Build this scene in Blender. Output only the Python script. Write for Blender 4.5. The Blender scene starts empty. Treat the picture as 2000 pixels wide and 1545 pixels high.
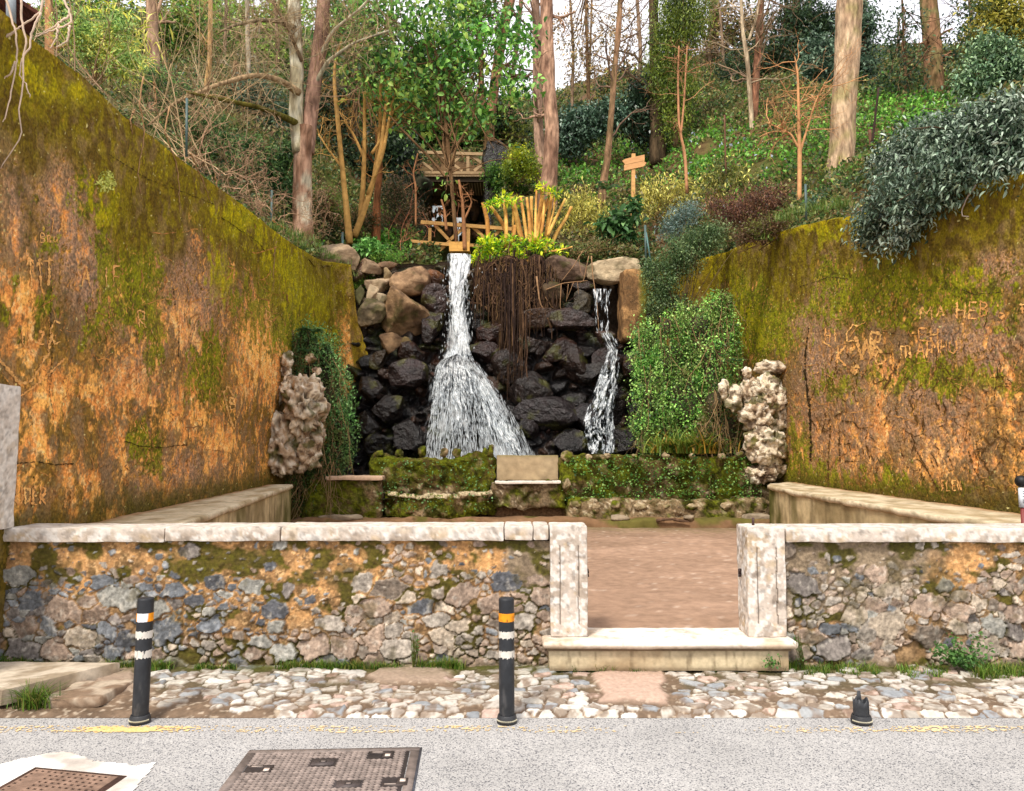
import bpy, math, numpy as np
from mathutils import Vector

# ------------------------------------------------------------------ camera, sky, sun, exposure
SC = bpy.context.scene
COL = SC.collection
CAM = (0.0, 0.0, 1.75)
FPX = 1500.0                       # focal length in pixels of the 2000 px wide photograph
PITCH = math.atan(113.0 / FPX)
cam_d = bpy.data.cameras.new('camera')
cam_d.sensor_width = 36.0
cam_d.lens = 27.0
cam_d.clip_start = 0.1
cam_d.clip_end = 600.0
cam = bpy.data.objects.new('camera', cam_d)
cam.location = CAM
cam.rotation_euler = (math.pi / 2 + PITCH, 0, 0)
COL.objects.link(cam)
SC.camera = cam

SUN_EL, SUN_AZ = math.radians(52), math.radians(205)     # azimuth clockwise from +Y
w = bpy.data.worlds.new('World')
SC.world = w
w.use_nodes = True
nt = w.node_tree
nt.nodes.clear()
out = nt.nodes.new('ShaderNodeOutputWorld')
bg = nt.nodes.new('ShaderNodeBackground')
sky = nt.nodes.new('ShaderNodeTexSky')
sky.sky_type = 'NISHITA'
sky.sun_disc = False
sky.sun_elevation = SUN_EL
sky.sun_rotation = SUN_AZ
sky.dust_density = 4.0
bg.inputs['Strength'].default_value = 0.10
nt.links.new(sky.outputs[0], bg.inputs[0])
# closed cloud deck of an overcast day, slightly uneven
bg2 = nt.nodes.new('ShaderNodeBackground')
tc = nt.nodes.new('ShaderNodeTexCoord')
nz = nt.nodes.new('ShaderNodeTexNoise')
nz.inputs['Scale'].default_value = 3.0
nz.inputs['Detail'].default_value = 4.0
rp = nt.nodes.new('ShaderNodeValToRGB')
rp.color_ramp.elements[0].position = 0.3
rp.color_ramp.elements[0].color = (0.80, 0.80, 0.88, 1)
rp.color_ramp.elements[1].position = 0.7
rp.color_ramp.elements[1].color = (1.0, 0.97, 0.95, 1)
nt.links.new(tc.outputs['Generated'], nz.inputs['Vector'])
nt.links.new(nz.outputs['Fac'], rp.inputs['Fac'])
nt.links.new(rp.outputs['Color'], bg2.inputs['Color'])
bg2.inputs['Strength'].default_value = 1.0
mx = nt.nodes.new('ShaderNodeMixShader')
mx.inputs[0].default_value = 0.85
nt.links.new(bg.outputs[0], mx.inputs[1])
nt.links.new(bg2.outputs[0], mx.inputs[2])
nt.links.new(mx.outputs[0], out.inputs[0])

sd = bpy.data.lights.new('sun', 'SUN')
sd.energy = 2.2
sd.angle = math.radians(11)
sd.color = (1.0, 0.94, 0.84)
sun = bpy.data.objects.new('sun', sd)
sdir = Vector((math.sin(SUN_AZ) * math.cos(SUN_EL), math.cos(SUN_AZ) * math.cos(SUN_EL), math.sin(SUN_EL)))
sun.rotation_euler = (-sdir).to_track_quat('-Z', 'Y').to_euler()
sun.location = (0, -5, 20)
COL.objects.link(sun)

SC.view_settings.view_transform = 'Standard'
SC.view_settings.look = 'None'
SC.view_settings.gamma = 1.0
SC.view_settings.use_curve_mapping = False
SC.view_settings.exposure = 0.82
SC.render.engine = 'CYCLES'
SC.cycles.max_bounces = 6
SC.cycles.diffuse_bounces = 3
SC.cycles.glossy_bounces = 2
SC.cycles.transmission_bounces = 4
SC.cycles.transparent_max_bounces = 24
SC.cycles.use_denoising = True

# ------------------------------------------------------------------ geometry helpers
cp, sp_ = math.cos(PITCH), math.sin(PITCH)

def P(px, py, D):
    """world point seen at photograph pixel (px, py) lying at distance D along +Y (arrays allowed)"""
    u = (np.asarray(px, float) - 1000.0) / FPX
    v = (772.5 - np.asarray(py, float)) / FPX
    dy = cp - v * sp_
    dz = sp_ + v * cp
    s = np.asarray(D, float) / dy
    return np.stack(np.broadcast_arrays(u * s, dy * s, CAM[2] + dz * s), -1)

def proj(p):
    p = np.asarray(p, float)
    z = p[..., 2] - CAM[2]
    dep = p[..., 1] * cp + z * sp_
    up = -p[..., 1] * sp_ + z * cp
    return 1000 + FPX * p[..., 0] / dep, 772.5 - FPX * up / dep

_NT = np.random.default_rng(1234).random(64 * 64 * 64).astype(np.float32)
def vnoise(p, seed=0):
    p = np.asarray(p, float)
    sh = p.shape[:-1]
    p = p.reshape(-1, 3)
    r = 0
    ax = []
    for k, (sf, m_) in enumerate(((1, 0), (6, 0), (12, 0))):
        q = p[:, k] + (seed * (7.31, 3.77, 5.13)[k]) % 61.0
        i = np.floor(q)
        f = (q - i).astype(np.float32)
        f = f * f * (3 - 2 * f)
        i = i.astype(np.int32)
        ax.append(((i & 63) << sf if k else (i & 63), ((i + 1) & 63) << sf if k else ((i + 1) & 63), f))
    flat = len(p) > 1 and np.ptp(p[:, 2]) == 0
    for a in (0, 1):
        fx = ax[0][2] if a else 1 - ax[0][2]
        for b in (0, 1):
            fxy = fx * (ax[1][2] if b else 1 - ax[1][2])
            ab = ax[0][a] | ax[1][b]
            if flat:
                r = r + fxy * _NT[ab | ax[2][0]]
                continue
            r = r + fxy * ((1 - ax[2][2]) * _NT[ab | ax[2][0]] + ax[2][2] * _NT[ab | ax[2][1]])
    return r.reshape(sh).astype(float)

def fbm(p, seed=0, octs=4, gain=0.5):
    p = np.asarray(p, float)
    a, s, t = 1.0, 0.0, 0.0
    for o in range(octs):
        s = s + a * vnoise(p * (2.03 ** o) + 17.3 * o, seed + o)
        t += a
        a *= gain
    return s / t

def sstep(a, b, x):
    t = np.clip((x - a) / (b - a), 0, 1)
    return t * t * (3 - 2 * t)

def mix(a, b, t):
    a = np.asarray(a, float)
    b = np.asarray(b, float)
    t = np.asarray(t, float)[..., None]
    return a * (1 - t) + b * t

def srgb(r, g, b):
    c = np.array([r, g, b], float) / 255.0
    return np.where(c <= 0.04045, c / 12.92, ((c + 0.055) / 1.055) ** 2.4)

class MB:
    """collects vertices, faces and vertex colours, builds ONE mesh object"""
    def __init__(self):
        self.v, self.q, self.t, self.c, self.n = [], [], [], [], 0
    def add(self, v, quads=None, tris=None, col=(0.5, 0.5, 0.5)):
        v = np.asarray(v, float).reshape(-1, 3)
        c = np.asarray(col, float)
        if c.ndim == 1:
            c = np.repeat(c[None], len(v), 0)
        self.v.append(v)
        c = c.reshape(-1, c.shape[-1])
        if c.shape[1] == 3:
            c = np.concatenate([c, np.ones((len(c), 1))], 1)
        self.c.append(c)
        if quads is not None and len(quads):
            self.q.append(np.asarray(quads, np.int64) + self.n)
        if tris is not None and len(tris):
            self.t.append(np.asarray(tris, np.int64) + self.n)
        self.n += len(v)
    def build(self, name, mat, parent=None, loc=None, smooth=True):
        v = np.concatenate(self.v)
        c = np.clip(np.concatenate(self.c), 0, 4)
        if parent is not None:
            base = wloc(parent)
        else:
            base = np.array(loc if loc is not None else (0, 0, 0), float)
        v = v - base
        q = np.concatenate(self.q) if self.q else np.zeros((0, 4), np.int64)
        t = np.concatenate(self.t) if self.t else np.zeros((0, 3), np.int64)
        me = bpy.data.meshes.new(name)
        me.vertices.add(len(v))
        me.vertices.foreach_set('co', v.astype(np.float32).ravel())
        nl = q.size + t.size
        me.loops.add(nl)
        me.loops.foreach_set('vertex_index', np.concatenate([q.ravel(), t.ravel()]).astype(np.int32))
        me.polygons.add(len(q) + len(t))
        ls = np.concatenate([np.arange(len(q)) * 4, q.size + np.arange(len(t)) * 3])
        me.polygons.foreach_set('loop_start', ls.astype(np.int32))
        me.update(calc_edges=True)
        me.polygons.foreach_set('use_smooth', np.full(len(me.polygons), smooth))
        at = me.color_attributes.new('col', 'FLOAT_COLOR', 'POINT')
        at.data.foreach_set('color', c.astype(np.float32).ravel())
        me.materials.append(mat)
        o = bpy.data.objects.new(name, me)
        COL.objects.link(o)
        if parent is not None:
            o.parent = parent
        else:
            o.location = base
        return o

def wloc(o):
    b = np.array(o.location, float)
    while o.parent is not None:
        o = o.parent
        b = b + np.array(o.location, float)
    return b

def tag(o, label=None, cat=None, group=None, kind=None):
    if label: o['label'] = label
    if cat: o['category'] = cat
    if group: o['group'] = group
    if kind: o['kind'] = kind
    return o

def thing(name, label, cat, loc, group=None):
    o = bpy.data.objects.new(name, None)
    o.empty_display_size = 0.2
    COL.objects.link(o)
    o.location = tuple(float(a) for a in loc)
    return tag(o, label, cat, group)

def grid_faces(nu, nv, wrap_u=False):
    iu = np.arange(nu if wrap_u else nu - 1)
    iv = np.arange(nv - 1)
    U, V = np.meshgrid(iu, iv, indexing='ij')
    a = U * nv + V
    b = ((U + 1) % nu) * nv + V
    return np.stack([a, b, b + 1, a + 1], -1).reshape(-1, 4)

def box(mb, lo, hi, col, bev=0.0):
    """a box with bevelled edges (bev in metres)"""
    lo = np.minimum(lo, hi).astype(float) if isinstance(lo, np.ndarray) else np.array(np.minimum(lo, hi), float)
    hi = np.array(np.maximum(lo, hi), float)
    if bev <= 0:
        v = [[(lo, hi)[i][0], (lo, hi)[j][1], (lo, hi)[k][2]] for i in (0, 1) for j in (0, 1) for k in (0, 1)]
        mb.add(v, [[0, 1, 3, 2], [4, 6, 7, 5], [0, 4, 5, 1], [2, 3, 7, 6], [0, 2, 6, 4], [1, 5, 7, 3]], col=col)
        return
    b = min(bev, 0.49 * float(np.min(hi - lo)))
    vs, idx = [], {}
    for i in (0, 1):
        for j in (0, 1):
            for k in (0, 1):
                s = np.array([(-1, 1)[i], (-1, 1)[j], (-1, 1)[k]])
                c = np.array([(lo, hi)[i][0], (lo, hi)[j][1], (lo, hi)[k][2]])
                for ax in range(3):
                    m = -s * b
                    m = m.astype(float)
                    m[ax] = 0
                    idx[(i, j, k, ax)] = len(vs)
                    vs.append(c + m)
    q, t = [], []
    for ax in range(3):
        o1, o2 = (ax + 1) % 3, (ax + 2) % 3
        for s in (0, 1):
            ring = []
            for (a, c) in ((0, 0), (1, 0), (1, 1), (0, 1)):
                key = [0, 0, 0]
                key[ax], key[o1], key[o2] = s, a, c
                ring.append(idx[(*key, ax)])
            q.append(ring if s else ring[::-1])
    for ax in range(3):                      # edges running along ax
        o1, o2 = (ax + 1) % 3, (ax + 2) % 3
        for a in (0, 1):
            for c in (0, 1):
                k0, k1 = [0] * 3, [0] * 3
                k0[ax], k1[ax] = 0, 1
                k0[o1] = k1[o1] = a
                k0[o2] = k1[o2] = c
                f = [idx[(*k0, o1)], idx[(*k1, o1)], idx[(*k1, o2)], idx[(*k0, o2)]]
                q.append(f if (a + c) % 2 == 0 else f[::-1])
    for i in (0, 1):
        for j in (0, 1):
            for k in (0, 1):
                f = [idx[(i, j, k, 0)], idx[(i, j, k, 1)], idx[(i, j, k, 2)]]
                t.append(f if (i + j + k) % 2 else f[::-1])
    mb.add(vs, q, t, col=col)

def dense_box(mb, lo, hi, res, amp=0.0, fr=3.0, seed=0, colf=None, col=(0.5, 0.5, 0.5), rnd=0.0, bottom=False):
    """box made of fine grids, displaced by a continuous vector noise field, corners rounded by rnd"""
    lo, hi = np.array(lo, float), np.array(hi, float)
    c, h = (lo + hi) / 2, (hi - lo) / 2
    for ax in range(3):
        for s in (-1, 1):
            if ax == 2 and s == -1 and not bottom:
                continue
            o1, o2 = (ax + 1) % 3, (ax + 2) % 3
            n1 = max(2, int(round(2 * h[o1] / res)) + 1)
            n2 = max(2, int(round(2 * h[o2] / res)) + 1)
            A, B = np.meshgrid(np.linspace(-1, 1, n1), np.linspace(-1, 1, n2), indexing='ij')
            p = np.zeros(A.shape + (3,))
            p[..., ax] = s * h[ax]
            p[..., o1] = A * h[o1]
            p[..., o2] = B * h[o2]
            if rnd > 0:
                core = np.maximum(h - rnd, 0)
                q = np.clip(p, -core, core)
                d = p - q
                L = np.linalg.norm(d, axis=-1, keepdims=True)
                k = np.minimum(rnd, h.min())
                p = q + d / np.maximum(L, 1e-9) * np.minimum(L, k)
            p = p + c
            if amp:
                f1 = np.stack([fbm(p * fr, seed + 11 * i, 3) - 0.5 for i in range(3)], -1) * 2 * amp
                f2 = np.stack([fbm(p * fr * 4.1, seed + 5 + 11 * i, 2) - 0.5 for i in range(3)], -1) * 0.9 * amp
                p = p + f1 + f2
            cc = colf(p) if colf else col
            f = grid_faces(n1, n2)
            if s < 0:
                f = f[:, ::-1]
            mb.add(p, f, col=(cc.reshape(-1, 3) if isinstance(cc, np.ndarray) and cc.ndim > 1 else cc))

_ico = {}
def ico(sub):
    if sub in _ico:
        return _ico[sub]
    import bmesh
    bm = bmesh.new()
    bmesh.ops.create_icosphere(bm, subdivisions=sub, radius=1.0)
    v = np.array([x.co[:] for x in bm.verts])
    f = np.array([[x.index for x in fc.verts] for fc in bm.faces])
    bm.free()
    _ico[sub] = (v, f)
    return v, f

def boulder(mb, c, size, seed, colf, sub=4, facets=9, rough=0.05, flat=0.62):
    """angular rounded boulder: sphere cut by random planes plus noise"""
    rg = np.random.default_rng(seed)
    v, f = ico(sub)
    p = np.sign(v) * np.abs(v) ** 0.75
    p = p / np.linalg.norm(p, axis=1, keepdims=True) ** 0.5
    for _ in range(facets):
        n = rg.normal(size=3)
        n /= np.linalg.norm(n)
        d = rg.uniform(flat, 0.95)
        e = p @ n - d
        p = p - np.maximum(e, 0)[:, None] * n * 0.92
    p = p * (np.array(size, float) / 2)
    m = float(np.mean(size))
    nn = v
    p = p + nn * ((fbm(p / m * 3.2 + seed, seed, 4) - 0.5) * rough * 2.6 * m)[:, None]
    p = p + nn * ((fbm(p / m * 13 + seed, seed + 3, 2) - 0.5) * rough * 0.7 * m)[:, None]
    p = p + np.array(c, float)
    cc = colf(p, seed) if callable(colf) else np.repeat(np.array(colf, float)[None], len(p), 0)
    mb.add(p, tris=f, col=cc)

def tube(mb, pts, rad, sides=8, col=(0.3, 0.2, 0.1), cap=True):
    pts = np.asarray(pts, float)
    n = len(pts)
    rad = np.broadcast_to(np.asarray(rad, float), (n,))
    T = np.gradient(pts, axis=0)
    T /= np.linalg.norm(T, axis=1, keepdims=True) + 1e-9
    a = np.array([1.0, 0.3, 0.2]) if abs(T[0][2]) > 0.7 else np.array([0.1, 0.2, 1.0])
    N = np.zeros_like(T)
    for i in range(n):
        a = a - T[i] * (a @ T[i])
        a /= np.linalg.norm(a) + 1e-9
        N[i] = a
    B = np.cross(T, N)
    th = np.linspace(0, 2 * math.pi, sides, endpoint=False)
    ring = N[:, None] * np.cos(th)[None, :, None] + B[:, None] * np.sin(th)[None, :, None]
    v = pts[:, None] + ring * rad[:, None, None]
    v = v.reshape(-1, 3)
    f = []
    I, J = np.meshgrid(np.arange(n - 1), np.arange(sides), indexing='ij')
    a0 = I * sides + J
    a1 = I * sides + (J + 1) % sides
    f = np.stack([a0, a1, a1 + sides, a0 + sides], -1).reshape(-1, 4)
    tr = []
    if cap:
        v = np.concatenate([v, pts[:1], pts[-1:]])
        k = n * sides
        for j in range(sides):
            tr.append([k, (j + 1) % sides, j])
            tr.append([k + 1, (n - 1) * sides + j, (n - 1) * sides + (j + 1) % sides])
    c = np.asarray(col, float)
    if c.ndim == 2:
        c = np.repeat(c, sides, 0)
        if cap:
            c = np.concatenate([c, c[:1], c[-1:]])
    mb.add(v, f, tr, col=c)

def tubes(mb, PP, RR, sides=4, col=None):
    """K polylines of n points at once: PP (K,n,3), RR (K,n), col (K,3)"""
    PP = np.asarray(PP, float)
    RR = np.asarray(RR, float)
    K, n, _ = PP.shape
    T = np.gradient(PP, axis=1)
    T /= np.linalg.norm(T, axis=2, keepdims=True) + 1e-9
    ref = np.where(np.abs(T[:, :1, 2:3]) > 0.8, np.array([1.0, 0.1, 0.0]), np.array([0.05, 0.1, 1.0]))
    N = np.cross(T, ref)
    N /= np.linalg.norm(N, axis=2, keepdims=True) + 1e-9
    B = np.cross(T, N)
    th = np.linspace(0, 2 * math.pi, sides, endpoint=False)
    v = PP[:, :, None] + (N[:, :, None] * np.cos(th)[:, None] + B[:, :, None] * np.sin(th)[:, None]) * RR[:, :, None, None]
    k, i, j = np.meshgrid(np.arange(K), np.arange(n - 1), np.arange(sides), indexing='ij')
    b = k * n * sides + i * sides
    a0, a1 = b + j, b + (j + 1) % sides
    f = np.stack([a0, a1, a1 + sides, a0 + sides], -1).reshape(-1, 4)
    c = np.repeat(np.asarray(col, float), n * sides, 0)
    mb.add(v.reshape(-1, 3), f, col=c)

def unit(a):
    return a / (np.linalg.norm(a, axis=-1, keepdims=True) + 1e-9)

def leaves(mb, c, axis, size, ratio, col, rg, flat=None, fold=0.15, six=False):
    """N leaves: c base points, axis growth directions, size lengths, ratio width/length"""
    c = np.asarray(c, float)
    n = len(c)
    if n == 0:
        return
    axis = unit(np.asarray(axis, float))
    size = np.broadcast_to(np.asarray(size, float), (n,))[:, None]
    up = rg.normal(size=(n, 3)) * 0.6 + (np.array([0, -0.35, 0.9]) if flat is None else flat)
    side = unit(np.cross(axis, up))
    nrm = np.cross(side, axis)
    wd = size * ratio * 0.5
    col = np.asarray(col, float)
    if col.ndim == 1:
        col = np.repeat(col[None], n, 0)
    if six:
        v = np.stack([c, c + axis * size * 0.3 - side * wd * 0.85 + nrm * size * fold, c + axis * size * 0.68 - side * wd * 0.8 + nrm * size * fold * .6,
                      c + axis * size - nrm * size * fold, c + axis * size * 0.68 + side * wd * 0.8 + nrm * size * fold * .6, c + axis * size * 0.3 + side * wd * 0.85 + nrm * size * fold,
                      c + axis * size * 0.5], 1)
        b = np.arange(n)[:, None, None] * 7
        f = (b + np.array([[0, 6, 2, 1], [6, 3, 2, 2], [0, 5, 4, 6], [6, 4, 3, 3]])[None]).reshape(-1, 4)
        t = f[(f[:, 2] == f[:, 3])][:, :3]
        q = f[(f[:, 2] != f[:, 3])]
        mb.add(v.reshape(-1, 3), q, t, col=np.repeat(col, 7, 0))
    else:
        v = np.stack([c, c + axis * size * 0.45 - side * wd + nrm * size * fold, c + axis * size - nrm * size * fold * .5, c + axis * size * 0.45 + side * wd + nrm * size * fold], 1)
        f = np.arange(n)[:, None] * 4 + np.array([[0, 3, 2, 1]])
        mb.add(v.reshape(-1, 3), f, col=np.repeat(col, 4, 0))

# ------------------------------------------------------------------ materials
def mat_vc(name, rough=0.85, bump=0.3, bscale=30.0, var=0.25, vscale=12.0, stretch=(1, 1, 1), spec=0.3, trans=0.0,
           detail=6.0, dark=None, darkscale=3.0, coat=0.0, bdist=0.02, speck=None):
    m = bpy.data.materials.new(name)
    m.use_nodes = True
    t = m.node_tree
    N, L = t.nodes, t.links
    bs = N['Principled BSDF']
    bs.inputs['Roughness'].default_value = rough
    bs.inputs['Specular IOR Level'].default_value = spec
    if coat:
        bs.inputs['Coat Weight'].default_value = coat
        bs.inputs['Coat Roughness'].default_value = 0.15
    at = N.new('ShaderNodeAttribute')
    at.attribute_name = 'col'
    tcn = N.new('ShaderNodeTexCoord')
    mp = N.new('ShaderNodeMapping')
    mp.inputs['Scale'].default_value = stretch
    L.new(tcn.outputs['Object'], mp.inputs['Vector'])
    n1 = N.new('ShaderNodeTexNoise')
    n1.inputs['Scale'].default_value = vscale
    n1.inputs['Detail'].default_value = detail
    L.new(mp.outputs[0], n1.inputs['Vector'])
    mr = N.new('ShaderNodeMapRange')
    mr.inputs['From Min'].default_value = 0.3
    mr.inputs['From Max'].default_value = 0.7
    mr.inputs['To Min'].default_value = 1 - var
    mr.inputs['To Max'].default_value = 1 + var
    L.new(n1.outputs['Fac'], mr.inputs['Value'])
    vm = N.new('ShaderNodeVectorMath')
    vm.operation = 'SCALE'
    L.new(at.outputs['Color'], vm.inputs[0])
    L.new(mr.outputs[0], vm.inputs['Scale'])
    last = vm.outputs[0]
    if speck:
        # speck = (scale, threshold low, threshold high, colour)
        n3 = N.new('ShaderNodeTexNoise')
        n3.inputs['Scale'].default_value = speck[0]
        n3.inputs['Detail'].default_value = 2.0
        L.new(mp.outputs[0], n3.inputs['Vector'])
        m3 = N.new('ShaderNodeMapRange')
        m3.inputs['From Min'].default_value = speck[1]
        m3.inputs['From Max'].default_value = speck[2]
        L.new(n3.outputs['Fac'], m3.inputs['Value'])
        mc = N.new('ShaderNodeMix')
        mc.data_type = 'RGBA'
        L.new(m3.outputs[0], mc.inputs['Factor'])
        L.new(last, mc.inputs['A'])
        mc.inputs['B'].default_value = (*speck[3], 1)
        last = mc.outputs['Result']
    L.new(last, bs.inputs['Base Color'])
    if bump:
        n2 = N.new('ShaderNodeTexNoise')
        n2.inputs['Scale'].default_value = bscale
        n2.inputs['Detail'].default_value = detail
        n2.inputs['Roughness'].default_value = 0.6
        L.new(mp.outputs[0], n2.inputs['Vector'])
        bp = N.new('ShaderNodeBump')
        bp.inputs['Strength'].default_value = bump
        bp.inputs['Distance'].default_value = bdist
        L.new(n2.outputs['Fac'], bp.inputs['Height'])
        L.new(bp.outputs[0], bs.inputs['Normal'])
    if trans:
        tr = N.new('ShaderNodeBsdfTranslucent')
        L.new(last, tr.inputs['Color'])
        ms = N.new('ShaderNodeMixShader')
        ms.inputs[0].default_value = trans
        L.new(bs.outputs[0], ms.inputs[1])
        L.new(tr.outputs[0], ms.inputs[2])
        L.new(ms.outputs[0], N['Material Output'].inputs['Surface'])
    return m

M = {}
M['plaster'] = mat_vc('mossy_plaster', 0.93, 0.75, 48, 0.42, 42, (1, 1, 0.8), spec=0.15, bdist=0.02, speck=(95, 0.77, 0.82, (0.55, 0.45, 0.20)))
M['rubble'] = mat_vc('rubble_stone', 0.9, 0.6, 55, 0.38, 32, spec=0.2, bdist=0.012)
M['lime'] = mat_vc('lichen_limestone', 0.85, 0.5, 60, 0.15, 28, spec=0.25, bdist=0.006)
M['scratch'] = mat_vc('scratched_plaster', 0.95, 0.3, 60, 0.35, 30, spec=0.1)
M['cobble'] = mat_vc('worn_limestone_setts', 0.75, 0.4, 70, 0.15, 35, spec=0.3, bdist=0.006)
M['dirt'] = mat_vc('packed_earth', 0.95, 0.4, 25, 0.18, 9, spec=0.1, bdist=0.015)
M['moss'] = mat_vc('moss_on_stone', 0.97, 0.9, 45, 0.45, 28, spec=0.08, bdist=0.03)
M['rock'] = mat_vc('dry_rock', 0.85, 0.7, 14, 0.3, 7, spec=0.25, bdist=0.04)
M['wet'] = mat_vc('wet_rock', 0.30, 1.0, 9, 0.5, 6, spec=0.45, bdist=0.09)
M['tufa'] = mat_vc('pitted_tufa', 0.92, 0.9, 22, 0.28, 12, spec=0.15, bdist=0.04)
M['leaf'] = mat_vc('foliage', 0.5, 0, 1, 0.25, 2.2, spec=0.4, trans=0.36)
M['gloss'] = mat_vc('glossy_foliage', 0.38, 0, 1, 0.18, 5, spec=0.5, trans=0.1)
M['bark'] = mat_vc('bark', 0.95, 1.0, 22, 0.5, 14, (1, 1, 0.25), spec=0.1, bdist=0.04)
M['twig'] = mat_vc('twig_bark', 0.9, 0, 1, 0.25, 8, spec=0.15)
M['wood'] = mat_vc('sawn_timber', 0.85, 0.35, 20, 0.2, 14, (0.3, 1, 1), spec=0.2, bdist=0.01)
M['soil'] = mat_vc('forest_floor', 0.95, 0.8, 6, 0.4, 3, spec=0.08, bdist=0.1)
M['paint'] = mat_vc('painted_metal', 0.5, 0.1, 60, 0.1, 30, spec=0.4)
def water_mat():
    m = mat_vc('white_water', 0.3, 0, 1, 0.05, 5, spec=0.5, trans=0.3)
    N, L = m.node_tree.nodes, m.node_tree.links
    o = N['Material Output']
    src = o.inputs['Surface'].links[0].from_socket
    at = [n for n in N if n.type == 'ATTRIBUTE'][0]
    tr = N.new('ShaderNodeBsdfTransparent')
    ms = N.new('ShaderNodeMixShader')
    L.new(at.outputs['Alpha'], ms.inputs[0])
    L.new(tr.outputs[0], ms.inputs[1])
    L.new(src, ms.inputs[2])
    L.new(ms.outputs[0], o.inputs['Surface'])
    return m
M['water'] = water_mat()

def asphalt():
    m = bpy.data.materials.new('worn_asphalt')
    m.use_nodes = True
    N, L = m.node_tree.nodes, m.node_tree.links
    bs = N['Principled BSDF']
    bs.inputs['Roughness'].default_value = 0.9
    bs.inputs['Specular IOR Level'].default_value = 0.2
    tcn = N.new('ShaderNodeTexCoord')
    vo = N.new('ShaderNodeTexVoronoi')
    vo.inputs['Scale'].default_value = 150
    L.new(tcn.outputs['Object'], vo.inputs['Vector'])
    sx = N.new('ShaderNodeSeparateColor')
    L.new(vo.outputs['Color'], sx.inputs[0])
    cr = N.new('ShaderNodeValToRGB')
    cr.color_ramp.interpolation = 'LINEAR'
    e = cr.color_ramp.elements
    e[0].position, e[0].color = 0.0, (0.07, 0.073, 0.085, 1)
    e[1].position, e[1].color = 1.0, (0.55, 0.53, 0.50, 1)
    for pos, c in ((0.12, (0.15, 0.15, 0.16)), (0.25, (0.37, 0.36, 0.35)), (0.8, (0.45, 0.435, 0.42))):
        k = e.new(pos)
        k.color = (*c, 1)
    L.new(sx.outputs[0], cr.inputs[0])
    n1 = N.new('ShaderNodeTexNoise')
    n1.inputs['Scale'].default_value = 1.3
    n1.inputs['Detail'].default_value = 7
    n1.inputs['Roughness'].default_value = 0.62
    L.new(tcn.outputs['Object'], n1.inputs['Vector'])
    mr = N.new('ShaderNodeMapRange')
    mr.inputs['From Min'].default_value = 0.3
    mr.inputs['From Max'].default_value = 0.7
    mr.inputs['To Min'].default_value = 0.78
    mr.inputs['To Max'].default_value = 1.04
    L.new(n1.outputs['Fac'], mr.inputs['Value'])
    vm = N.new('ShaderNodeVectorMath')
    vm.operation = 'SCALE'
    L.new(cr.outputs[0], vm.inputs[0])
    L.new(mr.outputs[0], vm.inputs['Scale'])
    L.new(vm.outputs[0], bs.inputs['Base Color'])
    bp = N.new('ShaderNodeBump')
    bp.inputs['Strength'].default_value = 0.35
    bp.inputs['Distance'].default_value = 0.004
    L.new(vo.outputs['Distance'], bp.inputs['Height'])
    L.new(bp.outputs[0], bs.inputs['Normal'])
    return m
M['asphalt'] = asphalt()
M['cast'] = mat_vc('cast_iron', 0.55, 0.5, 50, 0.3, 20, spec=0.4, bdist=0.006)
M['rubber'] = mat_vc('black_rubber', 0.5, 0.15, 60, 0.35, 12, spec=0.35)
# ------------------------------------------------------------------ the street
def gz(Y):
    return 0.31 + 0.025 * (np.asarray(Y, float) - 6.46)

mb = MB()
nx, ny = 160, 60
X, Y = np.meshgrid(np.linspace(-40, 40, nx), np.linspace(-4.0, 5.236, ny), indexing='ij')
mb.add(np.stack([X, Y, 0 * X], -1), grid_faces(nx, ny), col=(0.4, 0.4, 0.4))
tag(mb.build('road', M['asphalt']), kind='structure')

# worn yellow line: thin skin of paint, broken up where it has worn off
def worn_line():
    mb = MB()
    rg = np.random.default_rng(3)
    xs = np.arange(-5.0, 6.0, 0.009)
    ys = np.arange(4.965, 5.09, 0.009)
    Xg, Yg = np.meshgrid(xs, ys, indexing='ij')
    px, _ = proj(np.stack([Xg, Yg, 0 * Xg], -1))
    dens = 0.06 + 0.9 * np.exp(-((px - 260) / 170) ** 2) + 0.35 * np.exp(-((px - 930) / 120) ** 2) + 0.35 * np.exp(-((px - 1760) / 120) ** 2) - 0.4 * np.exp(-((px - 1330) / 120) ** 2)
    edge = np.minimum(Yg - 4.965, 5.09 - Yg) / 0.035
    n = fbm(np.stack([Xg * 60, Yg * 60, 0 * Xg], -1), 4, 3) * 0.6 + 0.4 * fbm(np.stack([Xg * 4, Yg * 9, 0 * Xg], -1), 8, 3)
    keep = (n < 0.35 + 0.30 * dens * np.clip(edge, 0, 1) ** 0.5)
    k = np.argwhere(keep)
    x0 = xs[k[:, 0]]
    y0 = ys[k[:, 1]]
    h = 0.0045
    v = np.stack([np.stack([x0 + a * h, y0 + b * h, np.full(len(k), 0.004)], -1) for a, b in ((-1, -1), (1, -1), (1, 1), (-1, 1))], 1)
    f = np.arange(len(k))[:, None] * 4 + np.arange(4)[None]
    c = mix(srgb(226, 184, 104), srgb(206, 190, 164), rg.random(len(k)) * .5 + .5 * (1 - dens[k[:, 0], k[:, 1]]).clip(0, 1))
    mb.add(v.reshape(-1, 3), f, col=np.repeat(c, 4, 0))
    return mb
tag(worn_line().build('yellow_line', mat_vc('road_paint', 0.8, 0, 1, 0.15, 60, spec=0.2)), kind='structure')

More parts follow.
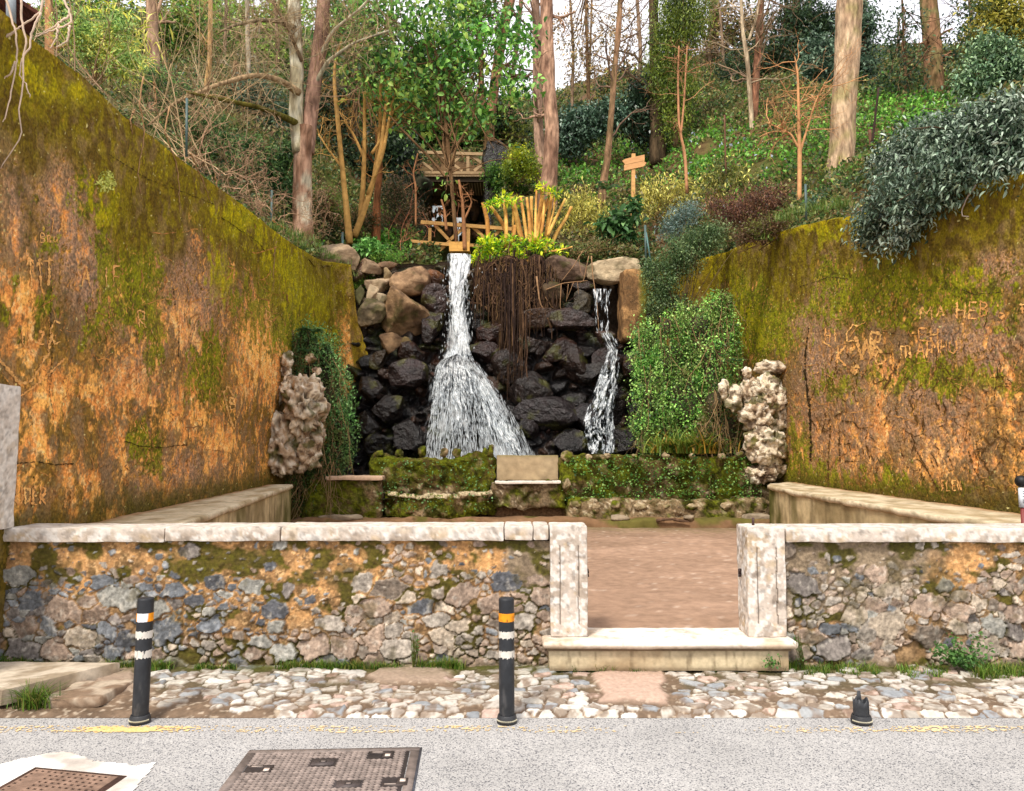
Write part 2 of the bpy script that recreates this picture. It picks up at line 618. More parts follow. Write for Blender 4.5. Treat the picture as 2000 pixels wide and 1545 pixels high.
# ------------------------------------------------------------------ voronoi masonry
def seeds(x0, x1, y0, y1, rfun, n, rg, k=0.8):
    pts, rad = [], []
    for _ in range(n):
        p = np.array([rg.uniform(x0, x1), rg.uniform(y0, y1)])
        r = rfun(p[0], p[1], rg)
        if r <= 0:
            continue
        if pts:
            d = (np.array(pts) - p) * np.array([0.8, 1.25])
            if np.any(np.hypot(d[:, 0], d[:, 1]) < (np.array(rad) + r) * k):
                continue
        pts.append(p)
        rad.append(r)
    return np.array(pts), np.array(rad)

def cells(x, y, pts, rad, rg, asp=0.22, wp=0.07, ex=2.6):
    """additively weighted cells: returns id, distance past the stone's own outline, gap to the neighbour"""
    th = rg.normal(0, asp, len(pts))
    ax = rg.uniform(0.68, 0.92, len(pts))
    ay = rg.uniform(1.1, 1.4, len(pts))
    x, y = x.ravel(), y.ravel()
    wx = x + (fbm(np.stack([x * 12, y * 12, 0 * x], -1), 21, 4) - 0.5) * wp
    wy = y + (fbm(np.stack([x * 12, y * 12, 0 * x + 5], -1), 22, 4) - 0.5) * wp
    ids = np.zeros(len(x), int)
    F1 = np.zeros(len(x))
    F2 = np.zeros(len(x))
    ct, st = np.cos(th), np.sin(th)
    for a in range(0, len(x), 20000):
        dx = wx[a:a + 20000, None] - pts[None, :, 0]
        dy = wy[a:a + 20000, None] - pts[None, :, 1]
        u = (dx * ct + dy * st) * ax
        v = (-dx * st + dy * ct) * ay
        d = (np.abs(u) ** ex + np.abs(v) ** ex) ** (1 / ex) - rad[None]
        o = np.argpartition(d, 1, axis=1)[:, :2]
        dd = np.take_along_axis(d, o, 1)
        sw = dd[:, 0] > dd[:, 1]
        ids[a:a + 20000] = np.where(sw, o[:, 1], o[:, 0])
        F1[a:a + 20000] = dd.min(1)
        F2[a:a + 20000] = dd.max(1)
    return ids, F1, F2

# ------------------------------------------------------------------ pavement of irregular setts
def pavement():
    rg = np.random.default_rng(12)
    x0, x1, y0, y1 = -4.6, 5.4, 5.235, 6.30
    xs, ys = np.arange(x0, x1, 0.0085), np.arange(y0, y1, 0.0085)
    Xg, Yg = np.meshgrid(xs, ys, indexing='ij')
    p0 = np.stack([Xg, Yg, 0.02 + 0.06 * (Yg - 5.22)], -1)
    px, py = proj(p0)
    # areas without setts: soil, slabs and cement
    def area(ax, bx, ay, by, soft=14):
        return sstep(ax - soft, ax + soft, px) * (1 - sstep(bx - soft, bx + soft, px)) * sstep(ay - soft * .6, ay + soft * .6, py) * (1 - sstep(by - soft * .6, by + soft * .6, py))
    wob = (fbm(np.stack([Xg * 5, Yg * 5, 0 * Xg], -1), 3, 3) - 0.5) * 60
    px0, py0 = px, py
    px = px + wob
    py = py + wob * 0.25
    bare = np.maximum.reduce([area(-200, 300, 1200, 1400), area(725, 880, 1280, 1348), area(1150, 1330, 1280, 1382), area(290, 520, 1382, 1400, 5)])
    pinkslab = area(1165, 1300, 1312, 1372, 8)
    slab2 = np.maximum(area(185, 262, 1300, 1352, 8), area(735, 870, 1300, 1335, 8))
    def rf(x, y, r):
        q = y - y0
        return r.uniform(0.036, 0.064)
    pts, rad = seeds(x0, x1, y0, y1, rf, 26000, rg, 0.90)
    ids, F1, F2 = cells(Xg, Yg, pts, rad, rg, 0.25, .035, 5.0)
    ids, F1, F2 = ids.reshape(Xg.shape), F1.reshape(Xg.shape), F2.reshape(Xg.shape)
    gap = F2 - F1
    on_s = rg.random(len(pts)) < 0.90
    bs = np.zeros(len(pts), bool)
    ii = np.clip(((pts[:, 0] - x0) / 0.0085).astype(int), 0, len(xs) - 1)
    jj = np.clip(((pts[:, 1] - y0) / 0.0085).astype(int), 0, len(ys) - 1)
    bs = bare[ii, jj] > 0.5
    mossy = sstep(1324, 1300, py0 + wob * 0.3)
    buried = (mossy[ii, jj] > rg.random(len(pts)) * 1.6)
    on_s &= ~bs & ~buried
    s = sstep(0.012, 0.017, gap) * (1 - sstep(0.04, 0.055, F1)) * on_s[ids]
    fine = fbm(np.stack([Xg * 40, Yg * 40, 0 * Xg], -1), 5, 3)
    mid = fbm(np.stack([Xg * 8, Yg * 8, 0 * Xg], -1), 6, 4)
    tilt = rg.normal(0, 0.10, (len(pts), 2))
    dx, dy = Xg - pts[ids, 0], Yg - pts[ids, 1]
    Z = p0[..., 2] + s * (0.012 + rg.uniform(-0.004, 0.006, len(pts))[ids] + tilt[ids, 0] * dx + tilt[ids, 1] * dy) + (fine - 0.5) * 0.006 + (mid - 0.5) * 0.02 * (1 - s)
    Z = Z + pinkslab * 0.015 + slab2 * 0.02
    edge = sstep(5.30, 5.236, Yg)
    Z = Z * (1 - edge) + 0.0015 * edge
    pal = np.array([srgb(226, 218, 204), srgb(238, 232, 222), srgb(206, 196, 182), srgb(218, 190, 174), srgb(166, 170, 174), srgb(190, 192, 192), srgb(214, 204, 192)])
    pc = 0.76 * pal[rg.choice(len(pal), len(pts), p=[.24, .2, .14, .1, .1, .1, .12])] * rg.uniform(0.72, 1.0, (len(pts), 1))
    soil = mix(srgb(84, 68, 52), srgb(130, 108, 88), mid)
    soil = mix(soil, srgb(84, 84, 22), mossy * sstep(0.30, 0.50, mid + 0.1 * fine) * 0.95)
    soil = mix(soil, srgb(176, 160, 140), sstep(.62, .72, fbm(np.stack([Xg * 30, Yg * 30, 0 * Xg], -1), 15, 2)) * .7)
    soil = soil * (.75 + .5 * fine)[..., None]
    soil = mix(soil, srgb(70, 66, 40), (1 - bare) * sstep(5.5, 5.8, Yg) * 0.6)
    c = soil
    c = mix(c, srgb(186, 158, 140), pinkslab * 0.9)
    c = mix(c, srgb(160, 140, 122), slab2 * 0.85)
    c = mix(c, pc[ids] * (0.75 + 0.5 * fine)[..., None], s)
    st = fbm(np.stack([Xg * 14, Yg * 14, 0 * Xg + 3], -1), 8, 3)
    c = mix(c, srgb(108, 84, 62), s * sstep(0.48, 0.68, st) * 0.7)
    c = mix(c, mix(srgb(84, 88, 24), srgb(58, 54, 24), fine), sstep(1322, 1300, py0 + wob * .4) * sstep(.36, .52, mid * .6 + fine * .4) * .85)
    mb = MB()
    mb.add(np.stack([Xg, Yg, Z], -1), grid_faces(*Xg.shape), col=c.reshape(-1, 3))
    # kerb face down to the road and plain continuation to both sides
    for a, b in ((-40, x0), (x1, 40)):
        mb.add([[a, y0, 0.02], [b, y0, 0.02], [b, 6.3, 0.085], [a, 6.3, 0.085]], [[0, 1, 2, 3]], col=srgb(150, 128, 108))
    mb.add([[-40, y0 + .02, -0.1], [40, y0 + .02, -0.1], [40, y0 + .03, 0.002], [-40, y0 + .03, 0.002]], [[0, 1, 2, 3]], col=srgb(140, 118, 98))
    return mb
tag(pavement().build('pavement', M['cobble']), kind='structure')

# kerb slab over the drain opening, far left
def kerb_slab():
    t = thing('kerb_slab', 'long pale kerb slab bridging the dark drain opening at the left edge of the pavement', 'kerb slab', (-3.6, 5.5, 0.0))
    def cf(p):
        n = fbm(p * 7, 3, 4)
        c = mix(srgb(196, 182, 162), srgb(150, 134, 112), sstep(.4, .65, n))
        return mix(c, srgb(110, 92, 72), sstep(5.36, 5.31, p[..., 1]) * 0.8)
    mb = MB()
    a = MB()
    dense_box(a, (-4.5, 5.31, 0.05), (-3.22, 6.02, 0.155), 0.03, 0.012, 2.5, 5, cf, rnd=0.012, bottom=True)
    # skew the right end as in the photograph
    for i, v in enumerate(a.v):
        k = np.clip((v[:, 0] + 4.5) / 1.28, 0, 1)
        a.v[i] = v + np.stack([k * (v[:, 1] - 5.66) * 0.62, 0 * k, 0 * k], -1)
    a.build('slab', M['lime'], t)
    b = MB()
    dense_box(b, (-4.5, 5.5, -0.12), (-3.4, 6.0, 0.045), 0.05, 0.01, 3, 8, col=srgb(52, 46, 40))
    b.build('drain_back', M['dirt'], t)
    c = MB()
    dense_box(c, (-3.20, 5.36, 0.02), (-2.78, 5.80, 0.10), 0.025, 0.03, 3, 15, lambda p: mix(srgb(128, 106, 86), srgb(176, 160, 140), sstep(.45, .6, fbm(p * 9, 2, 3))), rnd=0.03)
    c.build('broken_stone', M['lime'], t)
kerb_slab()

# ------------------------------------------------------------------ front rubble walls
WY = 6.19
def rubble_panel(x0, x1, seed, left):
    rg = np.random.default_rng(seed)
    z0, z1 = 0.0, 1.06
    xs, zs = np.arange(x0, x1 + 0.005, 0.0085), np.arange(z0, z1, 0.0085)
    Xg, Zg = np.meshgrid(xs, zs, indexing='ij')
    def rf(x, z, r):
        big = r.random() < (0.6 if z < 0.75 else 0.10)
        return r.uniform(0.055, 0.115) if big else r.uniform(0.016, 0.042)
    pts, rad = seeds(x0, x1, z0, z1, rf, 9000, rg, 0.86)
    ids, F1, F2 = cells(Xg, Zg, pts, rad, rg, 0.30, .07, 3.4)
    ids, F1, F2 = [a.reshape(Xg.shape) for a in (ids, F1, F2)]
    gap = F2 - F1
    p3 = np.stack([Xg, Zg, 0 * Xg], -1)
    n1, n2, n3 = fbm(p3 * 2.2, 31, 4), fbm(p3 * 9, 32, 4), fbm(p3 * 45, 33, 3)
    ztop = sstep(0.74, 1.04, Zg + (n1 - 0.5) * 0.9)
    # mortar spreads over the stones near the top; some stones fully rendered over
    g0 = 0.007 + 0.022 * ztop + (n2 - 0.5) * 0.022 + (n1 - .5) * .03
    prob = np.where(pts[:, 1] > 0.82, 0.62, 0.92)
    vis = rg.random(len(pts)) < prob
    lim = 0.05 * (1 - ztop) + 0.008
    s = sstep(g0, g0 + 0.005, gap) * (1 - sstep(lim, lim + 0.012, F1)) * vis[ids]
    dome = np.clip(gap / 0.05, 0, 1) ** 0.5
    tilt = rg.normal(0, 0.16, (len(pts), 2))
    prot = rg.uniform(0.008, 0.038, len(pts))
    dx, dz = Xg - pts[ids, 0], Zg - pts[ids, 1]
    h = s * (0.24 * prot[ids] + 0.003 * dome + tilt[ids, 0] * dx + tilt[ids, 1] * dz) + (n2 - 0.5) * (0.03 - 0.01 * s) + (n3 - 0.5) * 0.012 + (n1 - .5) * 0.03
    deep = (1 - s) * sstep(0.55, 0.2, Zg)          # lower joints have lost their mortar
    h -= deep * 0.012
    px, py = proj(np.stack([Xg, 0 * Xg + WY, Zg], -1))
    spx, _ = proj(np.stack([pts[:, 0], 0 * pts[:, 0] + WY, pts[:, 1]], -1))
    blue = np.array([srgb(112, 115, 119), srgb(92, 93, 97), srgb(132, 135, 138), srgb(150, 148, 140), srgb(126, 118, 112)])
    pink = np.array([srgb(170, 148, 130), srgb(148, 128, 112), srgb(186, 170, 150), srgb(138, 124, 110), srgb(160, 150, 138)])
    if left:
        pb = np.where(spx < 560, 0.86, np.where(spx < 700, 0.45, 0.10))
        pb = np.where(pts[:, 1] < 0.35, pb * 0.55, pb)
    else:
        pb = np.full(len(pts), 0.22)
    isb = rg.random(len(pts)) < pb
    base = np.where(isb[:, None], blue[rg.integers(0, 5, len(pts))], pink[rg.integers(0, 5, len(pts))]) * rg.uniform(0.7, 1.12, (len(pts), 1))
    lich = sstep(0.55, 0.72, fbm(p3 * 26 + ids[..., None] * 3.1, 40, 3))
    vein = sstep(0.52, 0.62, fbm(p3 * np.array([30, 14, 1]) + ids[..., None] * 1.7, 44, 3))
    sc = base[ids] * (0.70 + 0.6 * n3 + 0.3 * (n2 - .5))[..., None]
    sc = mix(sc, srgb(206, 198, 184), lich * 0.35)
    sc = mix(sc, base[ids] * 0.5, vein * 0.5)
    och = mix(srgb(196, 148, 96), srgb(150, 114, 76), sstep(.35, .65, n2))
    och = mix(och, srgb(104, 82, 52), sstep(.50, .62, fbm(p3 * 17, 60, 3)) * .7)
    och = mix(och, srgb(222, 180, 128), sstep(.58, .75, n3) * .6)
    brn = mix(srgb(122, 92, 60), srgb(160, 132, 98), n2)
    gry = mix(srgb(150, 132, 108), srgb(112, 96, 78), n2)
    t = sstep(0.25, 0.75, Zg + (n1 - 0.5) * 0.9)
    mort = mix(brn, och, t)
    if left:
        g = sstep(975, 1000, px + (n1 - .5) * 60) * sstep(0.55, 0.68, Zg + (n2 - .5) * .1)
    else:
        g = 1 - sstep(1820, 1880, px + (n1 - .5) * 160 + (0.8 - Zg) * 120)
        g = g * sstep(0.45, 0.6, Zg + (n1 - .5) * .3)
        mort = mix(mort, brn, (1 - sstep(1560, 1700, px)) * 0.8)
    mort = mix(mort, gry, g)
    # sheltered joints stay damp and grow moss
    mo = sstep(0.50, 0.60, fbm(p3 * np.array([5, 7, 1]), 50, 4) + 0.14 * sstep(0.45, 0.1, Zg) - 0.02 + 0.06 * sstep(.93, 1.03, Zg))
    mort = mix(mort, mix(srgb(86, 84, 18), srgb(58, 50, 16), n3), mo * 0.92)
    joint = sstep(0.014, 0.0, gap)
    mort = mort * (1 - 0.5 * joint * (1 - ztop))[..., None]
    c = mix(mort, sc, s)
    c = mix(c, srgb(74, 66, 30), sstep(0.62, 0.75, fbm(p3 * 6, 51, 3)) * 0.5)
    base_z = sstep(0.16, 0.06, Zg + (n2 - .5) * .1)
    c = mix(c, mix(srgb(70, 72, 14), srgb(96, 78, 52), n2), base_z * 0.7)
    mb = MB()
    Yg = WY - h
    mb.add(np.stack([Xg, Yg, Zg], -1), grid_faces(*Xg.shape), col=c.reshape(-1, 3))
    # solid body behind the face
    box(mb, (x0, WY + 0.03, z0), (x1, 6.50, z1), srgb(128, 104, 78))
    return mb

def lime_col(seed, lich=0.5, tone=0.0):
    def f(p):
        a, b, c3 = fbm(p * 6, seed, 4), fbm(p * 22, seed + 1, 3), fbm(p * 60, seed + 2, 2)
        c = mix(srgb(204, 190, 176), srgb(176, 160, 144), sstep(.4, .65, a))
        c = mix(c, srgb(196, 170, 132), sstep(.55, .7, fbm(p * 9, seed + 7, 3)) * .6)
        c = mix(c, srgb(232, 226, 218), sstep(0.56 - 0.10 * lich, 0.66 - 0.10 * lich, b) * 0.75)
        c = mix(c, srgb(214, 204, 192), sstep(1.10, 1.16, p[..., 2]) * .5)
        c = mix(c, srgb(104, 94, 86), sstep(0.60, 0.70, fbm(p * 24 + 9, seed + 4, 3)) * 0.45)
        return c * (0.70 + 0.34 * c3)[..., None] * (1 + tone)
    return f

def front_wall(name, label, xa, xb, left, seed, joints, za, zb):
    t = thing(name, label, 'stone wall', ((xa + xb) / 2, WY, 0))
    rubble_panel(xa, xb, seed, left).build('stonework', M['rubble'], t)
    for i in range(len(joints) - 1):
        a, b = joints[i], joints[i + 1]
        m = MB()
        z0 = za + (zb - za) * ((a + b) / 2 - joints[0]) / (joints[-1] - joints[0])
        dense_box(m, (a + 0.0025, 6.125, z0 - 0.112), (b - 0.0025, 6.55, z0), 0.016, 0.007, 4, seed + i, lime_col(seed + 3 + i, 0.55), rnd=0.012, bottom=True)
        m.build('coping_stone', M['lime'], t)
    return t
xpx = lambda px: float((px - 1000) / FPX * 6.19)
front_wall('stone_wall', 'long rubble front wall of blue grey and pink stones left of the gateway with pale coping', -5.2, 0.297, True, 61,
           [-5.2, xpx(335), xpx(557), xpx(985), xpx(1040), 0.292], 1.157, 1.178)
front_wall('stone_wall', 'rubble front wall right of the gateway, mostly tan and pinkish stones under one long coping', 2.15, 6.2, False, 77,
           [2.158, 4.55, 6.2], 1.158, 1.166)

# gate pillars with incised panels
def pillar(name, label, x0, x1, zt, seed, hinge_side):
    t = thing(name, label, 'gate pillar', ((x0 + x1) / 2, 6.2, 0.318))
    cf0 = lime_col(seed, 0.75)
    def cf(p):
        c = cf0(p)
        # incised vertical panel lines on the front
        fx = (p[..., 0] - x0) / (x1 - x0)
        front = p[..., 1] < 6.125
        ln = np.minimum(np.abs(fx - 0.26), np.abs(fx - 0.76)) * (x1 - x0)
        zz = (p[..., 2] > 0.42) & (p[..., 2] < zt - 0.16)
        return mix(c, srgb(78, 66, 54), (front & zz & (ln < 0.0045)) * 0.85)
    m = MB()
    dense_box(m, (x0, 6.115, 0.318), (x1, 6.40, zt), 0.0085, 0.006, 5, seed, cf, rnd=0.012)
    for i, v in enumerate(m.v):          # cut the grooves for real
        fx = (v[:, 0] - x0) / (x1 - x0)
        ln = np.minimum(np.abs(fx - 0.26), np.abs(fx - 0.76)) * (x1 - x0)
        k = (v[:, 1] < 6.135) & (v[:, 2] > 0.42) & (v[:, 2] < zt - 0.16) & (ln < 0.006)
        v[k, 1] += 0.007
    m.build('shaft', M['lime'], t)
    h = MB()
    xh = x1 + 0.004 if hinge_side > 0 else x0 - 0.004
    for dz in (0.0, 0.03):
        tube(h, [[xh - 0.012 * hinge_side, 6.30, 0.78 + dz], [xh + 0.012 * hinge_side, 6.28, 0.785 + dz], [xh + 0.014 * hinge_side, 6.27, 0.76 + dz]], 0.012, 6, srgb(46, 28, 24))
    h.build('hinge_stub', M['rubber'], t)
    return t
pl = pillar('gate_pillar', 'lichen spotted limestone gate pillar at the left side of the gateway', 0.300, 0.592, 1.186, 91, 1)
pr = pillar('gate_pillar', 'broad lichen spotted limestone gate pillar at the right side of the gateway with a rusty iron pin on top', 1.85, 2.150, 1.172, 95, -1)
m = MB()
tube(m, [[1.955, 6.29, 1.165], [1.957, 6.29, 1.23]], 0.011, 8, srgb(72, 48, 44))
m.build('iron_pin', M['rubber'], pr)

t = thing('door_step', 'wide worn pale stone step with a moulded nose spanning the gateway', 'stone step', (1.2, 6.2, 0.09))
def stepc(p):
    a = fbm(p * 5, 71, 4)
    c = mix(srgb(226, 214, 200), srgb(196, 176, 152), sstep(.45, .7, a))
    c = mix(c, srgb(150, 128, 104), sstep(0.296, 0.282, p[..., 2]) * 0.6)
    return mix(c, srgb(120, 96, 74), sstep(.6, .75, fbm(p * 18, 73, 3)) * .4)
m = MB()
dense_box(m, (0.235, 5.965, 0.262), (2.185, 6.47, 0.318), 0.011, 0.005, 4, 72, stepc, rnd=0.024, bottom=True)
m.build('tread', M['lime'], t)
m = MB()
def risc(p):
    c = mix(srgb(196, 180, 148), srgb(154, 134, 104), sstep(.35, .7, fbm(p * 4, 75, 4)))
    c = mix(c, srgb(96, 80, 58), sstep(.60, .75, fbm(p * np.array([30, 30, 6]), 76, 3)) * .6)
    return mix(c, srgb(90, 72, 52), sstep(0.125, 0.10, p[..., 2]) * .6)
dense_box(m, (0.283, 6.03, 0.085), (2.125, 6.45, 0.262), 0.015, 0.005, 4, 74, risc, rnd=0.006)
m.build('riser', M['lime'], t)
m = MB()
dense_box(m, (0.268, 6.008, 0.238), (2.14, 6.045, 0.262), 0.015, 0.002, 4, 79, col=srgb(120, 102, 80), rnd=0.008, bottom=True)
m.build('moulding', M['lime'], t)

# white pier at the far left, standing where the front wall meets the tall wall
t = thing('stone_pier', 'tall whitewashed stone pier at the left edge standing on the end of the front wall', 'pier', (-4.2, 6.1, 1.16))
m = MB()
dense_box(m, (-4.1, 5.5, 1.158), (-3.952, 6.165, 2.29), 0.02, 0.010, 3, 81, lime_col(82, 0.95, 0.05), rnd=0.014)
m.build('shaft', M['lime'], t)

# ------------------------------------------------------------------ bollards
def lathe(mb, prof, c, sides=40, col=(0.05, 0.05, 0.05), tilt=(0, 0)):
    prof = np.array(prof, float)
    th = np.linspace(0, 2 * math.pi, sides, endpoint=False)
    v = np.stack([prof[:, None, 0] * np.cos(th), prof[:, None, 0] * np.sin(th), np.repeat(prof[:, 1][:, None], sides, 1)], -1)
    v[..., 0] += v[..., 2] * tilt[0]
    v[..., 1] += v[..., 2] * tilt[1]
    n = len(prof)
    I, J = np.meshgrid(np.arange(n - 1), np.arange(sides), indexing='ij')
    a0, a1 = I * sides + J, I * sides + (J + 1) % sides
    f = np.stack([a0, a1, a1 + sides, a0 + sides], -1).reshape(-1, 4)
    cc = col
    if callable(col):
        cc = col(v, np.broadcast_to(th, v.shape[:2])).reshape(-1, 3)
    mb.add(v.reshape(-1, 3) + np.array(c, float), f, col=cc)

BLK = srgb(38, 40, 44)
def blackc(seed):
    def f(v, th):
        n = fbm(np.stack([np.cos(th) * 2, np.sin(th) * 2, v[..., 2] * 14], -1), seed, 4)
        return mix(BLK, srgb(84, 82, 82), sstep(.56, .74, n) * 0.55 * sstep(0.6, 0.1, v[..., 2]))
    return f
def base_ring(t, c, rb):
    m = MB()
    lathe(m, [(0, 0.004), (rb, 0.004), (rb, 0.018), (rb * 0.97, 0.034), (rb * 0.9, 0.050), (rb * 0.84, 0.056), (rb * 0.80, 0.054), (rb * 0.6, 0.05)], c, 40, srgb(46, 47, 50))
    m.build('base_collar', M['rubber'], t)
    m = MB()
    for k in range(30):
        a = -math.pi * 0.92 + k * math.pi * 0.84 / 29
        x, y = c[0] + math.cos(a) * rb * 1.0, c[1] + math.sin(a) * rb * 1.0
        box(m, (x - 0.0017, y - 0.002, c[2] + 0.020), (x + 0.0017, y + 0.002, c[2] + 0.029), srgb(190, 184, 160))
    m.build('rim_studs', M['paint'], t)
def bollard(label, px, tilt, orange_front, seed):
    c = P(px, 1390, 5.15)
    c[2] = 0.0
    t = thing('bollard', label, 'bollard', c, 'black marker posts along the road edge')
    base_ring(t, c, 0.066)
    r = 0.0505
    H = 0.80
    m = MB()
    zs = np.linspace(0.045, H - 0.012, 46)
    prof = [(r, z) for z in zs] + [(r * 0.97, H - 0.004), (r * 0.9, H), (r * 0.5, H + 0.002), (0.0005, H + 0.002)]
    lathe(m, prof, c, 40, blackc(seed), tilt)
    m.build('post', M['rubber'], t)
    def band(name, z0, z1, mat, colf, jag):
        mm = MB()
        S = 120
        th = np.linspace(0, 2 * math.pi, S, endpoint=False)
        jb = (vnoise(np.stack([th * 9, 0 * th, 0 * th + seed], -1), seed) - .5) * jag
        jt = (vnoise(np.stack([th * 11, 0 * th + 4, 0 * th + seed], -1), seed) - .5) * jag * 0.7
        zz = np.stack([z0 + jb + (z1 - z0 + jt - jb) * k for k in np.linspace(0, 1, 7)], 0)
        rr = r + 0.0016
        v = np.stack([rr * np.cos(th)[None] + 0 * zz, rr * np.sin(th)[None] + 0 * zz, zz], -1)
        v[..., 0] += v[..., 2] * tilt[0]
        v[..., 1] += v[..., 2] * tilt[1]
        I, J = np.meshgrid(np.arange(6), np.arange(S), indexing='ij')
        a0, a1 = I * S + J, I * S + (J + 1) % S
        f = np.stack([a0, a1, a1 + S, a0 + S], -1).reshape(-1, 4)
        mm.add(v.reshape(-1, 3) + c, f, col=colf(v, np.broadcast_to(th, zz.shape)).reshape(-1, 3))
        mm.build(name, mat, t)
    def orange(v, th):
        n = fbm(np.stack([np.cos(th) * 3, np.sin(th) * 3, v[..., 2] * 60], -1), seed, 3)
        o = mix(srgb(236, 148, 14), srgb(196, 120, 14), sstep(.5, .7, n))
        if orange_front:
            return mix(o, srgb(70, 52, 20), sstep(.70, .74, n))
        d = np.cos(th + math.pi / 2 - 0.06)
        return mix(o, srgb(226, 226, 232), sstep(0.70, 0.80, d + (n - .5) * .25))
    def white(v, th):
        n = fbm(np.stack([np.cos(th) * 10, np.sin(th) * 10, v[..., 2] * 20], -1), seed + 2, 3)
        return mix(srgb(206, 200, 190), srgb(60, 60, 62), sstep(.66, .74, n))
    band('orange_band', 0.652, 0.706, M['paint'], orange, 0.002)
    band('white_band', 0.545, 0.590, M['paint'], white, 0.015)
    band('white_band', 0.420, 0.466, M['paint'], white, 0.017)
    return t
bollard('black bollard leaning slightly near the left drain, its top band white flanked by orange', 274, (0.012, 0.004), False, 5)
bollard('black bollard in front of the left gate pillar with a plain bright orange top band', 990, (-0.004, 0.0), True, 9)
c = P(1682, 1394, 5.14)
c[2] = 0.0
t = thing('broken_bollard', 'snapped off stump of a black bollard with a jagged top, on the right', 'broken bollard', c)
base_ring(t, c, 0.066)
m = MB()
S = 48
th = np.linspace(0, 2 * math.pi, S, endpoint=False)
top = 0.150 + 0.012 * np.sin(5 * th)
d = (th - 4.72)
top = np.where(np.abs(d - 0.80) < 0.28, 0.062, top)
top = np.where(np.abs((th - 1.35)) < 0.3, 0.192, top)
top = np.where(np.abs((th - 3.6)) < 0.13, 0.165, top)
for ro, ri in ((0.049, 0.045),):
    zz = np.stack([0.045 + (top - 0.045) * k for k in (0, .3, .6, 1)], 0)
    vo = np.stack([ro * np.cos(th)[None] + 0 * zz, ro * np.sin(th)[None] + 0 * zz, zz], -1)
    vi = np.stack([ri * np.cos(th)[None] + 0 * zz, ri * np.sin(th)[None] + 0 * zz, zz], -1)
    v = np.concatenate([vo, vi[::-1]], 0)
    I, J = np.meshgrid(np.arange(7), np.arange(S), indexing='ij')
    a0, a1 = I * S + J, I * S + (J + 1) % S
    m.add(v.reshape(-1, 3) + c, np.stack([a0, a1, a1 + S, a0 + S], -1).reshape(-1, 4), col=srgb(48, 50, 54))
m.build('snapped_post', M['rubber'], t)

# ------------------------------------------------------------------ covers in the road
def quad_xy(pxs):
    q = []
    for px, py in pxs:
        D = None
        # ray to z=0
        u, v = (px - 1000) / FPX, (772.5 - py) / FPX
        dy, dz = cp - v * sp_, sp_ + v * cp
        s = -CAM[2] / dz
        q.append([u * s, dy * s])
    return np.array(q)
# steel cover with anti-slip lozenges
q = quad_xy([(487, 1467), (820, 1461), (808, 1545), (430, 1545)])
o = q[0]
ex = (q[1] - q[0])
Lx = float(np.linalg.norm(ex))
ex = ex / Lx
eyv = -(q[3] - q[0])
ey = np.array([-ex[1], ex[0]])
def uv2w(u, v, z):
    return np.array([o[0] + ex[0] * u - ey[0] * v, o[1] + ex[1] * u - ey[1] * v, z])
t = thing('access_cover', 'big square cast iron access cover with raised studs set in the road', 'manhole cover', (o[0] + Lx / 2, o[1] - 0.4, 0))
Ly = 0.78
def obox(mb, u0, u1, v0, v1, z0, z1, col):
    v = [uv2w(u, vv, z) for u in (u0, u1) for vv in (v0, v1) for z in (z0, z1)]
    mb.add(v, [[0, 1, 3, 2], [4, 6, 7, 5], [0, 4, 5, 1], [2, 3, 7, 6], [1, 5, 7, 3]], col=col)
IR = srgb(140, 126, 118)
IRD = srgb(62, 54, 52)
m = MB()
obox(m, 0.0, Lx, 0.0, 0.045, -0.01, 0.006, IR * .7)
obox(m, 0.0, 0.05, 0.045, Ly, -0.01, 0.006, IR * .75)
obox(m, Lx - 0.05, Lx, 0.045, Ly, -0.01, 0.006, IR * .75)
obox(m, Lx + 0.002, Lx + 0.014, 0.0, Ly, -0.01, 0.0045, srgb(60, 62, 70))
m.build('frame', M['cast'], t)
m = MB()
obox(m, 0.056, Lx - 0.056, 0.051, Ly, -0.01, 0.0045, IRD)
m.build('plate', M['cast'], t)
m = MB()
rg = np.random.default_rng(5)
symb = [(0.10, 0.21, .14, .30), (0.90, 0.045, 1, 0.16), (0.99, 0.45, 1.2, 0.6)]
pads = [(0.47, 0.20), (0.66, 0.50)]
nu = 0
us = np.arange(0.07, Lx - 0.07, 0.031)
vs_ = np.arange(0.065, Ly - 0.02, 0.031)
letters = [(0.075, 0.235), (Lx * 0.72, 0.06), (Lx * 0.84, 0.44)]
V0 = []
for a, u in enumerate(us):
    for b, vv in enumerate(vs_):
        if any(abs(u - pu * Lx) < 0.075 and abs(vv - pv) < 0.055 for pu, pv in pads):
            continue
        if any(-0.012 < u - lu < 0.145 and -0.012 < vv - lv < 0.105 for lu, lv in letters):
            continue
        # worn raised chequer joined diagonally
        s = 0.0125
        zc = 0.0105
        pts4 = [uv2w(u - s * 1.25, vv, zc), uv2w(u, vv - s, zc), uv2w(u + s * 1.25, vv, zc), uv2w(u, vv + s, zc),
                uv2w(u - s * 1.5, vv, 0.0045), uv2w(u, vv - s * 1.3, 0.0045), uv2w(u + s * 1.5, vv, 0.0045), uv2w(u, vv + s * 1.3, 0.0045)]
        m.add(pts4, [[0, 1, 2, 3], [4, 5, 1, 0], [5, 6, 2, 1], [6, 7, 3, 2], [7, 4, 0, 3]], col=IR * rg.uniform(0.8, 1.1))
m.build('tread_pattern', M['cast'], t, smooth=False)
for pu, pv in pads:
    m = MB()
    dpu = pu * Lx
    obox(m, dpu - 0.062, dpu + 0.062, pv - 0.042, pv + 0.042, 0.003, 0.009, IRD * 1.35)
    obox(m, dpu - 0.020, dpu + 0.020, pv - 0.012, pv + 0.012, 0.009, 0.0115, IRD * .6)
    obox(m, dpu - 0.012, dpu + 0.012, pv - 0.006, pv + 0.006, 0.0115, 0.0125, IR)
    m.build('key_plate', M['cast'], t)
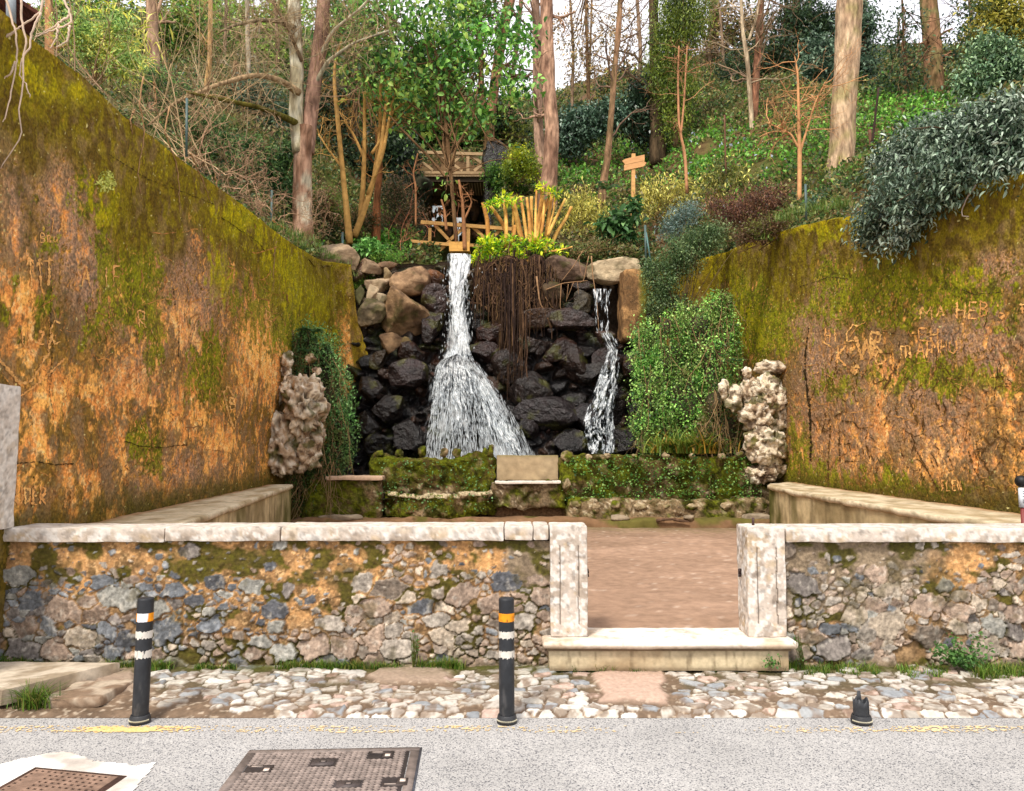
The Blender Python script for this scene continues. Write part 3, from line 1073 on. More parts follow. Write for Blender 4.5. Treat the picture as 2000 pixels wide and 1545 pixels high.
# the cast corner marks: angular P-shaped frames
def mark(u, v, flip):
    m = MB()
    D_, W_ = srgb(64, 54, 50), srgb(226, 206, 192)
    f = -1 if flip else 1
    def bb(a, b, c_, d, z, col):
        va, vb = (c_, d) if f > 0 else (0.09 - d, 0.09 - c_)
        obox(m, u + a, u + b, v + va, v + vb, 0.004, z, col)
    bb(0.0, 0.13, 0.0, 0.03, 0.0095, D_)
    bb(0.075, 0.13, 0.03, 0.09, 0.0095, D_)
    bb(0.088, 0.118, 0.042, 0.078, 0.0108, W_)
    bb(0.01, 0.07, 0.010, 0.020, 0.0108, W_ * .5)
    m.build('corner_mark', M['cast'], t)
mark(letters[0][0], letters[0][1], False)
mark(letters[1][0], letters[1][1], False)
mark(letters[2][0], letters[2][1], True)

# gully grate with square holes, left
q = quad_xy([(70, 1504), (238, 1520), (170, 1560), (-30, 1560)])
o = q[0]
exx = q[1] - q[0]
Lx = float(np.linalg.norm(exx))
ex = exx / Lx
eyy = (q[3] - q[0])
Lyy = 0.55
eyy = eyy / np.linalg.norm(eyy)
def uv2w(u, v, z):
    return np.array([o[0] + ex[0] * u + eyy[0] * v, o[1] + ex[1] * u + eyy[1] * v, z])
t = thing('gully_cover', 'rusty iron cover pierced with rows of square holes inside a white cement patch', 'drain cover', (o[0], o[1], 0))
m = MB()
obox(m, -0.02, Lx + 0.02, -0.02, Lyy, -0.002, 0.0065, srgb(92, 66, 56))
m.build('frame', M['cast'], t)
m = MB()
RU = srgb(136, 110, 94)
nc, nr = 13, 14
su, sv = (Lx - 0.03) / nc, 0.040
m2 = MB()
for a in range(nc):
    for b in range(nr):
        u0, v0 = 0.015 + a * su, 0.012 + b * sv
        solid = (1 <= a <= 2 and 1 <= b <= 9) or (a == 12 and b < 4) or (6 <= a <= 9 and 5 <= b <= 8)
        k = RU * rg.uniform(.85, 1.1)
        if solid:
            obox(m, u0, u0 + su, v0, v0 + sv, 0.006, 0.0125, k * .9)
            continue
        # plate round a square hole: four strips
        wv, wu = sv * .26, su * .26
        obox(m, u0, u0 + su, v0, v0 + wv, 0.006, 0.0125, k)
        obox(m, u0, u0 + su, v0 + sv - wv, v0 + sv, 0.006, 0.0125, k)
        obox(m, u0, u0 + wu, v0 + wv, v0 + sv - wv, 0.006, 0.0125, k)
        obox(m, u0 + su - wu, u0 + su, v0 + wv, v0 + sv - wv, 0.006, 0.0125, k)
        obox(m2, u0 + wu, u0 + su - wu, v0 + wv, v0 + sv - wv, 0.006, 0.0075, srgb(30, 24, 24))
m.build('plate', M['cast'], t, smooth=False)
m2.build('holes', M['rubber'], t, smooth=False)
# cement patch around it
m = MB()
xs, ys = np.arange(-3.6, -1.9, 0.012), np.arange(3.2, 4.8, 0.012)
Xg, Yg = np.meshgrid(xs, ys, indexing='ij')
px, py = proj(np.stack([Xg, Yg, 0 * Xg], -1))
lim = 1476 + 20 * np.abs((px - 130) / 60) ** 1.1 * 0.35 + (fbm(np.stack([Xg * 5, Yg * 5, 0 * Xg], -1), 9, 4) - .5) * 38
rlim = 300 - (py - 1500) * 0.9 + (fbm(np.stack([Xg * 7, Yg * 7, 0 * Xg + 2], -1), 10, 3) - .5) * 24
keep = (py > lim) & (px < rlim)
f = grid_faces(*Xg.shape)
kf = keep.ravel()[f].all(1)
n = fbm(np.stack([Xg * 4, Yg * 4, 0 * Xg], -1), 11, 4)
cc = mix(srgb(226, 220, 214), srgb(186, 176, 166), sstep(.45, .7, n)).reshape(-1, 3)
m.add(np.stack([Xg, Yg, 0.004 + 0.001 * n], -1), f[kf], col=cc)
tag(m.build('cement_patch', M['dirt']), kind='structure')
# ------------------------------------------------------------------ court floor
mb = MB()
xs, ys = np.arange(-4.3, 5.7, 0.05), np.arange(6.40, 19.6, 0.06)
Xg, Yg = np.meshgrid(xs, ys, indexing='ij')
p3 = np.stack([Xg, Yg, 0 * Xg], -1)
n1, n2, n3 = fbm(p3 * 0.8, 1, 4), fbm(p3 * np.array([1.2, 2.4, 1]), 2, 5), fbm(p3 * 14, 3, 3)
Z = gz(Yg) + (n1 - .5) * 0.10 + (n3 - .5) * 0.012 - 0.012
Z = np.where(Yg < 6.6, np.minimum(Z, 0.305), Z)
Z = np.where(Yg > 13.9, 0.3, Z)
c = mix(srgb(138, 112, 93), srgb(156, 128, 108), sstep(.35, .65, n1 * .6 + n2 * .4))
c = mix(c, srgb(112, 90, 72), sstep(.50, .66, n1) * .6)
c = c * (1.06 + .26 * n3)[..., None]
c = mix(c, srgb(206, 184, 166), sstep(.74, .82, fbm(p3 * np.array([16, 20, 1]), 4, 3)) * .5)
c = mix(c, srgb(92, 86, 44), sstep(12.3, 13.6, Yg + (n3 - .5) * 1.5) * 0.6)
mb.add(np.stack([Xg, Yg, Z], -1), grid_faces(*Xg.shape), col=c.reshape(-1, 3))
tag(mb.build('court_ground', M['dirt']), kind='structure')

# ------------------------------------------------------------------ tall plastered retaining walls
XL = lambda Y: -3.99 - 0.012 * (np.asarray(Y, float) - 6)
XR = lambda Y: np.maximum(5.4 - 0.085 * (np.asarray(Y, float) - 8), 4.78)
ZL = lambda Y: np.interp(Y, [6, 8.3, 13.6, 16, 18, 20], [5.17, 5.30, 5.59, 5.85, 6.15, 6.2])
ZR = lambda Y: np.interp(Y, [6, 7.9, 10.5, 12.9, 18.2], [4.45, 4.74, 5.18, 5.63, 6.48])
def ell(px, py, *bl):
    r = 0
    for (x, y, rx, ry, a) in bl:
        r = np.maximum(r, a * np.exp(-((px - x) / rx) ** 2 - ((py - y) / ry) ** 2))
    return r

OC1, OC2, OC3 = srgb(232, 166, 86), srgb(206, 136, 70), srgb(246, 198, 130)
PK, GRY = srgb(186, 146, 118), srgb(122, 102, 84)
BRN, DK = srgb(112, 88, 32), srgb(70, 58, 18)
MG, MB2, MY = srgb(98, 104, 14), srgb(128, 128, 12), srgb(176, 164, 12)

def wall_paint(P3, S, Zz, ztop, side):
    """moss, grime and bare ochre of a plastered wall; S runs along the wall"""
    px, py = proj(P3)
    q = np.stack([S, Zz, 0 * S], -1)
    st = q * np.array([1.0, 0.7, 1.0])
    a1 = fbm(st * 1.1, 101 + side, 4)
    a2 = fbm(st * 3.4, 102 + side, 5)
    a3 = fbm(st * 12, 103 + side, 5, 0.62)
    a4 = fbm(q * 38, 104 + side, 3, 0.65)
    a5 = fbm(st * 6.5 + 3, 105 + side, 4, 0.6)
    a7 = fbm(q * 17 + 5, 109 + side, 4, .7)
    dtop = ztop - Zz
    wig = (a2 - .5) * 90 + (a3 - .5) * 60
    X_, Y_ = px + wig, py + wig * 1.3
    if side == 0:
        orange = ell(X_, Y_, (150, 950, 40, 90, 1), (130, 770, 110, 60, 1), (350, 620, 55, 60, .9), (490, 700, 45, 130, .9), (360, 810, 45, 80, 1), (20, 570, 60, 60, 1),
                     (60, 690, 60, 60, .8), (425, 870, 40, 60, 1), (250, 730, 60, 60, .8), (60, 960, 60, 40, .6), (240, 860, 40, 60, .7), (230, 590, 30, 50, .7), (520, 620, 40, 60, .7), (60, 860, 30, 100, .8), (706, 680, 34, 110, 2.2),
                     (160, 500, 30, 60, .6), (330, 930, 60, 50, .7), (470, 900, 60, 60, .6), (20, 430, 20, 80, .7), (125, 385, 30, 60, .8))
        pinkm = ell(X_, Y_, (125, 380, 38, 80, 1), (150, 470, 55, 100, .9), (220, 290, 60, 32, .9), (255, 330, 30, 40, .7), (380, 590, 60, 90, .9), (330, 480, 40, 60, .5), (30, 400, 30, 100, .8), (180, 560, 50, 60, .7), (280, 700, 60, 60, .6), (350, 930, 110, 50, .7))
        green = ell(X_, Y_, (270, 540, 70, 130, 1), (410, 720, 48, 90, 1), (300, 640, 40, 130, .9), (90, 610, 50, 40, .8), (60, 650, 50, 40, .7), (300, 880, 35, 70, .9), (210, 640, 40, 60, .6), (560, 600, 110, 120, 1), (100, 480, 40, 40, .7), (630, 560, 60, 200, .9), (190, 700, 30, 40, .4), (215, 420, 90, 70, .6))
        yel = ell(X_, Y_, (225, 420, 40, 60, .8), (470, 430, 60, 50, 1), (430, 540, 35, 70, .8), (600, 590, 60, 70, .7), (130, 190, 110, 70, .6), (60, 150, 70, 60, .7), (330, 330, 50, 40, .6), (560, 520, 60, 70, .8), (640, 640, 25, 60, .6), (400, 400, 30, 40, .5))
        darkt = sstep(1.9, 0.3, dtop + (a1 - .5) * 1.8)
        mossband = sstep(1.05, 1.35, Zz + (a2 - .5) * 0.5)        # 0 at the foot
    else:
        orange = ell(X_, Y_, (1720, 810, 28, 130, 1.1), (1870, 850, 60, 60, .8), (1940, 800, 60, 80, .9), (1640, 860, 60, 90, .7), (1560, 840, 40, 100, .5), (1960, 690, 50, 40, .6), (1800, 880, 60, 80, .6), (1900, 640, 40, 30, .5), (1990, 850, 40, 80, .8), (1680, 930, 90, 40, .5), (1610, 660, 40, 30, .4))
        pinkm = ell(X_, Y_, (1640, 470, 60, 40, .5), (1850, 470, 100, 40, .6), (1600, 720, 50, 130, .7), (1700, 700, 60, 50, .4), (1900, 670, 110, 50, .8), (1960, 520, 60, 40, .7), (1640, 830, 110, 110, .8), (1830, 830, 140, 110, .7))
        green = ell(X_, Y_, (1780, 540, 260, 60, .85), (1960, 640, 60, 30, .7), (1480, 600, 100, 130, 1.1), (1700, 600, 200, 60, .8), (1640, 530, 130, 50, .9), (1850, 580, 140, 50, .9), (1640, 760, 60, 60, .7), (1800, 740, 130, 36, 1), (1930, 740, 80, 40, .9), (1560, 900, 40, 100, .8), (1980, 600, 60, 40, .6), (1700, 950, 300, 30, .8))
        yel = ell(X_, Y_, (1600, 440, 90, 24, 1.0), (1430, 560, 50, 70, .6), (1470, 640, 60, 60, .6), (1700, 410, 60, 20, .8), (1900, 540, 60, 30, .5))
        darkt = sstep(1.5, 0.2, dtop + (a1 - .5) * 1.8)
    # bare plaster
    c = mix(OC1, OC2, sstep(.4, .6, a5))
    c = mix(c, OC3, sstep(.50, .64, a7) * .8)
    # general grime everywhere that is not scraped bare
    clean = np.clip(orange * 1.0, 0, 1)
    a6 = fbm(q * np.array([34, 20, 1]), 107 + side, 3, .7)
    grime = sstep(0.41, 0.53, a3 * .35 + a2 * .3 + a7 * .3 + a6 * .15 + (0.055 if side == 0 else 0.075) - 0.22 * clean)
    g = mix(BRN, DK, sstep(.42, .56, a7))
    g = mix(g, GRY, sstep(.45, .62, a5) * .4)
    c = mix(c, g, grime * (0.95 - 0.25 * clean))
    pk = mix(PK, srgb(206, 150, 104), a4)
    pk = mix(pk, GRY * .9, sstep(.42, .62, a4 * .5 + a3 * .5))
    c = mix(c, pk, np.clip(pinkm * 1.5, 0, 1) * sstep(0.36, 0.50, a3 * .5 + a4 * .5) * (1 - .6 * clean))
    # moss
    mg = mix(MG, DK, sstep(.45, .60, a7) * .8)
    mg = mix(mg, MB2, sstep(.42, .6, a5 * .5 + a4 * .5))
    gm = sstep(0.36, 0.46, green * 0.75 + (a3 - .5) * .7 + (a7 - .5) * .6 + (a2 - .5) * .5)
    c = mix(c, mg, gm * (0.93 - 0.25 * clean))
    c = mix(c, OC1 * .9, sstep(.66, .72, a6) * gm * .5)
    dt = mix(srgb(118, 104, 14), srgb(88, 70, 18), sstep(.4, .62, a3))
    dt = mix(dt, srgb(120, 96, 64), sstep(.55, .7, a5) * .5)
    c = mix(c, dt, sstep(.15, .7, darkt + (a3 - .5) * .7) * .92)
    ym = mix(srgb(128, 126, 10), srgb(176, 160, 10), sstep(.4, .65, a4 * .5 + a3 * .5))
    c = mix(c, ym, sstep(0.30, 0.72, yel * .85 + (a3 - .5) * .9 + (a5 - .5) * .4) * .85)
    # damp foot with moss
    ft = sstep(0.42, 0.08, Zz - (0.87 + 0.025 * S) + (a2 - .5) * .5)
    c = mix(c, mix(srgb(78, 74, 14), DK, a4), ft * (0.80 - 0.2 * (side == 0) * (px < 250)))
    # drips: thin vertical dark streaks
    dr = sstep(0.60, 0.70, fbm(q * np.array([16, 0.9, 1]), 120 + side, 3))
    c = mix(c, DK * 0.8, dr * 0.15)
    # bright rim on the arris
    rim = sstep(0.12, 0.0, dtop)
    c = mix(c, srgb(170, 150, 20), rim * (0.25 if side == 0 else .85) * sstep(.3, .5, a2))
    lsp = sstep(.86, .90, fbm(q * 26, 130 + side, 2))
    c = mix(c, srgb(206, 196, 130), lsp * 0.8)
    return np.clip(c * (1.34 if side == 0 else 1.18), 0, 1), a3, a4

def plaster_wall(side):
    rg = np.random.default_rng(side + 3)
    nY, nZ = 860, 520
    r = np.linspace(0, 1, nY)
    if side == 0:
        Ys = 5.3 * (16.9 / 5.3) ** r
        X = XL(Ys)
        top = ZL(Ys)
        # the wall turns in to meet the cascade
        th = np.linspace(0, 1.42, 110)
        R = 1.1
        cx, cy = X[-1] + R, Ys[-1]
        Xc = cx - R * np.cos(th) 
        Yc = cy + R * np.sin(th)
        X = np.concatenate([X, Xc[1:]])
        Ys = np.concatenate([Ys, Yc[1:]])
        top = np.concatenate([top, np.interp(th[1:], [0, 0.35, .82, .97, 1.42], [ZL(16.9), 6.1, 6.15, 5.0, 3.4])])
    else:
        Ys = 6.2 * (18.0 / 6.2) ** r
        X = XR(Ys)
        top = ZR(Ys)
        Xc = np.linspace(X[-1], 2.95, 70)[1:]
        X = np.concatenate([X, Xc])
        Ys = np.concatenate([Ys, np.full(len(Xc), 18.0) + np.linspace(0, .25, len(Xc))])
        top = np.concatenate([top, np.linspace(6.45, 5.9, len(Xc))])
    S = np.concatenate([[Ys[0]], Ys[0] + np.cumsum(np.hypot(np.diff(X), np.diff(Ys)))])
    z = np.linspace(0.2, 1, nZ)
    Sg = np.repeat(S[:, None], nZ, 1)
    wav = (fbm(np.stack([S * 0.9, 0 * S, 0 * S + side], -1), 77, 3) - .5) * .10
    top = top + wav
    Zg = 0.35 + (top[:, None] - 0.35) * np.linspace(0, 1, nZ)[None]
    P3 = np.stack([np.repeat(X[:, None], nZ, 1), np.repeat(Ys[:, None], nZ, 1), Zg], -1)
    col, a3, a4 = wall_paint(P3, Sg, Zg, np.repeat(top[:, None], nZ, 1), side)
    T = np.stack([np.gradient(X), np.gradient(Ys)], -1)
    T /= np.linalg.norm(T, axis=1, keepdims=True)
    sg = 1 if side == 0 else -1
    Nn = np.stack([T[:, 1] * sg, -T[:, 0] * sg], -1)
    q = np.stack([Sg, Zg, 0 * Sg], -1)
    h = (fbm(q * 0.7, 140, 3) - .5) * .12 + (a3 - .5) * .035 + (a4 - .5) * .012
    h = h + 0.0
    P3[..., 0] += Nn[:, None, 0] * h
    P3[..., 1] += Nn[:, None, 1] * h
    lab = ('tall mossy ochre plastered retaining wall on the left, scratched with graffiti' if side == 0 else
           'tall mossy ochre plastered retaining wall on the right, below the overhanging grey green shrub')
    t = thing('retaining_wall', lab, 'retaining wall', (float(X[0]), 6.3, 0.3))
    m = MB()
    f = grid_faces(len(X), nZ)
    if side == 1:
        f = f[:, ::-1]
    m.add(P3, f, col=col.reshape(-1, 3))
    # top of the wall, 0.45 m thick, rounded by moss
    k = 10
    off = np.linspace(0, -0.5, k)
    TP = np.zeros((len(X), k, 3))
    TP[..., 0] = P3[:, -1, 0][:, None] + Nn[:, 0][:, None] * off
    TP[..., 1] = P3[:, -1, 1][:, None] + Nn[:, 1][:, None] * off
    TP[..., 2] = P3[:, -1, 2][:, None] + 0.035 * np.sin(np.linspace(0, math.pi, k))[None] + (fbm(np.stack([Sg[:, :k] * 5, off[None] * 8 + 0 * Sg[:, :k], 0 * Sg[:, :k]], -1), 9, 3) - .5) * .05 * sstep(0, .1, -off)[None]
    tcol = mix(srgb(150, 138, 16), srgb(96, 80, 26), fbm(TP * 4, 6, 3))
    ft = grid_faces(len(X), k)
    if side == 1:
        ft = ft[:, ::-1]
    m.add(TP, ft, col=tcol.reshape(-1, 3))
    m.build('plaster_face', M['plaster'], t)
    # the wing towards the street
    m = MB()
    if side == 0:
        dense_box(m, (-12, 5.3, 0.0), (float(X[0]) - 0.02, 5.75, float(top[0]) - .01), 0.08, 0.03, 1.5, 5,
                  lambda p: wall_paint(p, p[..., 0] * -1 + 2, p[..., 2], 0 * p[..., 2] + top[0], 0)[0], rnd=0.02)
    else:
        dense_box(m, (float(X[0]), 6.3, 0.0), (12, 6.7, float(top[0]) - .01), 0.06, 0.03, 1.5, 5,
                  lambda p: wall_paint(p, p[..., 0] + 2, p[..., 2], 0 * p[..., 2] + top[0], 1)[0], rnd=0.02)
    m.build('wing', M['plaster'], t)
    return t, X, Ys

WLt, wlX, wlY = plaster_wall(0)
WRt, wrX, wrY = plaster_wall(1)

# ------------------------------------------------------------------ scratched letters and marks
GL = {'A': [[(0, 0), (.5, 1), (1, 0)], [(.2, .4), (.8, .4)]], 'B': [[(0, 0), (0, 1), (.7, .85), (.6, .55), (0, .5), (.8, .4), (.8, .1), (0, 0)]],
      'N': [[(0, 0), (0, 1), (.8, 0), (.8, 1)]], 'T': [[(0, .95), (1, 1)], [(.5, 1), (.5, 0)]], 'I': [[(.4, 0), (.4, 1)]], 'D': [[(0, 0), (0, 1), (.7, .8), (.8, .3), (0, 0)]],
      'E': [[(.8, 1), (0, 1), (0, 0), (.8, 0)], [(0, .5), (.6, .5)]], 'R': [[(0, 0), (0, 1), (.7, .9), (.6, .5), (0, .5), (.8, 0)]], 'K': [[(0, 0), (0, 1)], [(.8, 1), (0, .45), (.9, 0)]],
      'V': [[(0, 1), (.5, 0), (1, 1)]], 'H': [[(0, 0), (0, 1)], [(.8, 0), (.8, 1)], [(0, .5), (.8, .5)]], 'P': [[(0, 0), (0, 1), (.7, .85), (.6, .5), (0, .45)]],
      'M': [[(0, 0), (.1, 1), (.5, .4), (.9, 1), (1, 0)]], 'F': [[(.8, 1), (0, 1), (0, 0)], [(0, .5), (.6, .5)]], 'L': [[(0, 1), (0, 0), (.7, 0)]], '+': [[(.5, .2), (.5, .8)], [(.2, .5), (.8, .5)]],
      'C': [[(.9, .9), (.3, 1), (0, .5), (.3, 0), (.9, .1)]], 'U': [[(0, 1), (0, .2), (.4, 0), (.8, .2), (.8, 1)]], 'G': [[(.9, .9), (.3, 1), (0, .5), (.3, 0), (.9, .1), (.9, .5), (.5, .5)]],
      'Z': [[(0, 1), (.9, 1), (0, 0), (.9, 0)]], 'n': [[(0, 0), (0, .7), (.5, .7), (.6, 0)]], 'a': [[(.7, .5), (.2, .6), (0, .2), (.4, 0), (.7, .5), (.7, 0)]], '^': [[(.5, 0), (.5, 1)], [(.15, .7), (.5, 1), (.85, .75)]],
      'W': [[(0, 1), (.3, 0), (.5, .8), (.75, 0), (1, 1)]], 'h': [[(.5, 0), (.1, .5), (0, .85), (.25, 1), (.5, .75), (.75, 1), (1, .85), (.9, .5), (.5, 0)]], 'Y': [[(0, 1), (.5, .5), (1, 1)], [(.5, .5), (.5, 0)]]}

def on_wall(px, py, side, lift=0.006):
    """intersection of the view ray with a wall plane; gives the world point on the wall"""
    px, py = np.asarray(px, float), np.asarray(py, float)
    u, v = (px - 1000) / FPX, (772.5 - py) / FPX
    dy, dz = cp - v * sp_, sp_ + v * cp
    if side == 0:
        s = (-3.99 + 0.012 * 6) / (u + 0.012 * dy)
    else:
        s = (5.4 + 0.085 * 8) / (u + 0.085 * dy)
    Yp, Zp = dy * s, CAM[2] + dz * s
    q = np.stack([Yp, Zp, 0 * Yp], -1)
    st = q * np.array([1.0, 0.42, 1.0])
    S = Yp if side == 0 else 6.2 + (Yp - 6.2) * math.hypot(1, 0.085)
    q[..., 0] = S
    st = q * np.array([1.0, 0.7, 1.0])
    h = (fbm(q * 0.7, 140, 3) - .5) * .12 + (fbm(st * 12, 103 + side, 5, 0.62) - .5) * .035 + (fbm(q * 38, 104 + side, 3, 0.65) - .5) * .012
    X = XL(Yp) + h + lift if side == 0 else XR(Yp) - h - lift
    return np.stack([X, Yp, Zp], -1)

def strokes(side, lines, wid, colf, name, parent, seed):
    """thin irregular ribbons lying on the wall"""
    rg = np.random.default_rng(seed)
    m = MB()
    for pts, wd in lines:
        pts = np.array(pts, float)
        d = np.concatenate([[0], np.cumsum(np.hypot(*np.diff(pts, axis=0).T))])
        n = max(3, int(d[-1] / 2.5) + 1)
        tt = np.linspace(0, d[-1], n)
        x, y = np.interp(tt, d, pts[:, 0]), np.interp(tt, d, pts[:, 1])
        x = x + rg.normal(0, .5, n)
        y = y + rg.normal(0, .5, n)
        tx, ty = np.gradient(x), np.gradient(y)
        L = np.hypot(tx, ty) + 1e-6
        ww = wd * np.clip(rg.random(n) * 1.7 - .25, .45 if name == 'scratched_lettering' else .04, 1.3) / 2
        ww[0] *= .3
        ww[-1] *= .3
        a = on_wall(x - ty / L * ww, y + tx / L * ww, side, 0.007)
        b = on_wall(x + ty / L * ww, y - tx / L * ww, side, 0.007)
        v = np.stack([a, b], 1).reshape(-1, 3)
        k = np.arange(n - 1)[:, None] * 2
        f = k + np.array([[0, 1, 3, 2]])
        cc = colf(rg) * rg.uniform(.8, 1.1)
        m.add(v, f, col=cc)
    m.build(name, M['scratch'], parent)

def text(s, x, y, h, w=None, slant=0, wd=4.5):
    w = w or h * .62
    out = []
    for ch in s:
        if ch in GL:
            for st in GL[ch]:
                out.append(([(x + a * w * .8 + slant * b * h, y - b * h) for a, b in st], wd))
        x += w
    return out
OS = lambda rg: mix(srgb(240, 186, 112), srgb(222, 158, 92), rg.random())
L0 = text('^', 50, 560, 58, 26, 0, 4) + text('^', 70, 560, 55, 24, 0, 5) + text('T', 88, 558, 50, 26, 0, 6) + text('Bru'.replace('r', 'n').replace('u', 'a'), 84, 474, 20, 12, 0, 3) + \
    text('IA', 100, 455, 30, 18, 0, 4) + text('Z', 76, 672, 24, 16) + text('U', 45, 680, 34, 20, 0, 4) + text('h', 436, 838, 84, 44, 0, 3.5) + text('B', 447, 800, 24, 16, 0, 3.5) + \
    text('UDER', 32, 985, 34, 15, 0, 5) + text('n', 125, 992, 50, 26, 0, 5) + text('R', 272, 640, 34, 20, 0, 3) + text('IF', 206, 560, 40, 20, 0, 4) + text('A', 160, 560, 40, 22, 0, 4) + \
    text('C', 100, 672, 46, 30, 0, 4) + text('B', 520, 640, 34, 14, 0, 4)
L0 += [([(0, 700), (40, 750), (60, 745), (95, 690), (105, 650)], 6), ([(0, 800), (60, 760), (130, 700)], 4)]
strokes(0, L0, 4, OS, 'scratched_lettering', WLt, 5)
strokes(0, [([(30, 905), (70, 902), (100, 908), (140, 905)], 2.2), ([(250, 862), (280, 872), (320, 874), (370, 868)], 1.8), ([(60, 990), (62, 960), (60, 930)], 1.6), ([(210, 300), (290, 350), (350, 372), (420, 400)], 1.2), ([(430, 425), (500, 470), (520, 492)], 1.2), ([(340, 560), (352, 640), (348, 700)], 1.4), ([(100, 600), (104, 680), (98, 760), (106, 820)], 1.4)], 2, lambda r: srgb(52, 38, 18), 'cracks', WLt, 15)
strokes(1, [([(1580, 640), (1576, 720), (1582, 800), (1578, 900)], 4), ([(1860, 560), (1900, 575), (1960, 570)], 1.4), ([(1690, 640), (1760, 655), (1850, 650)], 1.6), ([(1560, 560), (1620, 540), (1660, 546)], 1.2), ([(1950, 700), (1940, 780), (1948, 850)], 1.6)], 2, lambda r: srgb(56, 44, 24), 'cracks', WRt, 16)
rgl = np.random.default_rng(44)
LP = []
for _ in range(150):
    r_, a_ = 17 * rgl.random() ** .6, rgl.uniform(0, 6.28)
    x_, y_ = 210 + r_ * math.cos(a_) * .9, 355 + r_ * math.sin(a_) * 1.1
    LP.append(([(x_, y_), (x_ + rgl.normal(0, 2.5), y_ + rgl.normal(0, 2.5)), (x_ + rgl.normal(0, 3.5), y_ + rgl.normal(0, 3.5))], rgl.uniform(1.5, 4)))
strokes(0, LP, 3, lambda r: mix(srgb(206, 206, 110), srgb(160, 170, 70), r.random()), 'lichen_rosette', WLt, 12)
rgq = np.random.default_rng(31)
def squiggles(n, side, region):
    out = []
    for _ in range(n):
        for _ in range(60):
            x, y = region(rgq)
            if x is not None:
                break
        k = rgq.integers(3, 6)
        kind = rgq.random()
        L = rgq.uniform(6, 34) * (1.0 if kind < .75 else 1.6)
        an = math.pi / 2 + rgq.normal(0, .4) if kind < .6 else rgq.uniform(0, 6.28)
        tt = np.linspace(-.5, .5, k)
        cur = rgq.normal(0, .5)
        pts = [(x + math.cos(an + cur * t_) * t_ * L + rgq.normal(0, 1), y + math.sin(an + cur * t_) * t_ * L + rgq.normal(0, 1)) for t_ in tt]
        out.append((pts, rgq.uniform(.8, 2.4)))
    return out
def regL(r):
    x, y = r.uniform(5, 560), r.uniform(440, 990)
    if y > 1010 - x * 0.13 - 20 or (x > 470 and y > 640) :
        return (None, None)
    if r.random() > 0.25 + 0.75 * sstep(450, 620, y):
        return (None, None)
    return x, y
strokes(0, squiggles(420, 0, regL), 3, lambda r: mix(srgb(212, 150, 80), srgb(150, 104, 62), r.random()), 'scratch_marks', WLt, 6)
L1 = text('K', 1640, 715, 42, 22, 0, 5) + text('+', 1655, 695, 22, 22, 0, 4) + text('W', 1672, 702, 46, 48, 0, 7) + text('R', 1700, 688, 40, 34, 0, 6) + text('C', 1708, 712, 26, 20, 0, 4) + text('n', 1758, 695, 26, 18, 0, 3) + \
    text('A', 1825, 618, 22, 18, 0, 4) + text('M', 1796, 624, 26, 26, 0, 3.5) + text('HE', 1866, 622, 32, 24, 0, 4) + text('B', 1912, 618, 30, 20, 0, 4) + text('a', 1948, 622, 20, 18, 0, 3.5) + text('EH', 1792, 665, 24, 22, 0, 4) + \
    text('HI', 1615, 668, 26, 14, 0, 3) + text('nAF', 1766, 700, 34, 20, 0, 4) + text('MHU', 1815, 690, 26, 20, 0, 3.5) + text('FLEN', 1838, 958, 20, 10, 0, 3) + text('T', 1988, 612, 18, 20, 0, 4) + \
    text('C', 1650, 668, 34, 26, .3, 3)
L1 += [([(1608, 665), (1628, 678)], 3), ([(1660, 660), (1672, 640), (1692, 628)], 2.5)]
L1 += [([(1664, 722), (1672, 716), (1678, 714), (1678, 722), (1672, 732), (1664, 722)], 7), ([(1665, 724), (1676, 722)], 9)]
strokes(1, L1, 4, OS, 'scratched_lettering', WRt, 8)
L2 = text('h', 1904, 928, 76, 72, 0, 3.5) + text('C', 1915, 905, 30, 24, 0, 3) + [([(1615, 990), (1613, 900), (1618, 830)], 3.5), ([(1640, 822), (1665, 824), (1680, 838), (1700, 834)], 4), ([(1632, 900), (1680, 902)], 4), ([(1632, 868), (1660, 866)], 4),
     ([(1636, 838), (1636, 900)], 3), ([(1725, 760), (1735, 745), (1738, 730)], 4), ([(1780, 860), (1800, 900), (1830, 960)], 4), ([(1890, 880), (1900, 920), (1920, 950)], 4), ([(1790, 830), (1775, 780)], 4)]
strokes(1, L2, 4, lambda r: srgb(92, 66, 34), 'incised_drawing', WRt, 9)
def regR(r):
    x, y = r.uniform(1585, 1998), r.uniform(560, 960)
    if r.random() > 0.12 + 0.88 * sstep(620, 720, y) or y > 900 + (x - 1500) * .13:
        return (None, None)
    return x, y
strokes(1, squiggles(240, 1, regR), 3, lambda r: mix(srgb(206, 150, 88), srgb(150, 106, 64), r.random()), 'scratch_marks', WRt, 10)
strokes(1, squiggles(260, 1, regR), 3, lambda r: srgb(90, 62, 30), 'dark_scratches', WRt, 11)

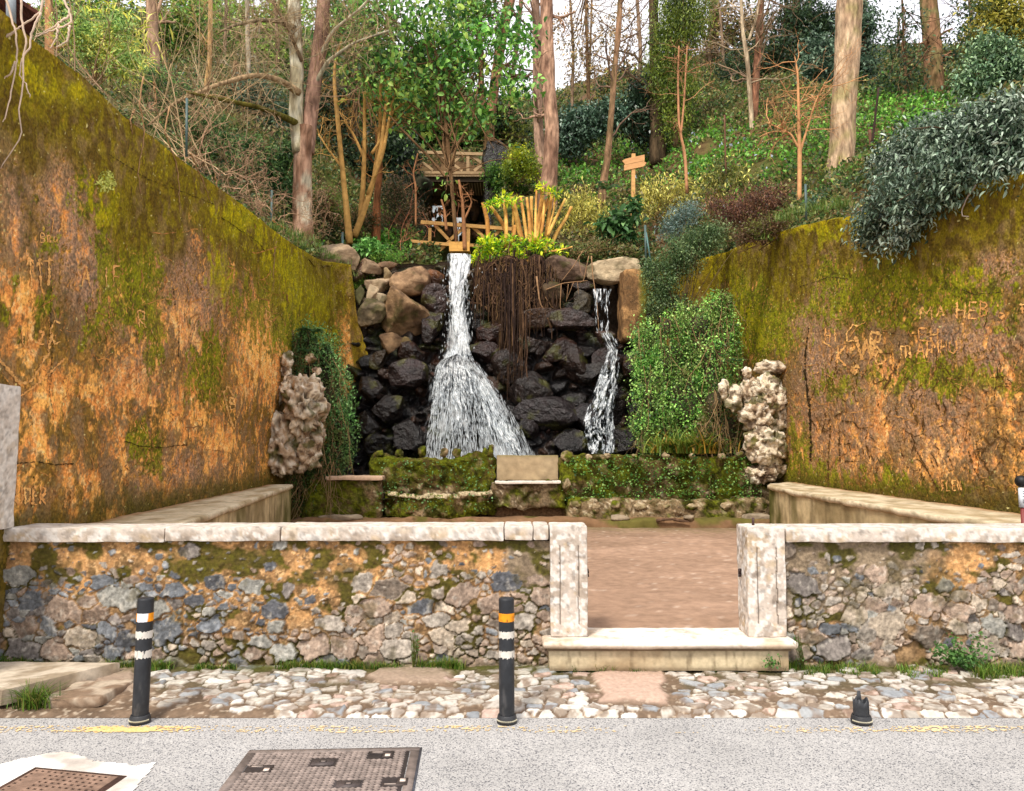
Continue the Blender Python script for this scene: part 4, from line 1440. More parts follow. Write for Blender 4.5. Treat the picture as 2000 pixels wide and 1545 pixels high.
# ------------------------------------------------------------------ benches along the walls
def bench(side):
    ztop = lambda Y: 0.905 + 0.025 * Y
    if side == 0:
        Ys = np.linspace(6.62, 13.0, 130)
        xe = np.interp(Ys, [6.6, 7.2, 13], [-3.05, -3.12, -3.70])
        xw = XL(Ys) + 0.0
        sg = 1
    else:
        Ys = np.linspace(6.62, 13.6, 140)
        xe = np.interp(Ys, [6.6, 7.2, 8.3, 11.3, 12.8, 13.3, 13.6], [4.80, 4.66, 4.43, 4.20, 4.24, 4.45, 4.85])
        xw = XR(Ys) + 0.0
        sg = -1
    t = thing('stone_bench', 'long low cement bench at the foot of the %s' % ('left wall' if side == 0 else 'right wall, curved at its far end'), 'stone bench', (float(xe[0]), 7.0, 0.3))
    zt = ztop(Ys)
    m = MB()
    k = 14
    A = np.linspace(0, 1, k)
    # slab: top and rounded nose
    prof = [(1.0, 0.0)] + [(1 - a, 0.0) for a in np.linspace(.1, .98, 10)]
    TP = []
    for a in np.linspace(0, 1, 12):
        TP.append(np.stack([xw + (xe - xw) * a, Ys, zt], -1))
    for dx_, dz_ in ((0.012, -0.008), (0.018, -0.03), (0.016, -0.06), (-0.01, -0.075)):
        TP.append(np.stack([xe + sg * dx_, Ys, zt + dz_], -1))
    TP = np.stack(TP, 1)
    TP = TP + (fbm(TP * 5, 50 + side, 3)[..., None] - .5) * np.array([.03, 0, .03])
    n = fbm(TP * np.array([6, 3, 6]), 52, 4)
    c = mix(srgb(206, 190, 160), srgb(170, 150, 116), sstep(.4, .65, n))
    dw = np.abs(TP[..., 0] - xw[:, None])
    c = mix(c, srgb(150, 100, 52), sstep(.16, .02, dw + (n - .5) * .2) * .8)
    c = mix(c, srgb(96, 84, 52), sstep(.58, .68, fbm(TP * 14, 53, 3)) * .5)
    f = grid_faces(len(Ys), TP.shape[1])
    if side == 1:
        f = f[:, ::-1]
    m.add(TP, f, col=c.reshape(-1, 3))
    # far end closing
    m.build('seat_slab', M['lime'], t)
    m = MB()
    BP = []
    for a in np.linspace(0, 1, 14):
        BP.append(np.stack([xe - sg * 0.012, Ys, (zt - 0.07) * (1 - a) + 0.25 * a], -1))
    BP = np.stack(BP, 1)
    # end wall face
    EP = []
    for a in np.linspace(0, 1, 14):
        xx = np.linspace(xe[-1] - sg * .012, xw[-1], 10)
        EP.append(np.stack([xx, np.full(10, Ys[-1]), np.full(10, (zt[-1] - .0) * (1 - a) + .25 * a)], -1))
    EP = np.stack(EP, 1)
    def cf(p):
        n = fbm(p * np.array([3, 3, 1.5]), 55 + side, 4)
        c = mix(srgb(196, 176, 136), srgb(150, 132, 96), sstep(.4, .65, n))
        c = mix(c, srgb(108, 94, 66), sstep(.55, .68, fbm(p * np.array([9, 9, 2]), 56, 3)) * .6)
        g = sstep(12.0, 12.9, p[..., 1] + (n - .5) * 2)
        g = np.maximum(g, sstep(.58, .66, fbm(p * 1.6, 58 + side, 3)) * .5)
        return mix(c, mix(srgb(86, 92, 20), srgb(60, 62, 20), n), g * .85)
    f = grid_faces(*BP.shape[:2])
    g = grid_faces(*EP.shape[:2])
    if side == 1:
        f = f[:, ::-1]
        g = g[:, ::-1]
    m.add(BP, f, col=cf(BP).reshape(-1, 3))
    m.add(EP, g, col=cf(EP).reshape(-1, 3))
    m.build('base', M['dirt'], t)
bench(0)
bench(1)

# thin post with a black ball at the right edge
c = P(1999, 1027, 6.75)
t = thing('marker_post', 'slim post with black ball head and white label at the right edge behind the wall', 'post', (float(c[0]), 6.75, 0.3))
m = MB()
tube(m, [[c[0], 6.75, 0.3], [c[0], 6.75, c[2] + .16]], 0.018, 10, srgb(120, 50, 46))
m.build('pole', M['paint'], t)
m = MB()
tube(m, [[c[0], 6.75, c[2] + 0.16], [c[0], 6.75, c[2] + 0.33]], 0.027, 14, srgb(206, 212, 218))
m.build('label_sleeve', M['paint'], t)
m = MB()
k = MB()
for pts in ([(0.012, .30), (-.010, .30), (-.010, .28), (.010, .28), (.010, .255), (-.012, .255)], [(-.01, .235), (-.01, .20), (.01, .20)]):
    tube(m, [[c[0] + a, 6.75 - .0285, c[2] + b] for a, b in pts], 0.0025, 4, srgb(40, 44, 50))
m.build('lettering', M['paint'], t)
m = MB()
v, f = ico(3)
m.add(v * 0.052 + np.array([c[0], 6.75, c[2] + .385]), tris=f, col=srgb(16, 16, 18))
m.build('ball_head', M['rubber'], t)
# ------------------------------------------------------------------ foliage helpers
def pal(*cs):
    return np.array([srgb(*c) for c in cs])

def scatter(mb, cs, rs, n, size, palette, rg, ratio=0.55, out=0.7, down=0.0, shell=(0.55, 1.0), six=False, noise=0.35, nfr=2.0, grad=None, clump=0, bias=None, fold=0.15, tint=None):
    """leaf-sized faces through the volume of a set of ellipsoids; palette (k,3)"""
    cs, rs = np.atleast_2d(np.asarray(cs, float)), np.asarray(rs, float)
    if rs.ndim == 1:
        rs = np.repeat(rs[None], len(cs), 0)
    vol = (rs[:, 0] * rs[:, 1] * rs[:, 2]) ** (2 / 3)
    k = rg.choice(len(cs), n, p=vol / vol.sum())
    d = unit(rg.normal(size=(n, 3)))
    r = shell[0] + (shell[1] - shell[0]) * rg.random(n) ** 0.6
    r = r * (1 + noise * 2 * (fbm(d * nfr + k[:, None] * 7.7, 3, 3) - .5))
    c = cs[k] + d * r[:, None] * rs[k]
    if clump:
        # gather leaves round twig tips so that gaps show between
        tips = c[rg.integers(0, n, max(1, n // clump))]
        c = tips[rg.integers(0, len(tips), n)] + rg.normal(size=(n, 3)) * size * 1.25
    if bias is not None:
        c = c[bias(c) > rg.random(n)]
        k = None
    n = len(c)
    ax = d[:n] * out + rg.normal(size=(n, 3)) * (1 - out * .5) * .7 + np.array([0, 0, -down])
    j = fbm(c * 1.3, 9, 2)
    idx = np.clip((j - .25) * 2 * len(palette) * 0.6 + rg.random(n) * len(palette) * 0.5, 0, len(palette) - 1).astype(int)
    col = palette[idx] * rg.uniform(0.6, 1.45, (n, 1)) * 1.5
    if tint is not None:
        col = tint(c, col)
    leaves(mb, c, ax, size * rg.uniform(.5, 1.35, n), ratio, col, rg, six=six, fold=fold)

def branch_set(rg, start, direc, length, r0, depth, kids, spread=0.7, wob=0.22, up=0.1, lenf=0.62, radf=0.55, out=None, n=7, minr=0.0015, first=0.25):
    """recursive branches; collects (points, radii)"""
    out = [] if out is None else out
    d = unit(np.asarray(direc, float))
    p = np.asarray(start, float)
    pts, ds = [p], [d]
    for i in range(n - 1):
        d = unit(d + rg.normal(size=3) * wob + np.array([0, 0, up]) * 0.3)
        p = p + d * length / (n - 1)
        pts.append(p)
        ds.append(d)
    rad = np.linspace(r0, max(r0 * 0.45, minr), n)
    out.append((np.array(pts), rad, depth))
    if depth > 0:
        for _ in range(kids if isinstance(kids, int) else kids[min(len(kids) - 1, depth)]):
            t = rg.uniform(first, 1.0)
            i = min(n - 2, int(t * (n - 1)))
            q = pts[i] + (pts[i + 1] - pts[i]) * (t * (n - 1) - i)
            nd = unit(ds[i] + rg.normal(size=3) * spread)
            branch_set(rg, q, nd, length * lenf * rg.uniform(.6, 1.2), max(rad[i] * radf, minr), depth - 1, kids, spread, wob * 1.15, up, lenf, radf, out, n, minr, first)
    return out

def build_branches(mb, bs, col, rg, sides=4, var=0.25):
    PP = np.array([b[0] for b in bs])
    RR = np.array([b[1] for b in bs])
    c = np.repeat(np.asarray(col, float)[None], len(bs), 0) * rg.uniform(1 - var, 1 + var, (len(bs), 1))
    tubes(mb, PP, RR, sides, c)

# ------------------------------------------------------------------ mossy stonework in front of the pool
def mossc(seed, moss=0.6, stone=(168, 144, 112)):
    def f(p, s=None):
        a, b, d = fbm(p * 2.6, seed, 4), fbm(p * 9, seed + 1, 4), fbm(p * 30, seed + 2, 3)
        st = mix(srgb(*stone), srgb(112, 90, 64), b)
        st = mix(st, srgb(216, 200, 170), sstep(.60, .70, d) * .7)
        mg = mix(srgb(78, 84, 18), srgb(50, 50, 16), sstep(.38, .60, b))
        mg = mix(mg, srgb(84, 66, 40), sstep(.55, .66, fbm(p * 6 + 3, seed + 8, 4)) * .8)
        mg = mix(mg, srgb(112, 118, 28), sstep(.50, .70, d * .5 + a * .5) * .8)
        return mix(st, mg, sstep(0.72 - .5 * moss, 0.86 - .5 * moss, a * .55 + b * .45 + (d - .5) * .12))
    return f
def PX(px, Y): return (px - 1000) / FPX * Y
def PZ(py, Y): return 1.75 + (885.5 - py) / FPX * Y * 1.0

t = thing('mossy_parapet', 'low dark mossy rubble parapet with a flat stone slab on top, left of the basin', 'mossy wall', (PX(670, 13.9), 13.9, .5))
m = MB()
dense_box(m, (PX(598, 13.9), 13.75, .45), (PX(748, 13.9), 14.2, PZ(937, 13.9)), .03, .10, 2.0, 31, mossc(31, .62, (104, 86, 64)), rnd=.06)
m.build('rubble', M['moss'], t)
m = MB()
dense_box(m, (PX(640, 13.8), 13.66, PZ(937, 13.8)), (PX(751, 13.8), 14.2, PZ(928.5, 13.8)), .03, .012, 3, 32, col=srgb(190, 160, 134), rnd=.02, bottom=True)
m.build('top_slab', M['lime'], t)

t = thing('mossy_parapet', 'tall cushion of bright moss over rubble behind the curved basin, below the main waterfall', 'mossy wall', (PX(845, 14.1), 14.1, .5))
m = MB()
dense_box(m, (PX(728, 14.1), 13.98, .45), (PX(968, 14.1), 14.45, PZ(892, 14.1)), .028, .13, 2.2, 41, mossc(41, .86), rnd=.10)
m.build('rubble', M['moss'], t)
rg = np.random.default_rng(4)
for px_, h_ in ((825, 14), (742, 6), (868, 9), (892, 9), (950, 9), (958, 16), (780, 6), (1102, 0)):
    if h_:
        c = P(px_, 889 - h_ / 2, 14.1)
        m = MB()
        boulder(m, c, (.16, .16, h_ * .0095 + .10), int(px_), mossc(int(px_), .7), 3, 7, .14)
        m.build('crest_stone', M['tufa'], t)

t = thing('basin', 'small curved basin with pale stony rim and bright moss, bulging from the parapet', 'basin', (PX(860, 13.6), 13.6, .5))
def basin():
    m = MB()
    n = 150
    th = np.linspace(0, 1, n)
    pxs = 752 + 218 * th
    Yc = 13.95 - 0.55 * np.sin(th * math.pi) ** 0.6
    k = 26
    V = np.zeros((n, k, 3))
    zt = PZ(957 + 9 * np.sin(th * math.pi), Yc)
    prof = [(0.14, -.02), (0.10, .0), (.05, .012), (0, 0), (-.03, -.03)] + [(-.04 + .03 * math.sin(a * 6) + .06 * a, -.05 - (0.36) * a) for a in np.linspace(0, 1, k - 5)]
    for j, (o_, z_) in enumerate(prof):
        V[:, j] = np.stack([PX(pxs, Yc) , Yc + o_, zt + z_], -1)
    f1 = np.stack([fbm(V * 2.5, 60 + i, 4) - .5 for i in range(3)], -1) * .16 + np.stack([fbm(V * 11, 63 + i, 3) - .5 for i in range(3)], -1) * .06
    V = V + f1
    c = mossc(65, .8)(V)
    nb = fbm(V * 14, 66, 3)
    rim = np.zeros(V.shape[:2])
    rim[:, 1:6] = 1
    c = mix(c, mix(srgb(206, 192, 160), srgb(160, 140, 106), nb), rim * sstep(.38, .5, nb))
    m.add(V, grid_faces(n, k), col=c.reshape(-1, 3))
    return m
basin().build('rim', M['moss'], t)
m = MB()
m.add([[PX(752, 13.9), 13.6, .95], [PX(970, 13.9), 13.6, .95], [PX(970, 13.9), 14.1, .95], [PX(752, 13.9), 14.1, .95]], [[0, 1, 2, 3]], col=srgb(20, 20, 12))
m.build('dark_water', M['wet'], t)

t = thing('masonry_bench', 'plain stone seat with a square backrest slab set between two mossy parapets', 'stone seat', (PX(1030, 14), 14, .5))
m = MB()
dense_box(m, (PX(970, 14.2), 14.14, PZ(938, 14.1)), (PX(1090, 14.2), 14.26, PZ(889, 14.15)), .03, .010, 3, 44,
          lambda p: mix(mix(srgb(176, 156, 124), srgb(146, 126, 98), fbm(p * 5, 45, 4)), srgb(110, 104, 60), sstep(.06, 0, PZ(889, 14.15) - p[..., 2]) * .6), rnd=.02)
m.build('backrest', M['dirt'], t)
m = MB()
dense_box(m, (PX(967, 13.85), 13.72, PZ(942.5, 13.8) - .02), (PX(1094, 13.85), 14.15, PZ(939, 13.8) - .0), .03, .014, 3, 46, col=srgb(214, 204, 192), rnd=.02, bottom=True)
m.build('seat', M['lime'], t)
m = MB()
dense_box(m, (PX(962, 13.85), 13.78, PZ(992, 13.85)), (PX(1100, 13.85), 14.2, PZ(944, 13.85)), .03, .11, 2.4, 47, mossc(47, .62, (110, 96, 76)), rnd=.08)
box(m, (PX(900, 13.85), 13.95, .5), (PX(1110, 13.85), 14.3, PZ(985, 13.85)), srgb(120, 92, 66))
m.build('base', M['moss'], t)

t = thing('mossy_parapet', 'longest mossy parapet with small ivy leaves and a stony ledge, right of the seat', 'mossy wall', (PX(1290, 14), 14, .5))
m = MB()
dense_box(m, (PX(1094, 14.1), 13.95, .5), (PX(1492, 14.1), 14.6, PZ(891, 14.1)), .03, .13, 2.0, 48, mossc(48, .80, (124, 106, 80)), rnd=.10)
m.build('rubble', M['moss'], t)
m = MB()
dense_box(m, (PX(1104, 13.8), 13.70, .5), (PX(1500, 13.8), 14.0, PZ(974, 13.8)), .03, .10, 2.6, 49, mossc(49, .58, (150, 130, 100)), rnd=.08)
m.build('ledge', M['moss'], t)
for i, (px_, py_, w_, h_) in enumerate([(1106, 946, 16, 30), (1108, 893, 26, 22), (1150, 893, 14, 12), (1186, 890, 12, 10), (1240, 891, 14, 10), (1300, 890, 16, 12), (1352, 890, 12, 9), (1410, 891, 14, 12), (1447, 888, 18, 12),
                                        (1124, 985, 22, 18), (1160, 988, 26, 16), (1200, 986, 20, 14), (1250, 990, 26, 14), (1300, 988, 20, 12), (1350, 990, 22, 12), (1420, 988, 24, 14)]):
    Yk = 13.9 if py_ < 940 else 13.72
    m = MB()
    boulder(m, P(px_, py_, Yk), (w_ * .0095, .14, h_ * .0095), 200 + i, mossc(210 + i, .45, (186, 166, 132)), 3, 7, .16)
    m.build('crest_stone', M['tufa'], t)

m = MB()
dense_box(m, (-3.9, 13.35, .30), (4.6, 14.3, .62), .06, .07, 1.2, 52, lambda p: mix(mix(srgb(142, 110, 82), srgb(104, 78, 54), fbm(p * 4, 53, 4)), srgb(88, 88, 36), sstep(.48, .6, fbm(p * 3, 54, 4)) * .8), rnd=.12)
tag(m.build('ground_bank', M['dirt']), kind='structure')
for i, (px_, py_, w_, h_, lab) in enumerate([(1480, 1006, 66, 14, 'flat grey stone lying on the ground at the near end of the right parapet'), (1210, 1014, 44, 8, 'small flat stone half sunk in the court soil below the right parapet'),
                                        (665, 1012, 90, 10, 'long flat stone lying on the ground below the left parapet slab'), (1345, 1015, 30, 6, 'pale sliver of stone lying beside a dead root on the court soil')]):
    m = MB()
    c = P(px_, py_, 13.5)
    c[2] = .63
    boulder(m, c, (w_ * .0088, .3, h_ * .0088 + .05), 300 + i, lambda p, s: mix(srgb(164, 148, 126), srgb(120, 104, 84), fbm(p * 6, s, 3)), 3, 8, .08)
    tag(m.build('flat_stone', M['rock'], None, c), lab, 'stone', 'loose stones in the court')

m = MB()
for pts in ([(1282, 1019), (1298, 1014), (1316, 1013), (1336, 1017)], [(1316, 1013), (1330, 1020), (1346, 1022)], [(1298, 1014), (1290, 1011)]):
    q = np.array(pts, float)
    k = np.linspace(0, len(q) - 1, 14)
    w_ = P(np.interp(k, range(len(q)), q[:, 0]), np.interp(k, range(len(q)), q[:, 1]), 13.32)
    w_[:, 2] = .62 - (w_[:, 2].max() - w_[:, 2]) * .5
    tube(m, w_, np.linspace(.03, .012, 14), 6, srgb(96, 74, 58))
tag(m.build('dead_root', M['bark'], None, P(1310, 1016, 13.3)), 'dark twisted dead root lying on the ground at the far edge of the court', 'root')
# ------------------------------------------------------------------ tufa rockwork
def tufac(p, seed):
    a, b, d = fbm(p * 3, seed, 3), fbm(p * 12, seed + 1, 4), fbm(p * 5 + 4, seed + 2, 3)
    c = mix(srgb(222, 206, 178), srgb(184, 158, 128), sstep(.35, .65, a))
    c = mix(c, srgb(236, 226, 208), sstep(.52, .68, b) * .7)
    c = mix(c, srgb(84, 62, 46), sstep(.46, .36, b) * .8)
    return mix(c, mix(srgb(88, 92, 20), srgb(60, 56, 20), b), sstep(.56, .64, d) * .8)
def tufa(m, px, py, w, h, Y, seed, d=None):
    v, f = ico(5 if w * h > 1600 else 4)
    s = Y / FPX
    c = P(px, py, Y)
    size = np.array([w * s, (d or (w + h) / 2 * s * .8), h * s]) / 2 * 1.1
    p = v * size
    m_ = float(size.mean())
    a = fbm(p / m_ * 1.5 + seed, seed, 3) - .5
    b = fbm(p * 13 + seed, seed + 1, 3)
    e = fbm(p * 30 + seed, seed + 2, 3)
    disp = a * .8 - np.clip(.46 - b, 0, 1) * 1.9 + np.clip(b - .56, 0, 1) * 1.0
    p = p + v * (disp * m_)[:, None] + v * ((e - .5) * .06)[:, None]
    p = p + c
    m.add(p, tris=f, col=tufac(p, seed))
t = thing('tufa_rockwork', 'pillar of pitted brownish tufa rock at the end of the left wall', 'rockwork', P(570, 935, 13.2))
m = MB()
for i, (px, py, w, h) in enumerate([(592, 800, 66, 122), (548, 875, 62, 110), (590, 885, 60, 70), (562, 702, 24, 30), (560, 725, 20, 22), (534, 775, 30, 48), (613, 772, 22, 50), (566, 760, 34, 50), (620, 850, 26, 46), (606, 700, 20, 16), (618, 725, 18, 14)]):
    tufa(m, px, py, w, h, 13.3 + .05 * (i % 3), 400 + i)
m.build('rock', M['tufa'], t)
t = thing('tufa_rockwork', 'knobbly whitish tufa rock pillar full of holes where the right wall meets the parapet', 'rockwork', P(1480, 935, 13.6))
m = MB()
for i, (px, py, w, h) in enumerate([(1500, 770, 56, 70), (1480, 810, 60, 70), (1520, 815, 40, 70), (1495, 865, 60, 70), (1505, 718, 60, 26), (1462, 765, 28, 56), (1436, 775, 26, 50), (1458, 728, 16, 20), (1526, 760, 22, 36), (1470, 870, 30, 50),
                                  (1414, 760, 18, 36), (1498, 900, 50, 30), (1524, 870, 20, 46), (1488, 925, 56, 36), (1516, 915, 34, 34)]):
    tufa(m, px, py, w, h, 13.75 + .08 * (i % 3), 430 + i)
m.build('rock', M['tufa'], t)

# ------------------------------------------------------------------ the rock cascade
def YB(z):
    return 18.75 - 0.34 * (6.2 - np.asarray(z, float))
tc_ = thing('rock_cascade', 'dark wet wall of piled boulders behind the pool, with the waterfalls running over it', 'rock face', (0, 18, 0.5))
def backing():
    rg = np.random.default_rng(8)
    xs, zs = np.arange(-4.3, 3.6, 0.03), np.arange(0.3, 6.35, 0.03)
    Xg, Zg = np.meshgrid(xs, zs, indexing='ij')
    pts, rad = seeds(-4.3, 3.6, .3, 6.4, lambda x, y, r: r.uniform(.07, .34) * (0.55 if x < -1.9 and y < 3.4 else 1), 9000, rg, .85)
    ids, F1, F2 = cells(Xg, Zg, pts, rad, rg, .5)
    ids, F1, F2 = [a.reshape(Xg.shape) for a in (ids, F1, F2)]
    gap = F2 - F1
    s = sstep(.01, .16, gap)
    p3 = np.stack([Xg, Zg, 0 * Xg], -1)
    n1, n2, n3 = fbm(p3 * 1.2, 81, 4), fbm(p3 * 5, 82, 4), fbm(p3 * 16, 83, 3)
    tilt = rg.normal(0, .35, (len(pts), 2))
    dx, dz = Xg - pts[ids, 0], Zg - pts[ids, 1]
    h = s * (rg.uniform(.1, .38, len(pts))[ids] + tilt[ids, 0] * dx + tilt[ids, 1] * dz) + (n1 - .5) * .5 + (n2 - .5) * .16 + (n3 - .5) * .05
    px, py = proj(np.stack([Xg, YB(Zg), Zg], -1))
    alc = sstep(1158, 1168, px) * (1 - sstep(1212, 1222, px)) * sstep(548, 556, py) * (1 - sstep(640, 660, py))
    Yg = YB(Zg) - h + alc * 1.3
    wetc = pal((34, 25, 22), (26, 20, 19), (46, 34, 28), (32, 28, 28), (54, 36, 25), (24, 22, 23), (42, 37, 27))
    dry = pal((126, 102, 80), (104, 84, 66), (92, 74, 58), (140, 120, 96))
    wet = np.clip(sstep(5.3, 4.6, Zg + (n1 - .5) * 1.2) + sstep(-1.5, -1.0, Xg) * sstep(5.9, 5.5, Zg), 0, 1)
    base = mix(dry[rg.integers(0, 4, len(pts))][ids], wetc[rg.integers(0, 7, len(pts))][ids], wet)
    c = base * (.7 + .6 * n2)[..., None]
    c = mix(c, srgb(84, 46, 26), sstep(.56, .7, fbm(p3 * 2.4, 84, 3)) * .45 * s)
    c = mix(c, srgb(58, 66, 24), sstep(.60, .68, fbm(p3 * 2.0 + 7, 85, 4)) * .7)
    c = c * (1 - .6 * sstep(.05, .0, gap))[..., None]
    m = MB()
    m.add(np.stack([Xg, Yg, Zg], -1), grid_faces(*Xg.shape), col=c.reshape(-1, 3) * .8)
    m.build('rock_core', M['wet'], tc_)
backing()
def rockcol(base, patch, wetness, pth=.55):
    b, q = srgb(*base), srgb(*patch)
    if wetness > 0:
        b, q = b * np.array([.44, .37, .31]), q * np.array([.46, .38, .32])
    def f(p, s):
        a, n, d = fbm(p * 2.6 + s, s, 3), fbm(p * 8, s + 1, 4), fbm(p * 24, s + 2, 3)
        c = mix(b, q, sstep(pth - .08, pth + .08, a * .6 + n * .4))
        c = c * (.75 + .5 * d)[..., None]
        c = mix(c, srgb(78, 78, 26), sstep(.60, .68, fbm(p * 3 + 5, s + 3, 4)) * .6)
        return c * (1 - .55 * wetness) * (np.array([.60, .60, .60]) if wetness == 0 else 1)
    return f
TAN, DBR = (190, 160, 128), (132, 100, 74)
BL = [(660, 508, 104, 56, (206, 178, 142), TAN, 0), (722, 522, 46, 34, TAN, DBR, 0), (757, 519, 40, 18, (140, 110, 84), DBR, 0), (740, 556, 50, 26, (208, 182, 148), TAN, 0), (757, 543, 18, 44, (176, 150, 110), TAN, 0),
      (800, 547, 68, 54, (196, 158, 120), DBR, 0), (853, 542, 42, 34, (154, 104, 58), (90, 60, 40), .1), (728, 575, 24, 36, (204, 180, 146), TAN, 0), (744, 586, 24, 30, (210, 188, 154), TAN, 0),
      (788, 608, 88, 88, (178, 142, 104), (120, 92, 66), 0), (727, 617, 48, 58, (166, 144, 112), (110, 96, 74), 0), (700, 578, 26, 48, (130, 122, 84), (100, 96, 60), 0), (845, 586, 50, 54, (92, 76, 76), (70, 52, 46), .1),
      (762, 672, 42, 40, (154, 122, 88), (110, 84, 60), 0), (793, 672, 26, 24, (124, 104, 66), (90, 80, 50), 0), (798, 738, 70, 62, (84, 74, 80), (64, 52, 54), .1), (806, 692, 56, 44, (70, 48, 40), (50, 34, 30), .1), (740, 700, 40, 40, (80, 66, 44), (60, 50, 34), .1), (845, 640, 44, 60, (66, 50, 50), (48, 36, 36), .2),
      (956, 652, 68, 48, (78, 50, 40), (52, 34, 30), .1), (948, 690, 70, 36, (66, 48, 46), (46, 34, 34), .1), (1048, 624, 58, 56, (104, 88, 76), (84, 58, 38), .1), (1116, 628, 92, 44, (88, 74, 74), (60, 50, 50), .1), (1104, 526, 74, 54, (132, 106, 86), (96, 74, 60), 0),
      (1196, 524, 104, 52, (222, 198, 160), (184, 156, 122), 0), (1136, 590, 44, 42, (96, 92, 74), (74, 68, 50), .1), (1078, 572, 44, 36, (104, 84, 60), (76, 58, 42), 0), (1140, 560, 46, 20, (70, 54, 44), (50, 40, 34), .1),
      (1072, 815, 120, 66, (62, 56, 62), (44, 38, 40), .15), (1036, 758, 80, 60, (60, 50, 48), (44, 36, 34), .15), (1120, 706, 66, 60, (62, 46, 40), (46, 36, 34), .1), (1152, 726, 60, 38, (64, 62, 62), (46, 44, 46), .1), (1092, 686, 66, 52, (76, 52, 44), (54, 38, 34), .1),
      (1145, 812, 60, 60, (58, 54, 60), (42, 40, 46), .1), (1030, 835, 60, 50, (56, 50, 54), (40, 36, 40), .1), (1185, 700, 54, 50, (66, 52, 52), (50, 40, 40), .1), (1195, 790, 60, 70, (56, 50, 54), (40, 38, 42), .1), (1225, 860, 50, 60, (50, 46, 50), (36, 34, 38), .1),
      (1110, 860, 70, 50, (48, 44, 48), (36, 34, 36), .1), (905, 715, 70, 50, (70, 58, 58), (50, 42, 42), .2), (1000, 715, 70, 60, (60, 48, 44), (44, 36, 34), .1), (1235, 720, 40, 60, (80, 62, 48), (56, 44, 36), .1), (1180, 660, 44, 26, (110, 86, 76), (70, 54, 50), .1),
      (720, 760, 50, 44, (52, 42, 40), (38, 32, 30), .1), (760, 800, 60, 50, (46, 38, 38), (34, 28, 28), .1), (715, 830, 50, 50, (44, 38, 36), (32, 28, 28), .1), (800, 850, 60, 60, (42, 36, 38), (32, 28, 30), .1), (740, 870, 50, 40, (40, 34, 34), (30, 28, 28), .1)]
for i, (px, py, w_, h_, b, q, wt) in enumerate(BL):
    z = float(P(px, py, 18)[2])
    Y = float(YB(z)) - .42 - (.12 if wt == 0 else 0)
    c = P(px, py, Y)
    s = Y / FPX
    m = MB()
    boulder(m, c, (w_ * s * 1.22, (w_ + h_) / 2 * s * .9, h_ * s * 1.22), 500 + i, rockcol(b, q, wt), 5 if w_ * h_ > 2000 else 4, 13, .045, .46)
    m.build('boulder', M['wet'] if wt > 0 else M['rock'], tc_)
# plastered jamb right of the small fall
m = MB()
dense_box(m, (PX(1214, 17.9) + .0, 17.45, PZ(665, 17.6)), (PX(1262, 17.9), 18.4, PZ(524, 17.8)), .035, .05, 1.6, 70,
          lambda p: mix(mix(mix(srgb(166, 126, 82), srgb(116, 86, 56), sstep(.4, .6, fbm(p * 5, 71, 5))), srgb(90, 70, 48), sstep(.55, .65, fbm(p * 12, 73, 3)) * .7), srgb(96, 100, 28), sstep(PX(1242, 17.9), PX(1252, 17.9), p[..., 0] + (fbm(p * 6, 72, 3) - .5) * .1) * .85), rnd=.09, bottom=True)
m.build('plastered_jamb', M['plaster'], tc_)

# hanging roots under the cut shrub
rg = np.random.default_rng(90)
t = thing('hanging_roots', 'brown mat of roots hanging down the rock face beside the main waterfall', 'roots', P(990, 510, 18.0))
K = 460
px0 = np.where(rg.random(K) < .5, rg.normal(1000, 28, K), rg.uniform(922, 1090, K))
py0 = rg.uniform(498, 560, K)
ln = rg.uniform(40, 130, K) * np.where(np.abs(px0 - 1003) < 28, 1.75, 0.9)
ln = np.where(px0 < 960, ln * .75, ln)
tt = np.linspace(0, 1, 8)
sw = rg.normal(0, 4.5, (K, 8)).cumsum(1) * .6 * (rg.random((K, 1)) ** 1.5 + .15)
PPx = px0[:, None] + sw
PPy = py0[:, None] + ln[:, None] * tt[None]
zc = P(PPx, PPy, 18.0)[..., 2]
PP = P(PPx, PPy, YB(zc) - .48 - rg.uniform(0, .28, K)[:, None])
R0 = np.where(rg.random(K) < .12, rg.uniform(.018, .035, K), rg.uniform(.004, .011, K))
RR = R0[:, None] * np.linspace(1, .35, 8)[None]
rc = pal((76, 56, 42), (56, 42, 34), (96, 72, 52), (46, 34, 29), (82, 62, 40))
m = MB()
tubes(m, PP, RR, 5, rc[rg.integers(0, 5, K)])
K2 = 260
qx, qy = rg.normal(998, 34, K2), rg.uniform(500, 600, K2)
an = rg.uniform(0, 6.28, K2)
tt2 = np.linspace(-.5, .5, 8)
L2_ = rg.uniform(10, 44, K2)
wv_ = rg.normal(0, 2.2, (K2, 8)).cumsum(1)
ax_ = qx[:, None] + np.cos(an)[:, None] * tt2 * L2_[:, None] * .6 + wv_
ay_ = qy[:, None] + np.sin(an)[:, None] * tt2 * L2_[:, None] + wv_[:, ::-1] + 12 * (tt2 + .5) ** 2
zc = P(ax_, ay_, 18.0)[..., 2]
tubes(m, P(ax_, ay_, YB(zc) - .62 - rg.uniform(0, .12, K2)[:, None]), np.repeat(rg.uniform(.005, .016, K2)[:, None], 8, 1), 5, rc[rg.integers(0, 5, K2)] * 1.1)
m.build('root_strands', M['bark'], t)
m = MB()
for i, (px, py, w_, h_) in enumerate([(950, 545, 60, 90), (1005, 540, 70, 90), (1050, 530, 30, 80), (975, 600, 50, 80), (1008, 610, 40, 110), (938, 560, 28, 70)]):
    z = float(P(px, py, 18)[2])
    Y = float(YB(z)) - .38
    boulder(m, P(px, py, Y), (w_ * .0108, .40, h_ * .0108), 700 + i, lambda p, s: mix(srgb(72, 52, 40), srgb(44, 32, 26), fbm(p * np.array([12, 12, 2.5]), s, 4)), 5, 4, .20)
